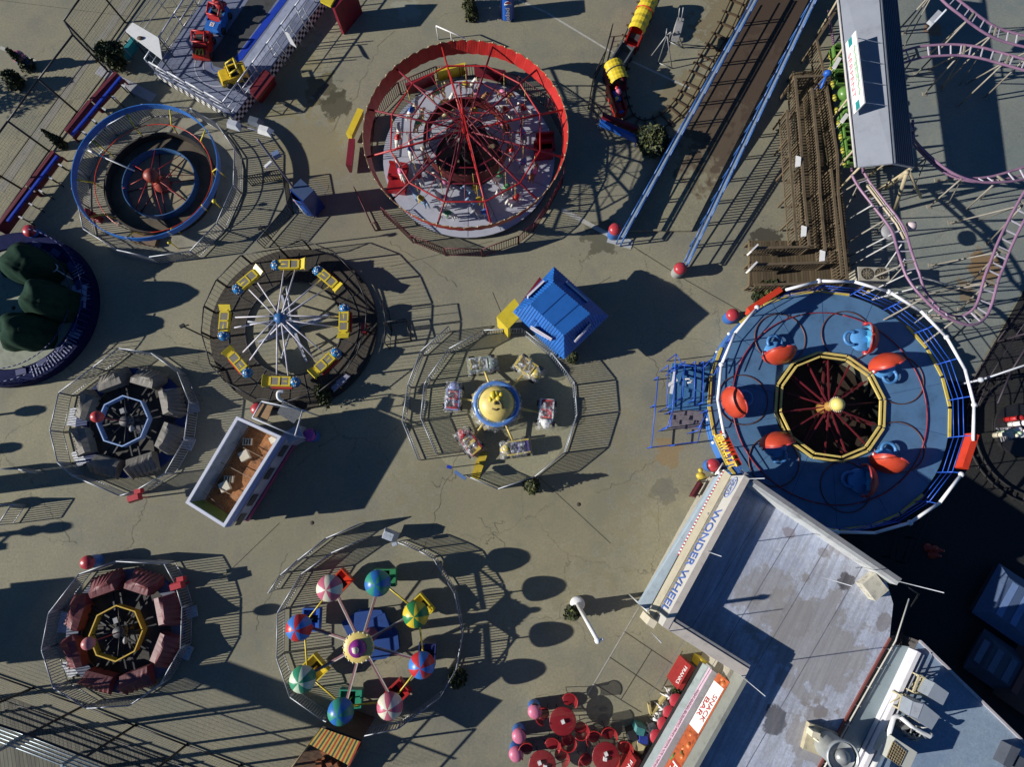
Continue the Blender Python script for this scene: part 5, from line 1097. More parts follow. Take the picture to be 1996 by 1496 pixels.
    m = MB(); rnd = random.Random(5)
    for k in range(9):
        p = G(1745 + rnd.uniform(-5, 30), 1405 + rnd.uniform(-5, 45), ZT); q = p + Vector((rnd.uniform(-.5, .5), rnd.uniform(-.5, .5), rnd.uniform(.2, .9))); m.tube([(p.x, p.y, ZT), (p + q) / 2 + Vector((0, 0, .3)), q], .03, 5)
    for k in range(4): p = G(1752 + 8 * k, 1412 + 5 * k, ZT); m.box((p.x, p.y, ZT), (.35, .25, .5), .5)
    solo("pipe_cluster", m, mat("pipe_cluster_grey", (.3, .3, .28), .5, .3), "tangle of small pipes and boxes between two air conditioners", "pipes")
    m = MB(); m.prism([(p.x, p.y) for p in GS([(1972, 1455), (1990, 1462), (1970, 1500), (1955, 1492)], 4.2)], ZT, 4.2); m.prism([(p.x, p.y) for p in GS([(1987, 1475), (2003, 1483), (1985, 1515), (1972, 1505)], 4.1)], ZT, 4.1); solo("roof_vent", m, mat("vent_dark_slate", (.08, .09, .11), .6), "dark slatted roof vent at the right end of the lower roof", "vent")
lower_building()

# ------------------------------------------------------------------ snack bar front on the lower left face
def snack_bar():
    c = G(1370, 1400, 0); t = T("snack_bar", "snack bar front with an orange food banner, striped awning and red counter", "snack bar", c)
    W0, W1 = G(1428, 1335, 3.72), G(1335, 1500, 3.72); W0.z = W1.z = 0; d = (W1 - W0).normalized(); L = (W1 - W0).length; n = Vector((d.y, -d.x, 0)); n = n if n.x < 0 else -n
    W0 = W0 + n * .10; W1 = W1 + n * .10 + d * 2.5; L = (W1 - W0).length
    V = lambda p, z, o=0.0: Vector((p.x, p.y, z)) + n * o
    m = MB(); m.add([V(W0, 4.05, -.3), V(W1, 4.05, -.3), V(W1, 4.05, 0), V(W0, 4.05, 0)], [(0, 1, 2, 3)]); t.part("soffit", m, BLACK)
    FB = mat("banner_food", (.42, .095, .03), .45, var=.5, scale=1.1, col2=(.16, .025, .012), fine=7)
    m = MB(); m.add([V(W0, 3.72, .02), V(W1, 3.72, .02), V(W1, 4.5, .0), V(W0, 4.5, .0)], [(0, 1, 2, 3)]); t.part("soffit_shade_band", m, BLACK); m = MB(); m.add([V(W0, 2.85, .22), V(W1, 2.85, .22), V(W1, 3.72, .04), V(W0, 3.72, .04)], [(0, 1, 2, 3)]); bn = t.part("banner", m, FB)  # black band painted in for the shade between cap and banner
    p = W0 + d * .35; q = W0 + d * 2.35; sl = Vector((n.x * .16, n.y * .16, -1.15))
    def bq(a, b, lo, hi, o): return [V(a, 2.85 + .87 * lo, .22 - .18 * lo + o), V(b, 2.85 + .87 * lo, .22 - .18 * lo + o), V(b, 2.85 + .87 * hi, .22 - .18 * hi + o), V(a, 2.85 + .87 * hi, .22 - .18 * hi + o)]
    m = MB(); m.add(bq(p, q, .03, .9, .012), [(0, 1, 2, 3)]); t.part("banner_panel", m, WHITE, bn)
    up = (V(W0, 3.72, .04) - V(W0, 2.85, .22)).normalized(); mid = (p + q) / 2
    m = MB(); o = V(mid, 3.44, .125); m.text("SNACK", 1.15, frame(o, d, up), 0, .01, .26, -.005); o = V(mid + d * .1, 3.10, .195); m.text("BAR", .8, frame(o, d, up), 0, .01, .28, -.005); t.part("banner_lettering", m, RED, bn)
    p, q = W0 + d * 3.75, W0 + d * 6.6
    m = MB(); m.add(bq(p, q, .25, .97, .012), [(0, 1, 2, 3)]); t.part("name_panel", m, mat("panel_red", (.45, .04, .02), .5), bn)
    m = MB(); o = V((p + q) / 2 - d * .3, 3.37, .14); m.text("FAMOUS", 2.1, frame(o, d, up), 0, .01, .46, .01); t.part("banner_lettering", m, WHITE, bn)
    m = MB()
    for k, pos in enumerate((2.6, 2.95, 3.2, 3.45, .1, .22)):
        b = W0 + d * pos; m.ball(V(b, 3.2 + .25 * (k % 2), .06), .14, 8, sc=(1, 1, .9))
    t.part("banner_food_shape", m, mat("food_orange", (.55, .16, .04), .4, var=.4, scale=5), bn)
    m = MB(); m.tube([V(W0 + d * 3.3, 3.3, .14), V(W0 + d * 3.5, 3.5, .1)], .04, 6); m.tube([V(W0 + d * 3.6, 3.0, .2), V(W0 + d * 3.9, 2.95, .2)], .04, 6); t.part("banner_leaf", m, mat("leaf_green", (.06, .22, .05), .5), bn)
    # awning strips, from the wall outward
    S0 = [G(1391, 1326, 2.8), G(1380, 1322, 2.75), G(1378, 1318, 2.7), G(1366, 1309, 2.55)]; off = [.46, .55, .56, .80]
    zz = [2.85, 2.78, 2.75, 2.5]; a0 = W0 + d * .05
    def band(i, j, zi, zj, name, mt):
        m = MB(); m.add([V(a0, zi, off[i]), V(W1, zi, off[i]), V(W1, zj, off[j]), V(a0, zj, off[j])], [(0, 1, 2, 3)]); return t.part(name, m, mt)
    m = MB(); m.add([V(a0, 2.84, .22), V(W1, 2.84, .22), V(W1, 2.80, off[0]), V(a0, 2.80, off[0])], [(0, 1, 2, 3)]); t.part("canopy_top", m, GREY)
    band(0, 1, 2.80, 2.62, "menu_strip", mat("menu_strip_rose", (.58, .40, .48), .5, var=.2, scale=6)); band(1, 3, 2.61, 2.5, "awning", mat("awning_grey_green", (.34, .40, .39), .6))
    m = MB(); om = (off[0] + off[1]) / 2; m.text("HOT DOGS BURGERS FRIES PIZZA ICE CREAM SODA", L * .66, frame(V((a0 + W1) / 2, 2.74, om + .03), d, n * -1 + Vector((0, 0, .5))), 0, .004, .09); t.part("menu_lettering", m, mat("menu_text_wine", (.20, .03, .06), .5))
    m = MB(); m.add([V(a0, 2.5, off[3] + .01), V(W1, 2.5, off[3] + .01), V(W1, 2.3, off[3] + .05), V(a0, 2.3, off[3] + .05)], [(0, 1, 2, 3)]); t.part("awning_edge", m, BLACK)
    for lo, hi, tx in ((.45, 1.6, "FRANKS"), (5.0, 6.2, "FRIES")):
        p, q = a0 + d * lo, a0 + d * hi; m = MB(); m.add([V(p, 1.5, off[3] - .05), V(q, 1.5, off[3] - .05), V(q, 1.1, off[3] + .08), V(p, 1.1, off[3] + .08)], [(3, 2, 1, 0)]); m.prism([(v.x, v.y) for v in (V(p, 0, off[3] - .4), V(q, 0, off[3] - .4), V(q, 0, off[3] + .06), V(p, 0, off[3] + .06))], .0, 1.08); k = t.part("counter_panel", m, mat("panel_worn_red", (.30, .02, .02), .5))
        m = MB(); m.text(tx, (hi - lo) * .7, frame(V((p + q) / 2, 1.31, off[3] + .04), d, n * -.5 + Vector((0, 0, .8))), 0, .01, .17, .0); t.part("panel_lettering", m, WHITE, k)
    m = MB(); m.prism([(v.x, v.y) for v in (V(a0, 0, 0), V(W1, 0, 0), V(W1, 0, .12), V(a0, 0, .12))], 0, 2.75); t.part("wall", m, mat("snack_wall", (.3, .3, .3), .7))
    m = MB(); P = GS([(1367, 1287), (1397, 1300), (1395, 1323), (1362, 1303)], 1.1); m.prism([(p.x, p.y) for p in P], .02, 1.1); f = solo("yellow_cabinet", m, YEL, "yellow cabinet in the corner beside the snack bar", "cabinet")
    m = MB(); q = G(1389, 1306, 1.1); m.annulus(q, .05, .11, 1.1, 1.13, 12); e = mesh_obj("white_badge", m, WHITE, f.location); e.parent = f
snack_bar()
# ------------------------------------------------------------------ roller coaster
def coaster():
    t = T("roller_coaster", "pink and purple tubular roller coaster track curving over pale concrete at the right", "roller coaster", G(1850, 400))
    TR = mat("track_lilac_pink", (.26, .145, .225), .4, var=.35, scale=1.0, col2=(.09, .045, .14)); TIE = mat("tie_pale", (.52, .48, .54), .45); SUP = mat("support_beige", (.27, .245, .20), .55, var=.25)
    paths = [([(1672, 338, 2.3), (1686, 362, 2.4), (1717, 402, 2.6), (1749, 446, 2.9), (1765, 496, 3.2), (1779, 535, 3.3), (1798, 570, 3.3), (1831, 606, 3.2), (1862, 622, 3.1), (1888, 624, 3.1), (1908, 612, 3.1), (1920, 589, 3.1), (1932, 545, 3.2), (1945, 512, 3.2), (1957, 480, 3.2), (1979, 434, 3.3), (2012, 375, 3.4), (2050, 320, 3.4)], .62, {6: .5, 7: .75, 8: .8, 9: .5}),
             ([(1768, 235, 2.0), (1780, 268, 2.0), (1806, 300, 2.1), (1848, 334, 2.2), (1896, 350, 2.3), (1944, 349, 2.4), (2000, 337, 2.5), (2060, 318, 2.6)], .60, {1: .8, 2: .9, 3: .95, 4: .8, 5: .6}),
             ([(1735, 122, 2.2), (1752, 114, 2.3), (1776, 106, 2.4), (1804, 100, 2.5), (1860, 97, 2.7), (1908, 102, 2.9), (1950, 113, 3.0), (2010, 130, 3.2), (2070, 150, 3.3)], .62, {}),
             ([(1800, -60, 3.9), (1846, -6, 3.8), (1880, 22, 3.7), (1904, 41, 3.6), (1930, 58, 3.5), (1958, 70, 3.4), (2010, 83, 3.4), (2080, 95, 3.4)], .62, {})]
    for pi_, (pp, gau, bank) in enumerate(paths):
        P = [G(x, y, z) for x, y, z in pp]; S = spline(P, 8); n = len(S); m = MB(); Lr, Rr = [], []
        for i, p in enumerate(S):
            d = (S[min(n - 1, i + 1)] - S[max(0, i - 1)]).normalized(); nn = Vector((-d.y, d.x, 0)).normalized(); k = i / 8; b0 = bank.get(int(k), 0); b1 = bank.get(int(k) + 1, 0); b = b0 + (b1 - b0) * (k - int(k))
            s = Vector((nn.x * cos(b), nn.y * cos(b), -sin(b))) * (gau / 2); Lr.append(p + s); Rr.append(p - s)
        m.tube(Lr, .062, 8); m.tube(Rr, .062, 8)
        acc = 0; dn = [p - Vector((0, 0, .18)) for p in S]
        if pi_ in (1,): m.tube(dn, .05, 6)
        for i in range(1, n):
            acc += (S[i] - S[i - 1]).length
            if acc > .40: acc = 0; m.bar(Lr[i], Rr[i], .045, .05, 1)
        t.part("track", m, [TR, TIE])
        step = 15 if pi_ != 1 else 12
        for i in range(5, n - 4, step):
            p = S[i]; d = (S[i + 1] - S[i - 1]).normalized(); nn = Vector((-d.y, d.x, 0)); sp = MB(); q = p - Vector((0, 0, .12))
            sp.bar(Lr[i], Rr[i], .07, .09)
            a = p + nn * 1.15; b = p - nn * (.45 if pi_ else 1.0); a.z = b.z = 0
            sp.tube([q, a], .04, 6); sp.tube([q, b], .045, 6)
            e = p + d * .9; e.z = 0
            if i % 2: sp.tube([q, e], .03, 5)
            sp.box((a.x, a.y, .0), (.22, .22, .03)); sp.box((b.x, b.y, .0), (.22, .22, .03)); t.part("support_leg", sp, SUP)
    ch = MB(); pts = [G(x, y, z) for x, y, z in ((1690, 362, 2.45), (1720, 402, 2.6), (1748, 438, 2.85), (1762, 466, 3.0))]; ch.tube(pts, .05, 6); ch.tube([p + Vector((.12, .05, 0)) for p in pts], .03, 5); t.part("lift_chain", ch, mat("chain_cream", (.5, .42, .3), .5))
    m = MB(); p = G(1735, 452, 2.4); m.lathe([(.05, -.04), (.42, -.04), (.42, .04), (.05, .04)], p, 20); t.part("chain_wheel", m, GREY)
    m = MB(); a, b = G(1768, 442, 2.6), G(1784, 440, 2.7); m.tube([a, b], .2, 10); t.part("lift_motor", m, mat("motor_blush", (.6, .48, .48), .5))
    for a, b in (((1792, 540), (1885, 565)), ((1762, 470), (1700, 560)), ((1778, 530), (1660, 585)), ((1752, 450), (1655, 500)), ((1745, 470), (1655, 520)), ((1700, 400), (1650, 430)), ((1822, 600), (1770, 640)), ((1790, 560), (1680, 590)), ((1764, 505), (1735, 540))):
        m = MB(); m.tube([G(*a, 3.0), G(*b, .05)], .035, 6); t.part("brace", m, mat("brace_pale", (.48, .47, .46), .5))
    for a, b, r in (((1768, 335), (1744, 410), .09), ((1768, 335), (1728, 365), .12), ((1772, 335), (1795, 385), .07)):
        m = MB(); m.tube([G(*a, 2.9), G(*b, .05)], r, 8); t.part("station_leg", m, BEIGE)
    # a camera-like lamp box on the upper track
    m = MB(); a, b = G(1845, 18, 3.8), G(1808, 58, 2.6); m.tube([a, b], .05, 6); q = G(1822, 35, 3.0); m.box((q.x, q.y, q.z - .1), (.30, .8, .2), -.75); t.part("drive_unit", m, LGREY)
    # station
    ze, zr = 2.95, 3.55; s = T("coaster_station", "long grey gabled station roof with one ribbed side beside the coaster", "station", G(1710, 170))
    a = [G(1631, -70, ze), G(1673, 325, ze)]; r = [G(1708, -70, zr), G(1740, 318, zr)]; e = [G(1743, -70, ze), G(1783, 326, ze)]
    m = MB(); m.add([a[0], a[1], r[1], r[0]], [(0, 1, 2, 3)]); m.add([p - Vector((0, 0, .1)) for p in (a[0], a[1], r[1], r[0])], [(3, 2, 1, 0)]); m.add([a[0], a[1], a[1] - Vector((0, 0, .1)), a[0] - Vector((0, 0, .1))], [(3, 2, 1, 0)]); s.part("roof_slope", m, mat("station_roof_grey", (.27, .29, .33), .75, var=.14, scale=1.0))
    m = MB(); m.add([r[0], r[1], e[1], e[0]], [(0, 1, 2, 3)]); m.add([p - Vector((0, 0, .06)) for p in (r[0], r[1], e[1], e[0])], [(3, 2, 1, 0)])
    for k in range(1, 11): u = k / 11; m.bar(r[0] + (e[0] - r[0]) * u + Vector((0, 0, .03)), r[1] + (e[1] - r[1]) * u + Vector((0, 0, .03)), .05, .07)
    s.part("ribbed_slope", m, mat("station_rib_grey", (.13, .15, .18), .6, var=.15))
    m = MB(); m.add([a[1], r[1], e[1], e[1] - Vector((0, 0, .12)), r[1] - Vector((0, 0, .12)), a[1] - Vector((0, 0, .12))], [(0, 1, 4, 5), (1, 2, 3, 4)]); s.part("gable_trim", m, LGREY)
    m = MB(); m.tube([a[0] + Vector((-.1, 0, -.05)), a[1] + Vector((-.1, 0, -.05))], .06, 6); s.part("gutter", m, mat("gutter_pale", (.5, .47, .45), .5))
    for p, q in ((a, .1), (e, -.15)):
        for u in (.15, .4, .65, .9, 1.0): b = p[0] + (p[1] - p[0]) * u; m = MB(); m.tube([(b.x + q * 3, b.y, 0), (b.x + q, b.y, ze - .05)], .06, 6); s.part("post", m, BEIGE)
    m = MB(); m.sheet([Vector((p.x, p.y, .45)) for p in (G(1662, -70, .45), G(1703, 325, .45), G(1745, 325, .45), G(1715, -70, .45))]); s.part("platform", m, WOOD)
    # station sign
    b0, b1 = G(1648, 85, 3.2), G(1664, 223, 3.2); d = (b1 - b0).normalized(); L = (b1 - b0).length; n = Vector((d.y, -d.x, 0)); n = n if n.x < 0 else -n; HS = .86
    m = MB(); U = Vector((0, 0, HS)); w = n * -.06
    m.add([b0, b1, b1 + U, b0 + U, b0 + w, b1 + w, b1 + U + w, b0 + U + w], [(0, 1, 2, 3), (5, 4, 7, 6), (3, 2, 6, 7), (0, 3, 7, 4), (2, 1, 5, 6)]); sg = T("station_sign", "white sign board with red and green lettering standing on the station roof", "sign", (b0 + b1) / 2)
    bd = sg.part("board", m, WHITE)
    m = MB()
    for p, sx in ((b0 + d * .02, 1), (b1 - d * .02, -1)):
        q = p + d * sx * .42; m.add([p + n * .012 + U * .28, q + n * .012 + U * .28, q + n * .012 + U * .62, p + n * .012 + U * .62], [(0, 1, 2, 3)])
    sg.each("corner_block", m, TEAL, bd)
    m = MB(); o = (b0 + b1) / 2 + n * .02; o.z = b0.z + HS * .40
    pts = [o + d * (L * .37 * cos(k * pi / 20)) + Vector((0, 0, .04 + .38 * sin(k * pi / 20) * .9)) for k in range(40)]
    m.text("SERPENT", L * .62, frame(o - Vector((0, 0, .12)), d, (0, 0, 1)), 0, .006, .26, -.008); sg.part("sign_lettering", m, mat("sign_rose_red", (.66, .24, .30), .5), bd)
    m = MB(); m.text("SEA", L * .26, frame(o + Vector((0, 0, .24)), d, (0, 0, 1)), 0, .006, .20, -.008); m.tube([o + d * (L * .34 * (k / 20 - 1)) + n * .02 + Vector((0, 0, .32 + .06 * sin(k * .9))) for k in range(0, 41) if abs(k - 20) > 9], .02, 4); sg.part("sign_lettering", m, mat("sign_green", (.36, .58, .36), .5), bd)
    m = MB()
    for u in (.08, .38, .68, .97): p = b0 + (b1 - b0) * u + U * .9; q = r[0] + (r[1] - r[0]) * ((.385 + .35 * u)); m.tube([p, q], .015, 4)
    sg.part("sign_stay", m, LGREY)
    # green train waiting under the left eave
    tr = T("coaster_train", "green coaster train half hidden under the left eave of the station", "train", G(1645, 200, 1.3)); rail = MB()
    GR = mat("train_green", (.11, .23, .05), .35, var=.2); GY = mat("train_olive_yellow", (.42, .38, .05), .4)
    tx = [(1640, 100), (1641, 127), (1644, 154), (1648, 181), (1652, 206), (1656, 232), (1660, 258), (1664, 284), (1667, 308)]
    for i, (x, y) in enumerate(tx):
        p = G(x, y, 1.6); rz = dirpx((1640, 100), (1667, 308)); m = MB()
        if i in (3, 4): m.ball((p.x, p.y, 1.55), .40, 14, sc=(1.0, .95, .8), rz=rz)
        else:
            m.taper((p.x, p.y, 1.2), (.62, .80), (.66, .84), .12, rz); ca, sa = cos(rz), sin(rz)
            for px, py, sx, sy in ((0, .39, .64, .07), (0, -.39, .64, .07), (.29, 0, .07, .7), (-.29, 0, .09, .7), (-.02, 0, .06, .7)): m.box((p.x + px * ca - py * sa, p.y + px * sa + py * ca, 1.3), (sx, sy, .38 if px > -.2 else .52), rz)
        car = tr.part("train_car", m, GR)
        m = MB(); m.box((p.x, p.y, 1.33), (.4, .6, .1), rz); tr.part("seat", m, DGREY, car)
        m = MB(); m.ball((p.x - .42, p.y - .1, 1.35), .16, 8, sc=(1.4, .8, .6), rz=rz); tr.part("side_fin", m, GY, car)
    m = MB(); 
    for o in (-.28, .28): m.tube([G(1625, 20, 1.1) + Vector((o, 0, 0)), G(1645, 150, 1.1) + Vector((o, 0, 0)), G(1672, 338, 1.15) + Vector((o, 0, 0))], .06, 6)
    solo("station_track", m, mat("track_lilac_pink", (.46, .27, .36)), "short straight pink track carrying the green train beside the station", "track")
coaster()
# ------------------------------------------------------------------ wooden queue ramp
def queue():
    t = T("wooden_queue", "brown wooden queue ramp with picket railings between the ramp and the station", "queue ramp", G(1590, 330)); Z = .75
    WD = plank_mat("queue_planks", (.06, .042, .022), (.135, .098, .052), 0.02, 7.0, .12)
    m = MB(); P = GS([(1548, 140), (1618, 135), (1660, 552), (1462, 556), (1462, 470), (1566, 470)], Z); m.sheet(P); d_ = t.part("deck", m, WD)
    WR = mat("queue_rail_brown", (.13, .095, .055), .7, var=.3, scale=3)
    m = MB()
    for a, b in zip(P, P[1:] + P[:1]): m.bar(a - Vector((0, 0, .12)), b - Vector((0, 0, .12)), .05, .22); m.bar((a.x, a.y, 0), a, .1); mid = (a + b) / 2; m.bar((mid.x, mid.y, 0), mid, .1)
    t.part("joist", m, WR)
    H = Z + 1.0
    for line in ([(1550, 152), (1561, 275), (1567, 374), (1578, 481), (1462, 484)], [(1582, 172), (1596, 312), (1598, 374), (1611, 512), (1464, 516)], [(1632, 16), (1592, 78), (1608, 148), (1632, 300), (1634, 375), (1652, 546)], [(1550, 150), (1606, 147)], [(1534, 215), (1545, 374), (1553, 470)], [(1652, 549), (1600, 552), (1470, 556)], [(1620, 330), (1642, 540)]):
        Q = GS(line, H)
        for a, b in zip(Q, Q[1:]):
            L = (b - a).length; k = max(1, int(L / 1.6 + .5))
            for j in range(k):
                p, q = a + (b - a) * (j / k), a + (b - a) * ((j + 1) / k); m = MB(); m.bar(p, q, .12, .05); m.bar(p - Vector((0, 0, .85)), q - Vector((0, 0, .85)), .06, .06); m.bar((p.x, p.y, .1), p, .09)
                nn = max(2, int((q - p).length / .15))
                for s in range(1, nn): w = p + (q - p) * (s / nn); m.bar(w - Vector((0, 0, .85)), w, .04)
                t.part("railing", m, WR)
    for x, y, lab in ((1555, 316, "white board on the wooden queue railing, highest of the three"), (1566, 452, "white board on the wooden queue railing, middle of the three"), (1602, 500, "white board on the wooden queue railing, lowest of the three")):
        p = G(x, y, H + .02); m = MB(); m.add([p + Vector(v) for v in ((-.13, -.25, -.02), (.12, -.22, 0), (.14, .22, .10), (-.11, .30, .10))], [(0, 1, 2, 3)]); m.add([p + Vector(v) for v in ((-.13, -.25, -.05), (.12, -.22, -.03), (.14, .22, .07), (-.11, .30, .07))], [(3, 2, 1, 0)]); solo("notice_board", m, WHITE, lab, "notice", "white boards on the wooden queue")
    for a, b, lab in (((1460, 494), (1474, 480), "white end post board on the upper rail of the wooden queue entrance"), ((1458, 529), (1472, 514), "white end post board on the lower rail of the wooden queue entrance")):
        p, q = G(*a, H + .05), G(*b, H + .05); m = MB(); m.bar(p, q, .08, .5); solo("end_board", m, WHITE, lab, "board", "white end boards")
    p = G(1613, 143, 2.0); m = MB(); m.ball(p, .22, 10, sc=(1, .8, .9)); m.tube([G(1600, 172, 1.8), p], .07, 6); m.tube([p, (p.x, p.y, 0)], .03, 5); solo("blue_pointer", m, BLUE, "blue knob with a pale arm at the top of the wooden queue", "lamp")
    for a, b in (((1625, 133), (1637, 112)), ((1640, 238), (1652, 222))):
        p, q = G(*a, 2.1), G(*b, 2.1); m = MB(); m.bar(p, q, .2, .03); m.tube([p, (p.x, p.y, .8)], .02, 4); solo("white_strip_sign", m, WHITE, {1625: "narrow white sign over the green train, upper one", 1640: "narrow white sign over the green train, lower one"}[a[0]], "sign", "narrow signs beside the green train")
queue()
# ------------------------------------------------------------------ big ramp with blue railings
def ramp():
    zf = lambda y: max(0.015, (520 - y) * .0021)
    t = T("entrance_ramp", "long ramp with a brown mat between two blue picket railings", "ramp", G(1400, 250))
    m = MB(); Ls = [(1500 - 278 * k / 8, -60 + 510 * k / 8) for k in range(9)]; Rs = [(1606 - 258 * k / 8, -60 + 510 * k / 8) for k in range(9)]
    P = [G(x, y, zf(y) - .0) for x, y in Ls]; Q = [G(x, y, zf(y)) for x, y in Rs]
    lo = [Vector((p.x, p.y, 0.0)) for p in Q]; lp = [Vector((p.x, p.y, 0)) for p in P]
    m.add(P + Q + lo + lp, [(k, k + 1, 9 + k + 1, 9 + k) for k in range(8)] + [(9 + k, 10 + k, 19 + k, 18 + k) for k in range(8)] + [(28 + k, 27 + k, k, k + 1) for k in range(8)]); m.add([P[8], Q[8], lo[8], lp[8]], [(0, 1, 2, 3)])
    t.part("deck", m, ground_mat("ramp_concrete", (.25, .232, .16), (.19, .175, .12), (.28, .255, .165), .22, [(G(x, y, .8).x - G(1400, 250).x, G(x, y, .8).y - G(1400, 250).y, r, c, a) for x, y, r, c, a in ((1400, 260, 3.2, (.15, .115, .07), .7), (1430, 195, 4.3, (.10, .072, .048), .9), (1490, 90, 4.8, (.082, .056, .038), .97), (1530, -20, 4.2, (.07, .047, .032), .98))], 0))
    RB = mat("ramp_rail_blue", (.04, .125, .36), .4, var=.2); RW = mat("ramp_rail_pale", (.30, .37, .44), .4, var=.15)
    def rail(p0, p1, n, pick, side):
        pts = []
        for k in range(n + 1):
            x, y = p0[0] + (p1[0] - p0[0]) * k / n, p0[1] + (p1[1] - p0[1]) * k / n; z = zf(y); pts.append((G(x, y, z + .92), z, y))
        for k in range(n):
            (a, za, ya), (b, zb, yb) = pts[k], pts[k + 1]; m = MB(); d = (b - a).normalized(); nn = Vector((-d.y, d.x, 0)) * .12; D = lambda v: Vector((0, 0, v))
            m.tube([a + nn, b + nn], .035, 6); m.tube([a - nn, b - nn], .035, 6); m.tube([a - nn - D(.4), b - nn - D(.4)], .03, 6); m.tube([a - nn - D(.82), b - nn - D(.82)], .03, 6)
            m.tube([a - nn, (a.x - nn.x, a.y - nn.y, 0)], .04, 6); m.tube([a + nn, (a.x + nn.x, a.y + nn.y, 0)], .035, 6)
            if ya < pick:
                c = max(2, int((b - a).length / .17))
                for j in range(c): w = a + (b - a) * (j / c) - nn; m.bar(w - D(.82), w, .05, .05)
            t.part("railing", m, RB)
            m = MB(); m.bar(a - D(.03), b - D(.03), .13, .03); t.part("top_board", m, RW)
    rail((1212, 462), (1482, -20), 12, -999, 1); rail((1338, 512), (1606, -40), 12, 430, -1)
    m = MB(); a, b = G(1220, 448, .5), G(1310, 272, .6); m.bar(a, b, .03, .75); t.part("side_panel", m, mat("side_panel_blue", (.02, .09, .30), .5))
    m = MB(); p = G(1205, 470, .03); m.box((p.x + .1, p.y, 0), (1.3, .5, .03), -.3); t.part("footing", m, mat("footing_pale", (.42, .44, .44), .8))
ramp()
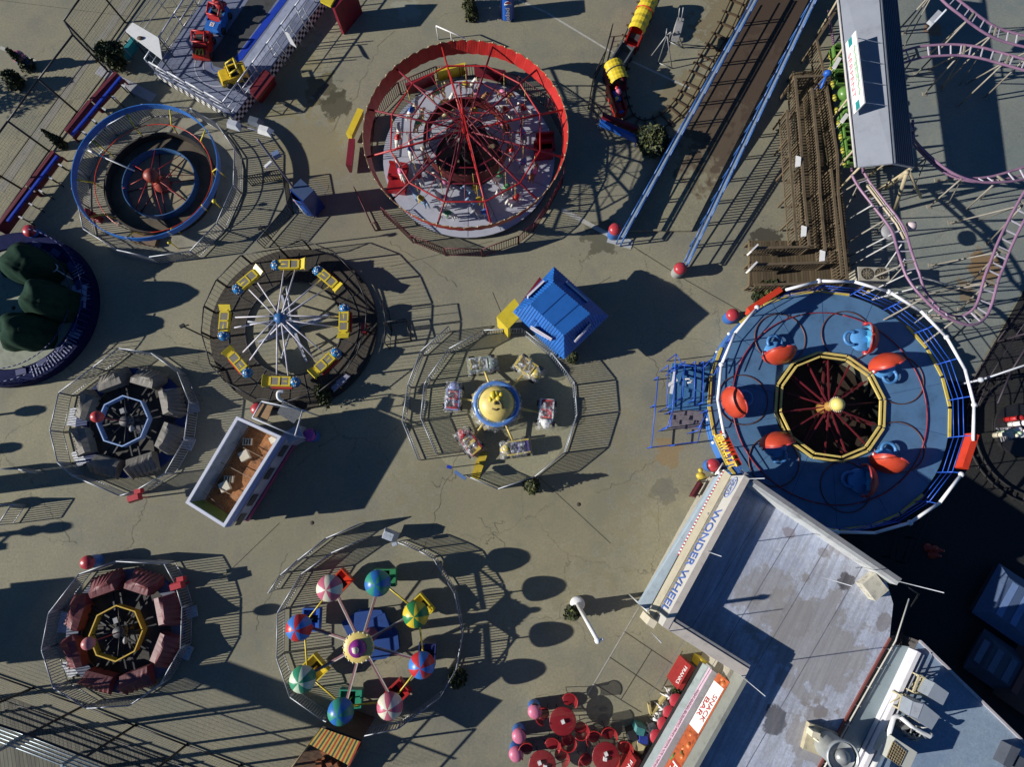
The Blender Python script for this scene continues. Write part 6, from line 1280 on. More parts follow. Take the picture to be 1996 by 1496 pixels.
# ------------------------------------------------------------------ miniature train
def mini_train():
    tk = T("train_track", "miniature railway track looping beside the blue ramp railing", "track", G(1330, 150)); IRN = mat("rusty_iron", (.045, .028, .018), .6, .3, var=.4)
    pts = [(1475, -70), (1440, -5), (1412, 55), (1378, 112), (1345, 172), (1322, 208), (1290, 236), (1255, 246), (1226, 232), (1212, 200), (1206, 160), (1214, 110), (1236, 60), (1262, 0), (1285, -60)]
    S = spline([G(x, y, .10) for x, y in pts], 8); n = len(S); m = MB(); l, r = [], []
    for i, p in enumerate(S):
        d = (S[min(n - 1, i + 1)] - S[max(0, i - 1)]).normalized(); nn = Vector((-d.y, d.x, 0)); l.append(p + nn * .36); r.append(p - nn * .36)
    m.tube(l, .035, 5); m.tube(r, .035, 5); tk.part("rails", m, IRN); m = MB(); acc = 0
    for i in range(1, n):
        acc += (S[i] - S[i - 1]).length
        if acc > .55: acc = 0; q = (l[i] - r[i]) * .25; m.bar(l[i] + q - Vector((0, 0, .05)), r[i] - q - Vector((0, 0, .05)), .10, .06)
    tk.part("sleepers", m, mat("sleeper_brown", (.10, .065, .035), .8, var=.4))
    YR = mat("canopy_yellow", (.66, .50, .03), .45, var=.12); RD = mat("wagon_red", (.40, .02, .015), .35)
    g = "miniature train"
    def wagon(px, a, b, w, label, roof=None, body=RD, name="train_wagon", flat=False):
        p, q = G(*a, .9), G(*b, .9); p.z = q.z = 0; d = (q - p).normalized(); L = (q - p).length; c = (p + q) / 2; rz = atan2(d.y, d.x); t = T(name, label, "train wagon", c, g); F = lambda x, y, z: Vector((c.x + x * d.x - y * d.y, c.y + x * d.y + y * d.x, z))
        m = MB(); m.box((c.x, c.y, .22), (L, w, .12), rz)
        for s in (1, -1): e = F(0, s * (w / 2 - .04), .34); m.box(e, (L, .08, .42 if not flat else .5), rz)
        for s in (1, -1): e = F(s * (L / 2 - .04), 0, .34); m.box(e, (.08, w - .16, .36), rz)
        t.part("body", m, body)
        if not flat:
            m = MB(); e = F(-L * .2, 0, .34); m.box(e, (.35, w - .2, .25), rz); e = F(L * .25, 0, .34); m.box(e, (.35, w - .2, .25), rz); t.each("bench", m, DGREY)
        m = MB()
        for s in (1, -1):
            for k in (-.32, .32): m.tube([F(k * L, s * (w / 2 - .02), .16), F(k * L, s * (w / 2 + .05), .16)], .16, 10)
        t.each("wheel", m, BLACK)
        if roof:
            x0, x1 = roof; m = MB(); N_ = 5; vs = []; K = 8
            for i in range(2 * N_ + 1):
                x = x0 + (x1 - x0) * i / (2 * N_); bul = .05 * (i % 2)
                for j in range(K + 1): th = pi * j / K; vs.append(F(x * L / 2, (w / 2 + .04 + bul) * cos(th), .98 + (.36 + bul) * sin(th)))
            m.add(vs, [(i * (K + 1) + j, i * (K + 1) + j + 1, (i + 1) * (K + 1) + j + 1, (i + 1) * (K + 1) + j) for i in range(2 * N_) for j in range(K)], 0, False); t.part("canopy", m, YR)
            m = MB(); xm = (x0 + x1) / 2 - .12
            m.tube([F(xm * L / 2, (w / 2 + .10) * cos(pi * j / 10), .98 + .42 * sin(pi * j / 10)) for j in range(11)], .03, 5); t.part("canopy_band", m, ORED if L > 1.9 else DGREY)
            m = MB()
            for x in (x0 * .9, x1 * .9):
                for s in (1, -1): m.tube([F(x * L / 2, s * w / 2 * .95, .4), F(x * L / 2, s * w / 2 * .95, 1.0)], .025, 5)
            t.each("canopy_post", m, BLACK)
        return t, F, L
    wagon(0, (1268, -4), (1230, 84), .78, "red train wagon with a long yellow barrel canopy at the top edge", (-.95, .55))
    wagon(0, (1226, 82), (1197, 128), .80, "dark open tender wagon between the two yellow canopied wagons", None, mat("tender_grey", (.10, .115, .12), .5), "train_tender", True)
    wagon(0, (1193, 124), (1209, 164), .84, "short train wagon with a square yellow barrel canopy behind the engine", (-.98, .85), DRED)
    t, F, L = wagon(0, (1194, 160), (1213, 214), .62, "red and blue miniature engine with pink, red and yellow domes", None, RD, "train_engine", True)
    m = MB(); m.tube([F(-.1, 0, .55), F(.75, 0, .55)], .24, 12); t.part("boiler", m, RD)
    for x, y, z, r_, mt, nm in ((-.1, .05, 1.05, .17, PINK, "dome"), (-.38, .06, .98, .12, mat("dome_red", (.6, .05, .05), .3), "dome"), (.18, -.1, 1.0, .09, YEL, "dome")):
        m = MB(); m.ball(F(x, y, z), r_, 12); m.tube([F(x, y, .5), F(x, y, z)], .05, 6); t.part(nm, m, mt)
    m = MB(); e = F(-.05, 0, .8); m.box(e, (.28, .6, .1), .3); m.box(F(.65, 0, .6), (.25, .4, .12), .3); m.box(F(-.3, .2, .9), (.1, .3, .08), .3); t.part("cab_panel", m, BLUE)
    # boards and stands round the track
    for a, b, z, mt, lab in (((1176, 222), (1252, 252), .9, DRED, "dark red board across the end of the train track"), ((1171, 234), (1243, 268), .8, BLUE, "blue board in front of the dark red board at the train track end")):
        p, q = G(*a, z), G(*b, z); m = MB(); m.bar(p - Vector((0, 0, .2)), q - Vector((0, 0, .2)), .16, .4); m.tube([p, (p.x, p.y, 0)], .04, 5); m.tube([q, (q.x, q.y, 0)], .04, 5); solo("track_board", m, mt, lab, "board", "boards at the train track end")
    s = T("steel_frame", "pair of grey steel tripod frames with a box inside the train loop", "frame", G(1305, 110)); SG = mat("frame_grey", (.34, .34, .33), .5, .4); m = MB()
    for f in ([(1300, 68, 2.0), (1283, 122, .03)], [(1300, 68, 2.0), (1310, 133, .03)], [(1300, 68, 2.0), (1270, 108, .6)], [(1300, 68, 2.0), (1308, 62, 2.3)], [(1308, 62, 2.0), (1328, 92, .03)], [(1308, 62, 1.9), (1303, 80, .4)], [(1318, 58, 1.6), (1332, 92, .03)], [(1283, 122, .03), (1310, 133, .03)], [(1303, 80, .05), (1330, 93, .05)], [(1300, 55, 2.2), (1298, 70, 2.0)], [(1325, 15, 2.6), (1322, 40, 2.0)], [(1332, 14, 2.6), (1328, 40, 2.0)]): m.tube([G(*p) for p in f], .03, 5)
    s.part("frame", m, SG); m = MB(); p = G(1324, 48, 1.9); m.box((p.x, p.y, 1.2), (.35, .85, .7), -.25); s.part("box", m, mat("box_grey_worn", (.30, .29, .28), .6, var=.4))
    m = MB(); p, q = G(1296, 262, .9), G(1312, 270, .9)
    for k in range(3): e = p + (q - p) * (k / 2); m.taper((e.x, e.y, .05), (.16, .04), (.16, .04), .75, -.4); m.taper((e.x, e.y, .80), (.16, .04), (.02, .04), .14, -.4)
    solo("picket_gate", m, WHITE, "three white pickets beside the bush at the ramp railing", "gate")
mini_train()
# ------------------------------------------------------------------ bins
def barrel_parts(lid, body):
    t = T("trash_barrel", "barrel", "trash barrel")
    m = MB(); m.lathe([(0, .01), (.27, .01), (.29, .06), (.29, .30), (.30, .32), (.29, .34), (.29, .58), (.30, .60), (.29, .62), (.29, .72)], (0, 0, 0), 24); t.part("drum", m, body, local=True)
    m = MB(); m.lathe([(.30, .70), (.32, .72), (.32, .78), (.29, .88), (.20, .96), (.09, .99), (0, 1.0)], (0, 0, 0), 24); l = t.part("dome_lid", m, lid, local=True)
    m = MB(); m.lathe([(.325, .76), (.30, .87)], (0, 0, 0), 6, a0=-.45, a1=.45); t.part("lid_opening", m, BLACK, l, local=True); return t.o
LR = mat("lid_red", (.42, .04, .05), .35); LP = mat("lid_pink", (.60, .17, .27), .4); BB = mat("drum_blue", (.04, .14, .42), .45); DG = mat("drum_grey", (.32, .32, .30), .6, var=.3)
br = barrel_parts(LR, BB); first = True
for x, y, lid, body, rz, lab in ((1200, 444, LR, BB, 2.2, "red domed blue barrel at the foot of the left ramp railing"), (1328, 521, LR, DG, 2.0, "red domed grey barrel at the foot of the right ramp railing"), (1431, 612, LR, BB, -.6, "red domed blue barrel beside the top left orange sign of the cup ride"),
        (1393, 907, LR, BB, 3.2, "red domed blue barrel at the upper end of the long sign building"), (165, 1098, LR, BB, 1.0, "red domed blue barrel at the top left of the maroon octagon ride"), (52, 447, LR, BB, .3, "red domed blue barrel above the green tarpaulin ride"),
        (601, 848, mat("lid_magenta", (.30, .05, .28), .4), BB, .4, "magenta domed blue barrel in the shade of the game booth"), (499, 797, LR, BB, 1.4, "red domed barrel at the upper corner of the game booth"), (30, 105, LP, BB, .9, "pink domed barrel standing in the street beyond the tall fence"),
        (1043, 1391, LP, BB, 1.5, "pink domed blue barrel beside the farthest red table"), (1012, 1439, LP, BB, .8, "pink domed blue barrel, middle of three beside the red tables"), (1006, 1475, LP, BB, .8, "pink domed blue barrel nearest the bottom edge beside the red tables")):
    p = G(x, y, .95); p.z = 0
    o = br if first else dup(br, p, rz, lab, {"dome_lid": [lid], "drum": [body]}); o.location = p; o.rotation_euler = (0, 0, rz); o["label"] = lab; o["group"] = "domed trash barrels"; first = False

# ------------------------------------------------------------------ plants
LEAF = [mat("leaf_dark", (.016, .026, .010), .7), mat("leaf_mid", (.048, .060, .018), .7), mat("leaf_light", (.125, .130, .035), .7)]
def shrub(px, h, r, label, shape="cone", pot=False, name="shrub", n=1100, seed=0, grp="shrubs and small trees"):
    rnd = random.Random(int(px[0] * 7 + px[1]) + seed); p = G(*px, 0); t = T(name, label, "plant", p, grp); m = MB()
    lob = [(rnd.uniform(0, 6.28), rnd.uniform(.15, .95), rnd.uniform(.10, .30)) for _ in range(9)]
    for k in range(n):
        z = rnd.uniform(.06, 1) ** (1.15 if shape == "cone" else .8); a = rnd.uniform(0, 2 * pi)
        R = r * ((1 - z) ** .75 * 1.05 + .08 if shape == "cone" else sqrt(max(0.02, 1 - (z * 1.7 - .75) ** 2)))
        for la, lz, lw in lob:
            dd = abs((a - la + pi) % (2 * pi) - pi)
            if dd < .6 and abs(z - lz) < .22: R *= 1 + lw * 1.4 * (1 if (la * 10) % 2 > .8 else -1)
        rr = R * (rnd.random() ** .35); q = Vector((p.x + rr * cos(a), p.y + rr * sin(a), h * z + rnd.uniform(-.05, .05)))
        s = rnd.uniform(.035, .075) * (1.2 if shape != "cone" else 1); u = Vector((rnd.uniform(-1, 1), rnd.uniform(-1, 1), rnd.uniform(-.6, .9))).normalized() * s * 1.5; v = u.cross(Vector((rnd.uniform(-1, 1), rnd.uniform(-1, 1), rnd.uniform(-1, 1)))).normalized() * s * .8
        m.add([q - u, q + v, q + u * 1.2, q - v], [(0, 1, 2, 3)], rnd.choice((0, 0, 1, 1, 1, 2)))
    t.part("foliage", m, LEAF); m = MB(); m.tube([(p.x, p.y, 0), (p.x + .02, p.y, h * .75)], [.05, .015], 6)
    for k in range(6): a = k * 1.05; z = h * (.2 + .1 * k); m.tube([(p.x, p.y, z), (p.x + r * .6 * cos(a) * (1 - z / h), p.y + r * .6 * sin(a) * (1 - z / h), z + .15)], .012, 4)
    t.part("stem", m, DWOOD)
    if pot: m = MB(); m.lathe([(0, .0), (.17, 0), (.23, .3), (.2, .3), (0, .26)], p, 16); t.part("pot", m, pot)
POT = mat("pot_terracotta", (.30, .09, .04), .7)
shrub((1036, 945), 1.5, .36, "small conifer at the lower edge of the race car ride railing"); shrub((1115, 1192), 1.25, .30, "small round conifer at the foot of the tall white lamp pole"); shrub((1114, 701), 1.3, .24, "dark slim conifer at the lower corner of the blue kiosk")
shrub((634, 772), 1.3, .38, "conifer below the plane ride in the booth shadow"); shrub((893, 1319), 1.5, .40, "spiky shrub at the lower right of the umbrella ride railing"); shrub((1268, 292), 1.7, .72, "broad olive green bush against the left ramp railing", "bush", n=2400)
shrub((1489, 574), .95, .72, "round low bush between the wooden queue and the cup ride", "bush", n=2200); shrub((916, 14), 1.3, .36, "upper of two dark shrubs at the top edge near the soda machine"); shrub((921, 34), 1.1, .34, "lower of two dark shrubs at the top edge near the soda machine", seed=4)
shrub((236, 132), 1.7, .55, "tall bushy conifer at the corner of the red boards and tall fence", "bush", n=2200); shrub((58, 134), 1.5, .36, "dark conifer next to the pink barrel beyond the tall fence"); shrub((42, 168), 1.1, .36, "round olive shrub in the shade beyond the tall fence", "bush"); shrub((126, 286), 1.5, .22, "slim dark conifer between the two dark red boards")
shrub((-190, 214), 3.4, 1.25, "unseen tall conifer added beyond the left edge to shade the street", "bush", n=1500)  # out of view, added to throw a shadow into the street
shrub((1318, 1342), .8, .30, "dry straw coloured bush beside the orange pot at the snack bar", "bush", n=700)

# ------------------------------------------------------------------ lamps and masts
p = G(1125, 1177); t = T("lamp_pole", "tall plain white pole on a round white footing", "lamp pole", p); m = MB(); m.lathe([(0, 0), (.34, 0), (.34, .18), (.28, .26), (0, .26)], p, 24); t.part("footing", m, WHITE)
m = MB(); m.tube([p, (p.x, p.y, 6.6)], [.10, .075], 12); t.part("pole", m, WHITE); m = MB(); m.ball((p.x, p.y, 6.7), .12, 10); m.tube([(p.x, p.y, 6.55), (p.x + .2, p.y + .06, 6.75)], .04, 6); t.part("finial", m, WHITE)
p = G(597, 400); t = T("floodlight_mast", "grey mast with floodlights leaning over the blue ring ride railing", "floodlight", p); m = MB(); m.tube([p, (p.x, p.y, 6.0)], .05, 8); a, b = G(462, 243, 6), G(536, 264, 6); m.tube([a, b], .035, 6); t.part("mast", m, mat("mast_slate", (.10, .11, .16), .5))
for i, (x, y, z, mt) in enumerate(((458, 246, 5.95, LGREY), (518, 257, 5.95, WHITE), (499, 240, 6.0, mat("lamp_slate", (.12, .14, .17), .4)))):
    q = G(x, y, z); m = MB(); m.taper((q.x, q.y, q.z), (.62, .34), (.4, .22), .28, -.3); t.part("floodlight", m, mt)
q = G(541, 305, 3.2); m = MB(); m.box((q.x, q.y, q.z), (.35, .22, .3), .5); t.part("junction_box", m, mat("junction_blue_grey", (.14, .2, .34), .5)); q = G(524, 322, 3.0); m = MB(); m.box((q.x, q.y, q.z), (.42, .12, .12), .8); t.part("tube_lamp", m, WHITE)
for (x, y), (tx, ty), lab in (((546, 484), (500, 444), "black lamp mast at the top of the plane ride fence"), ((408, 661), (358, 637), "black lamp mast at the left of the plane ride fence")):
    p = G(x, y); q = G(tx, ty, 2.5); q.x, q.y = q.x, q.y; m = MB(); m.tube([p, (p.x, p.y, 2.5)], .035, 6); m.tube([(p.x - .2, p.y, 2.3), (p.x + .2, p.y + .1, 2.3)], .03, 5); m.box((p.x, p.y, 2.42), (.22, .14, .12), .5); solo("lamp_mast", m, IRON, lab, "lamp", "lamp masts at the plane ride")
# lamps and structures just left of the frame that throw their shadows in
for x, y, h, two in ((-185, 832, 2.6, 0), (-235, 905, 2.6, 0), (-300, 1082, 4.2, 1), (-160, 1008, 2.2, 0)):
    p = G(x, y); m = MB(); m.tube([p, (p.x, p.y, h)], .06 if not two else .12, 8); m.ball((p.x, p.y, h), .28, 10, sc=(1, 1, 1.2)); 
    if two: m.ball((p.x, p.y, h - .5), .26, 8); m.tube([(p.x, p.y, h - .9), (p.x - .3, p.y - .5, h - 1.0)], .05, 5); m.box((p.x - .3, p.y - .6, h - 1.2), (.4, .3, .3))
    solo("globe_lamp", m, IRON, {-185: "globe lamp left of the grey octagon ride, upper of two", -235: "globe lamp left of the grey octagon ride, lower of two", -300: "tall double globe lamp left of the open yard", -160: "short globe lamp at the left edge railing"}[x], "lamp", "globe lamps left of the yard")
p = G(-130, 962); m = MB(); m.box(p, (.5, .85, 4.6), .1); m.box((p.x, p.y, 4.6), (.6, .95, .1), .1); solo("sign_pylon", m, DRED, "dark red square sign pylon left of the grey octagon ride", "pylon")
t = T("left_stall", "plain stall left of the maroon octagon ride", "stall", G(-190, 1245)); p = G(-190, 1245); m = MB(); m.box(p, (2.6, 3.2, 2.7), .1); t.part("wall", m, WHITE); m = MB(); m.taper((p.x, p.y, 2.7), (3.0, 3.6), (2.2, 2.8), .35, .1); t.part("roof", m, BLUE)
t = T("entrance_arch", "long entrance beam on posts at the boardwalk edge", "arch", G(-200, 1500)); a, b = G(-350, 1470, 5), G(30, 1622, 5); m = MB(); m.bar(a, b, .5, .8); t.part("beam", m, BLUE)
for q in (a, b, (a + b) / 2): m = MB(); m.tube([(q.x, q.y, 0), (q.x, q.y, 4.7)], .1, 8); t.part("post", m, STEEL)

# ------------------------------------------------------------------ soda machines
def soda(px, rz, label, dims=(.95, .80, 1.83), face=True):
    p = G(*px); w, d, h = dims; t = T("soda_machine", label, "vending machine", p, "blue soda machines", rz); SB = mat("soda_blue", (.010, .035, .20), .25, var=.2); FB = mat("soda_front_blue", (.015, .10, .45), .15, var=.1)
    m = MB(); m.box((0, 0, .05), (w, d, h - .05)); t.part("cabinet", m, SB, local=True)
    m = MB(); m.lathe([(w * .52, .12), (w * .52, h - .04)], (0, -d / 2 + w * .32, 0), 12, sm=True, a0=-pi * .80, a1=-pi * .20); f = t.part("front_panel", m, FB, local=True)
    yf = -d / 2 + w * .32 - w * .52 - .012
    m = MB(); m.lathe([(0, 0), (.19, 0)], (0, 0, 0), 24); disc = MB(); disc.tube([(0, yf, h - .38), (0, yf - .012, h - .38)], .19, 20); t.part("round_emblem", disc, WHITE, f, local=True)
    for s, mt in ((1, RED), (-1, BLUE)):
        hm = MB(); vs = [(.175 * cos(pi * k / 12), yf - .016, h - .38 + s * (.03 + .15 * sin(pi * k / 12))) for k in range(13)]; hm.add(vs, [tuple(range(13))]); t.part("emblem_half", hm, mt, f, local=True)
    m = MB(); m.text("pepsi", .95, frame((0, yf - .015, h - 1.1), (0, 0, -1), (1, 0, 0)), 0, .006, .30, .01); t.part("lettering", m, WHITE, f, local=True)
    m = MB()
    for k in range(9): m.box((-w * .3 + k * w * .075, d / 2 + .01, .3), (.03, .015, 1.2))
    for k in range(5): m.box((0, d / 2 + .012, .35 + k * .26), (w * .8, .018, .03))
    t.part("rear_vent", m, mat("vent_slate_blue", (.03, .04, .10), .5), local=True)
    m = MB(); m.box((0, .02, h - .002), (w * .97, d * .92, .02)); t.part("top_panel", m, mat("soda_top", (.05, .08, .16), .4), local=True)
soda((612, 404), dirpx((567, 390), (607, 425)) , "blue soda machine under the floodlight mast beside the blue ring ride"); soda((989, 28), .06, "blue soda machine at the top edge with its round emblem showing", (.70, .8, 1.7))

# ------------------------------------------------------------------ red tables, chairs and snack bar stools
MESH = bpy.data.materials.new("red_wire_mesh"); MESH.use_nodes = True; _b = MESH.node_tree.nodes["Principled BSDF"]; _b.inputs["Base Color"].default_value = (.27, .016, .022, 1); _b.inputs["Roughness"].default_value = .4; _b.inputs["Alpha"].default_value = .74
def table(px, label, boxes):
    p = G(*px, .75); p.z = 0; t = T("cafe_table", label, "table", p, "red mesh cafe tables"); m = MB(); m.lathe([(0, .73), (.57, .73), (.60, .74), (.60, .76), (.57, .77), (0, .755)], p, 32); t.part("tabletop", m, MESH)
    for k in range(4): a = k * pi / 2 + .5; m = MB(); m.tube([(p.x + .5 * cos(a), p.y + .5 * sin(a), 0), (p.x + .3 * cos(a), p.y + .3 * sin(a), .4), (p.x + .45 * cos(a), p.y + .45 * sin(a), .73)], .02, 5); t.part("leg", m, IRON)
    for i, (bx, by) in enumerate(boxes): m = MB(); m.box((p.x + bx, p.y + by, .772), (.15, .15, .10), .4 + i); solo("napkin_box", m, WHITE, {(0, 0): "white napkin box on the farthest red table", }.get((bx, by), "white napkin box on the " + ("table near the barrels" if "barrels" in label else "table near the snack bar") + (", upper one" if by > 0 else ", lower one")), "napkin box", "napkin boxes on the red tables")
    return p
t1 = table((1097, 1407), "round red mesh table farthest from the bottom edge", [(0, 0)]); t2 = table((1057, 1492), "round red mesh table at the bottom edge near the barrels", [(-.12, .1), (.12, -.05)]); t3 = table((1181, 1476), "round red mesh table at the bottom edge near the snack bar", [(.0, .13), (-.05, -.07)])
def chair_proto():
    t = T("cafe_chair", "chair", "chair"); m = MB(); m.lathe([(0, .44), (.21, .45), (.23, .46), (.21, .47), (0, .46)], (0, 0, 0), 16); t.part("seat", m, MESH, local=True)
    m = MB(); vs = []
    for k in range(11):
        a = pi * (-.05 + 1.1 * k / 10)
        for z, r in ((.50, .23), (.68, .27), (.86, .30)): vs.append((r * cos(a), r * sin(a), z + (.03 * sin(a) if z > .8 else 0)))
    m.add(vs, [(k * 3 + i, k * 3 + 3 + i, k * 3 + 4 + i, k * 3 + 1 + i) for k in range(10) for i in range(2)], 0, True); t.part("backrest", m, MESH, local=True)
    m = MB(); m.tube([(.30 * cos(pi * (-.05 + 1.1 * k / 10)), .30 * sin(pi * (-.05 + 1.1 * k / 10)), .87) for k in range(11)], .018, 5); t.part("back_rim", m, RED, local=True)
    for sx, sy in ((.19, .17), (-.19, .17), (.19, -.15), (-.19, -.15)): m = MB(); m.tube([(sx * .8, sy * .8, .45), (sx * 1.15, sy * 1.15, 0)], .013, 5); t.part("leg", m, IRON, local=True)
    return t.o
cp = chair_proto(); first = True
cp.scale = (1.2, 1.2, 1.05)
for tb, nm, angs in ((t1, "farthest red table", (70, -25, -75, 165)), (t2, "red table at the bottom edge near the barrels", (60, 20, 140)), (t3, "red table near the snack bar", (125, 80, 195, 20))):
    words = {70: "behind", -25: "right of", -75: "in front of", 165: "left of", 60: "above", 20: "right of", 140: "upper left of", 125: "upper left of", 80: "above", 195: "left of"}
    for a in angs:
        a_ = radians(a); p = Vector((tb.x + .88 * cos(a_), tb.y + .88 * sin(a_), 0)); rz = a_ - pi / 2 + random.uniform(-.3, .3); lab = "red mesh chair with curved back " + words[a] + " the " + nm.replace("red table at the bottom edge near the barrels", "table near the barrels").replace("red table near", "table near")
        o = cp if first else dup(cp, p, rz, lab); o.location = p; o.rotation_euler = (0, 0, rz); o["label"] = lab; o["group"] = "red cafe chairs"; first = False
ST = [(1319, 1368), (1306, 1391), (1295, 1413), (1281, 1438)]
for i, (x, y) in enumerate(ST):
    p = G(x, y, 1.0); p.z = 0; t = T("counter_table", "small solid red round table at the snack bar counter, " + ("nearest the orange pot", "second from the orange pot", "third from the orange pot", "farthest from the orange pot")[i], "table", p, "small red counter tables"); m = MB(); m.lathe([(0, .97), (.31, .97), (.32, .99), (.31, 1.01), (0, 1.01)], p, 24); t.part("tabletop", m, mat("counter_red", (.42, .03, .045), .4))
    m = MB(); m.tube([p, (p.x, p.y, .97)], .035, 8); m.lathe([(.22, 0), (.2, .03), (0, .04)], p, 16); t.part("pedestal", m, WHITE)
    q = G(x - 16, y - 10, .5); q.z = 0; t = T("bistro_stool", "white wire stool left of the small red table " + ("nearest the orange pot", "second from the orange pot", "third from the orange pot", "farthest from the orange pot")[i], "stool", q, "white stools"); m = MB()
    for k in range(4): a = k * pi / 2 + i; m.tube([(q.x + .05 * cos(a), q.y + .05 * sin(a), .62), (q.x + .2 * cos(a), q.y + .2 * sin(a), .3), (q.x + .24 * cos(a + .2), q.y + .24 * sin(a + .2), 0)], .026, 5)
    t.part("frame", m, WHITE); m = MB(); m.tube([(q.x - .16, q.y + .1, .62), (q.x + .02, q.y - .02, .66), (q.x + .15, q.y + .12, .62)], .05, 6); t.part("seat", m, WHITE)
p = G(1330, 1338, .5); m = MB(); m.lathe([(0, .02), (.16, .02), (.24, .45), (.26, .46), (.24, .50), (.20, .50), (.16, .2), (0, .18)], (p.x, p.y, 0), 20); solo("flower_pot", m, mat("pot_orange", (.55, .10, .03), .5), "bright orange pot at the end of the snack bar counter", "pot")
for a, b, lab in (((1264, 1372), (1268, 1393), "short pale plank of the V on the ground near the snack bar"), ((1268, 1394), (1297, 1356), "long pale plank of the V on the ground near the snack bar")): m = MB(); p, q = G(*a, .25), G(*b, .25); m.bar(p, q, .09, .35); solo("plank", m, mat("plank_straw", (.42, .34, .14), .7), lab, "plank", "pale planks")
for x, y, mt, lab, rz in ((1254, 1443, mat("bin_blue", (.02, .04, .25), .4), "dark blue crate in the cluster beside the snack bar counter", -.1), (1248, 1427, mat("bin_teal", (.05, .20, .20), .5), "teal bin behind the dark blue crate", -.3), (1234, 1438, BLACK, "black bin left of the dark blue crate", .3), (1247, 1458, mat("bin_cream", (.5, .42, .22), .5), "cream box in front of the dark blue crate", -.5)):
    p = G(x, y, .8); m = MB(); m.taper((p.x, p.y, 0), (.38, .34), (.48, .42), .72, rz); m.taper((p.x, p.y, .72), (.52, .46), (.36, .3), .12, rz); solo("waste_bin", m, mt, lab, "bin", "bins beside the snack bar")
# things by the upper end of the sign building
m = MB(); p = G(1366, 928, .8); m.ball((p.x, p.y, .8), .18, 10, sc=(1.3, 1, .8)); m.ball((p.x - .05, p.y + .25, .95), .12, 8); m.tube([(p.x, p.y, .7), (p.x + .1, p.y - .25, 0)], .04, 5); m.tube([(p.x + .1, p.y, .7), (p.x + .4, p.y - .1, .5)], .04, 5); solo("yellow_figure", m, mat("figure_yellow", (.55, .42, .05), .45), "small yellow statue at the upper end of the sign building", "statue")
m = MB(); a, b = G(1350, 968, .5), G(1366, 941, .5); m.bar(a, b, .3, .1); m.bar(a + Vector((-.12, 0, .2)), b + Vector((-.12, 0, .2)), .05, .4); m.bar((a.x, a.y, 0), a, .06); m.bar((b.x, b.y, 0), b, .06); solo("red_bench", m, MAROON, "small dark red bench beside the yellow statue", "bench")
m = MB(); p = G(1399, 922, .9); m.tube([(p.x, p.y, 0), (p.x, p.y, 1.0)], .03, 5); m.tube([(p.x - .15, p.y - .1, 1.0), (p.x + .25, p.y + .45, 1.0)], .04, 5); m.ball((p.x, p.y, 1.05), .1, 8); solo("white_stand", m, WHITE, "small white stand next to the barrel at the sign building", "stand")

# ------------------------------------------------------------------ tall wire fences
def tall_fence(base, h, label, wire=.12, mt=IRON):
    P = GS(base, 0); c = sum(P, Vector()) / len(P); t = T("tall_wire_fence", label, "fence", c, "tall black wire fences")
    for a, b in zip(P, P[1:]):
        L = (b - a).length; k = max(1, int(L / 3.0 + .5))
        for j in range(k):
            p, q = a + (b - a) * (j / k), a + (b - a) * ((j + 1) / k); m = MB(); U = lambda v, z: Vector((v.x, v.y, z))
            m.tube([p, U(p, h)], .055, 6); m.tube([U(p, h), U(q, h)], .045, 6); m.tube([U(p, h * .5), U(q, h * .5)], .022, 5); m.tube([U(p, .08), U(q, .08)], .035, 5); f = t.part("fence_frame", m, mt)
            w = MB(); n = max(1, int((q - p).length / wire))
            for s in range(n): v = p + (q - p) * (s / n); w.bar(U(v, .08), U(v, h), .0045)
            for s in range(1, int(h / (wire * 1.3))): z = s * wire * 1.3; w.bar(U(p, z), U(q, z), .0045)
            t.part("wire_mesh", w, mt, f)
tall_fence([(-60, 1298), (65, 1342), (165, 1376), (265, 1414), (365, 1452), (470, 1492), (560, 1526)], 3.2, "tall black wire fence along the boardwalk at the lower left")
tall_fence([(320, -62), (245, 44), (196, 114), (212, 140)], 2.7, "tall black wire fence running off the top edge at the upper left"); tall_fence([(212, 140), (152, 220), (98, 296), (45, 370), (-20, 462)], 2.7, "tall black wire fence behind the dark red boards at the left")
BR = T("boardwalk_railing", "pale steel pipe railing on the boardwalk at the lower left corner", "railing", G(100, 1450)); PR = mat("pipe_pale_blue", (.30, .36, .40), .4, .3, var=.3)
a, b = G(-40, 1392), G(330, 1530)
for k in range(5): z = .28 + k * .24; m = MB(); m.tube([Vector((a.x, a.y, z)), Vector((b.x, b.y, z))], .035, 6); BR.part("rail", m, PR)
for u in (.02, .27, .55, .82): q = a + (b - a) * u; m = MB(); m.bar((q.x, q.y, 0), (q.x, q.y, 1.3), .10); BR.part("post", m, PR)
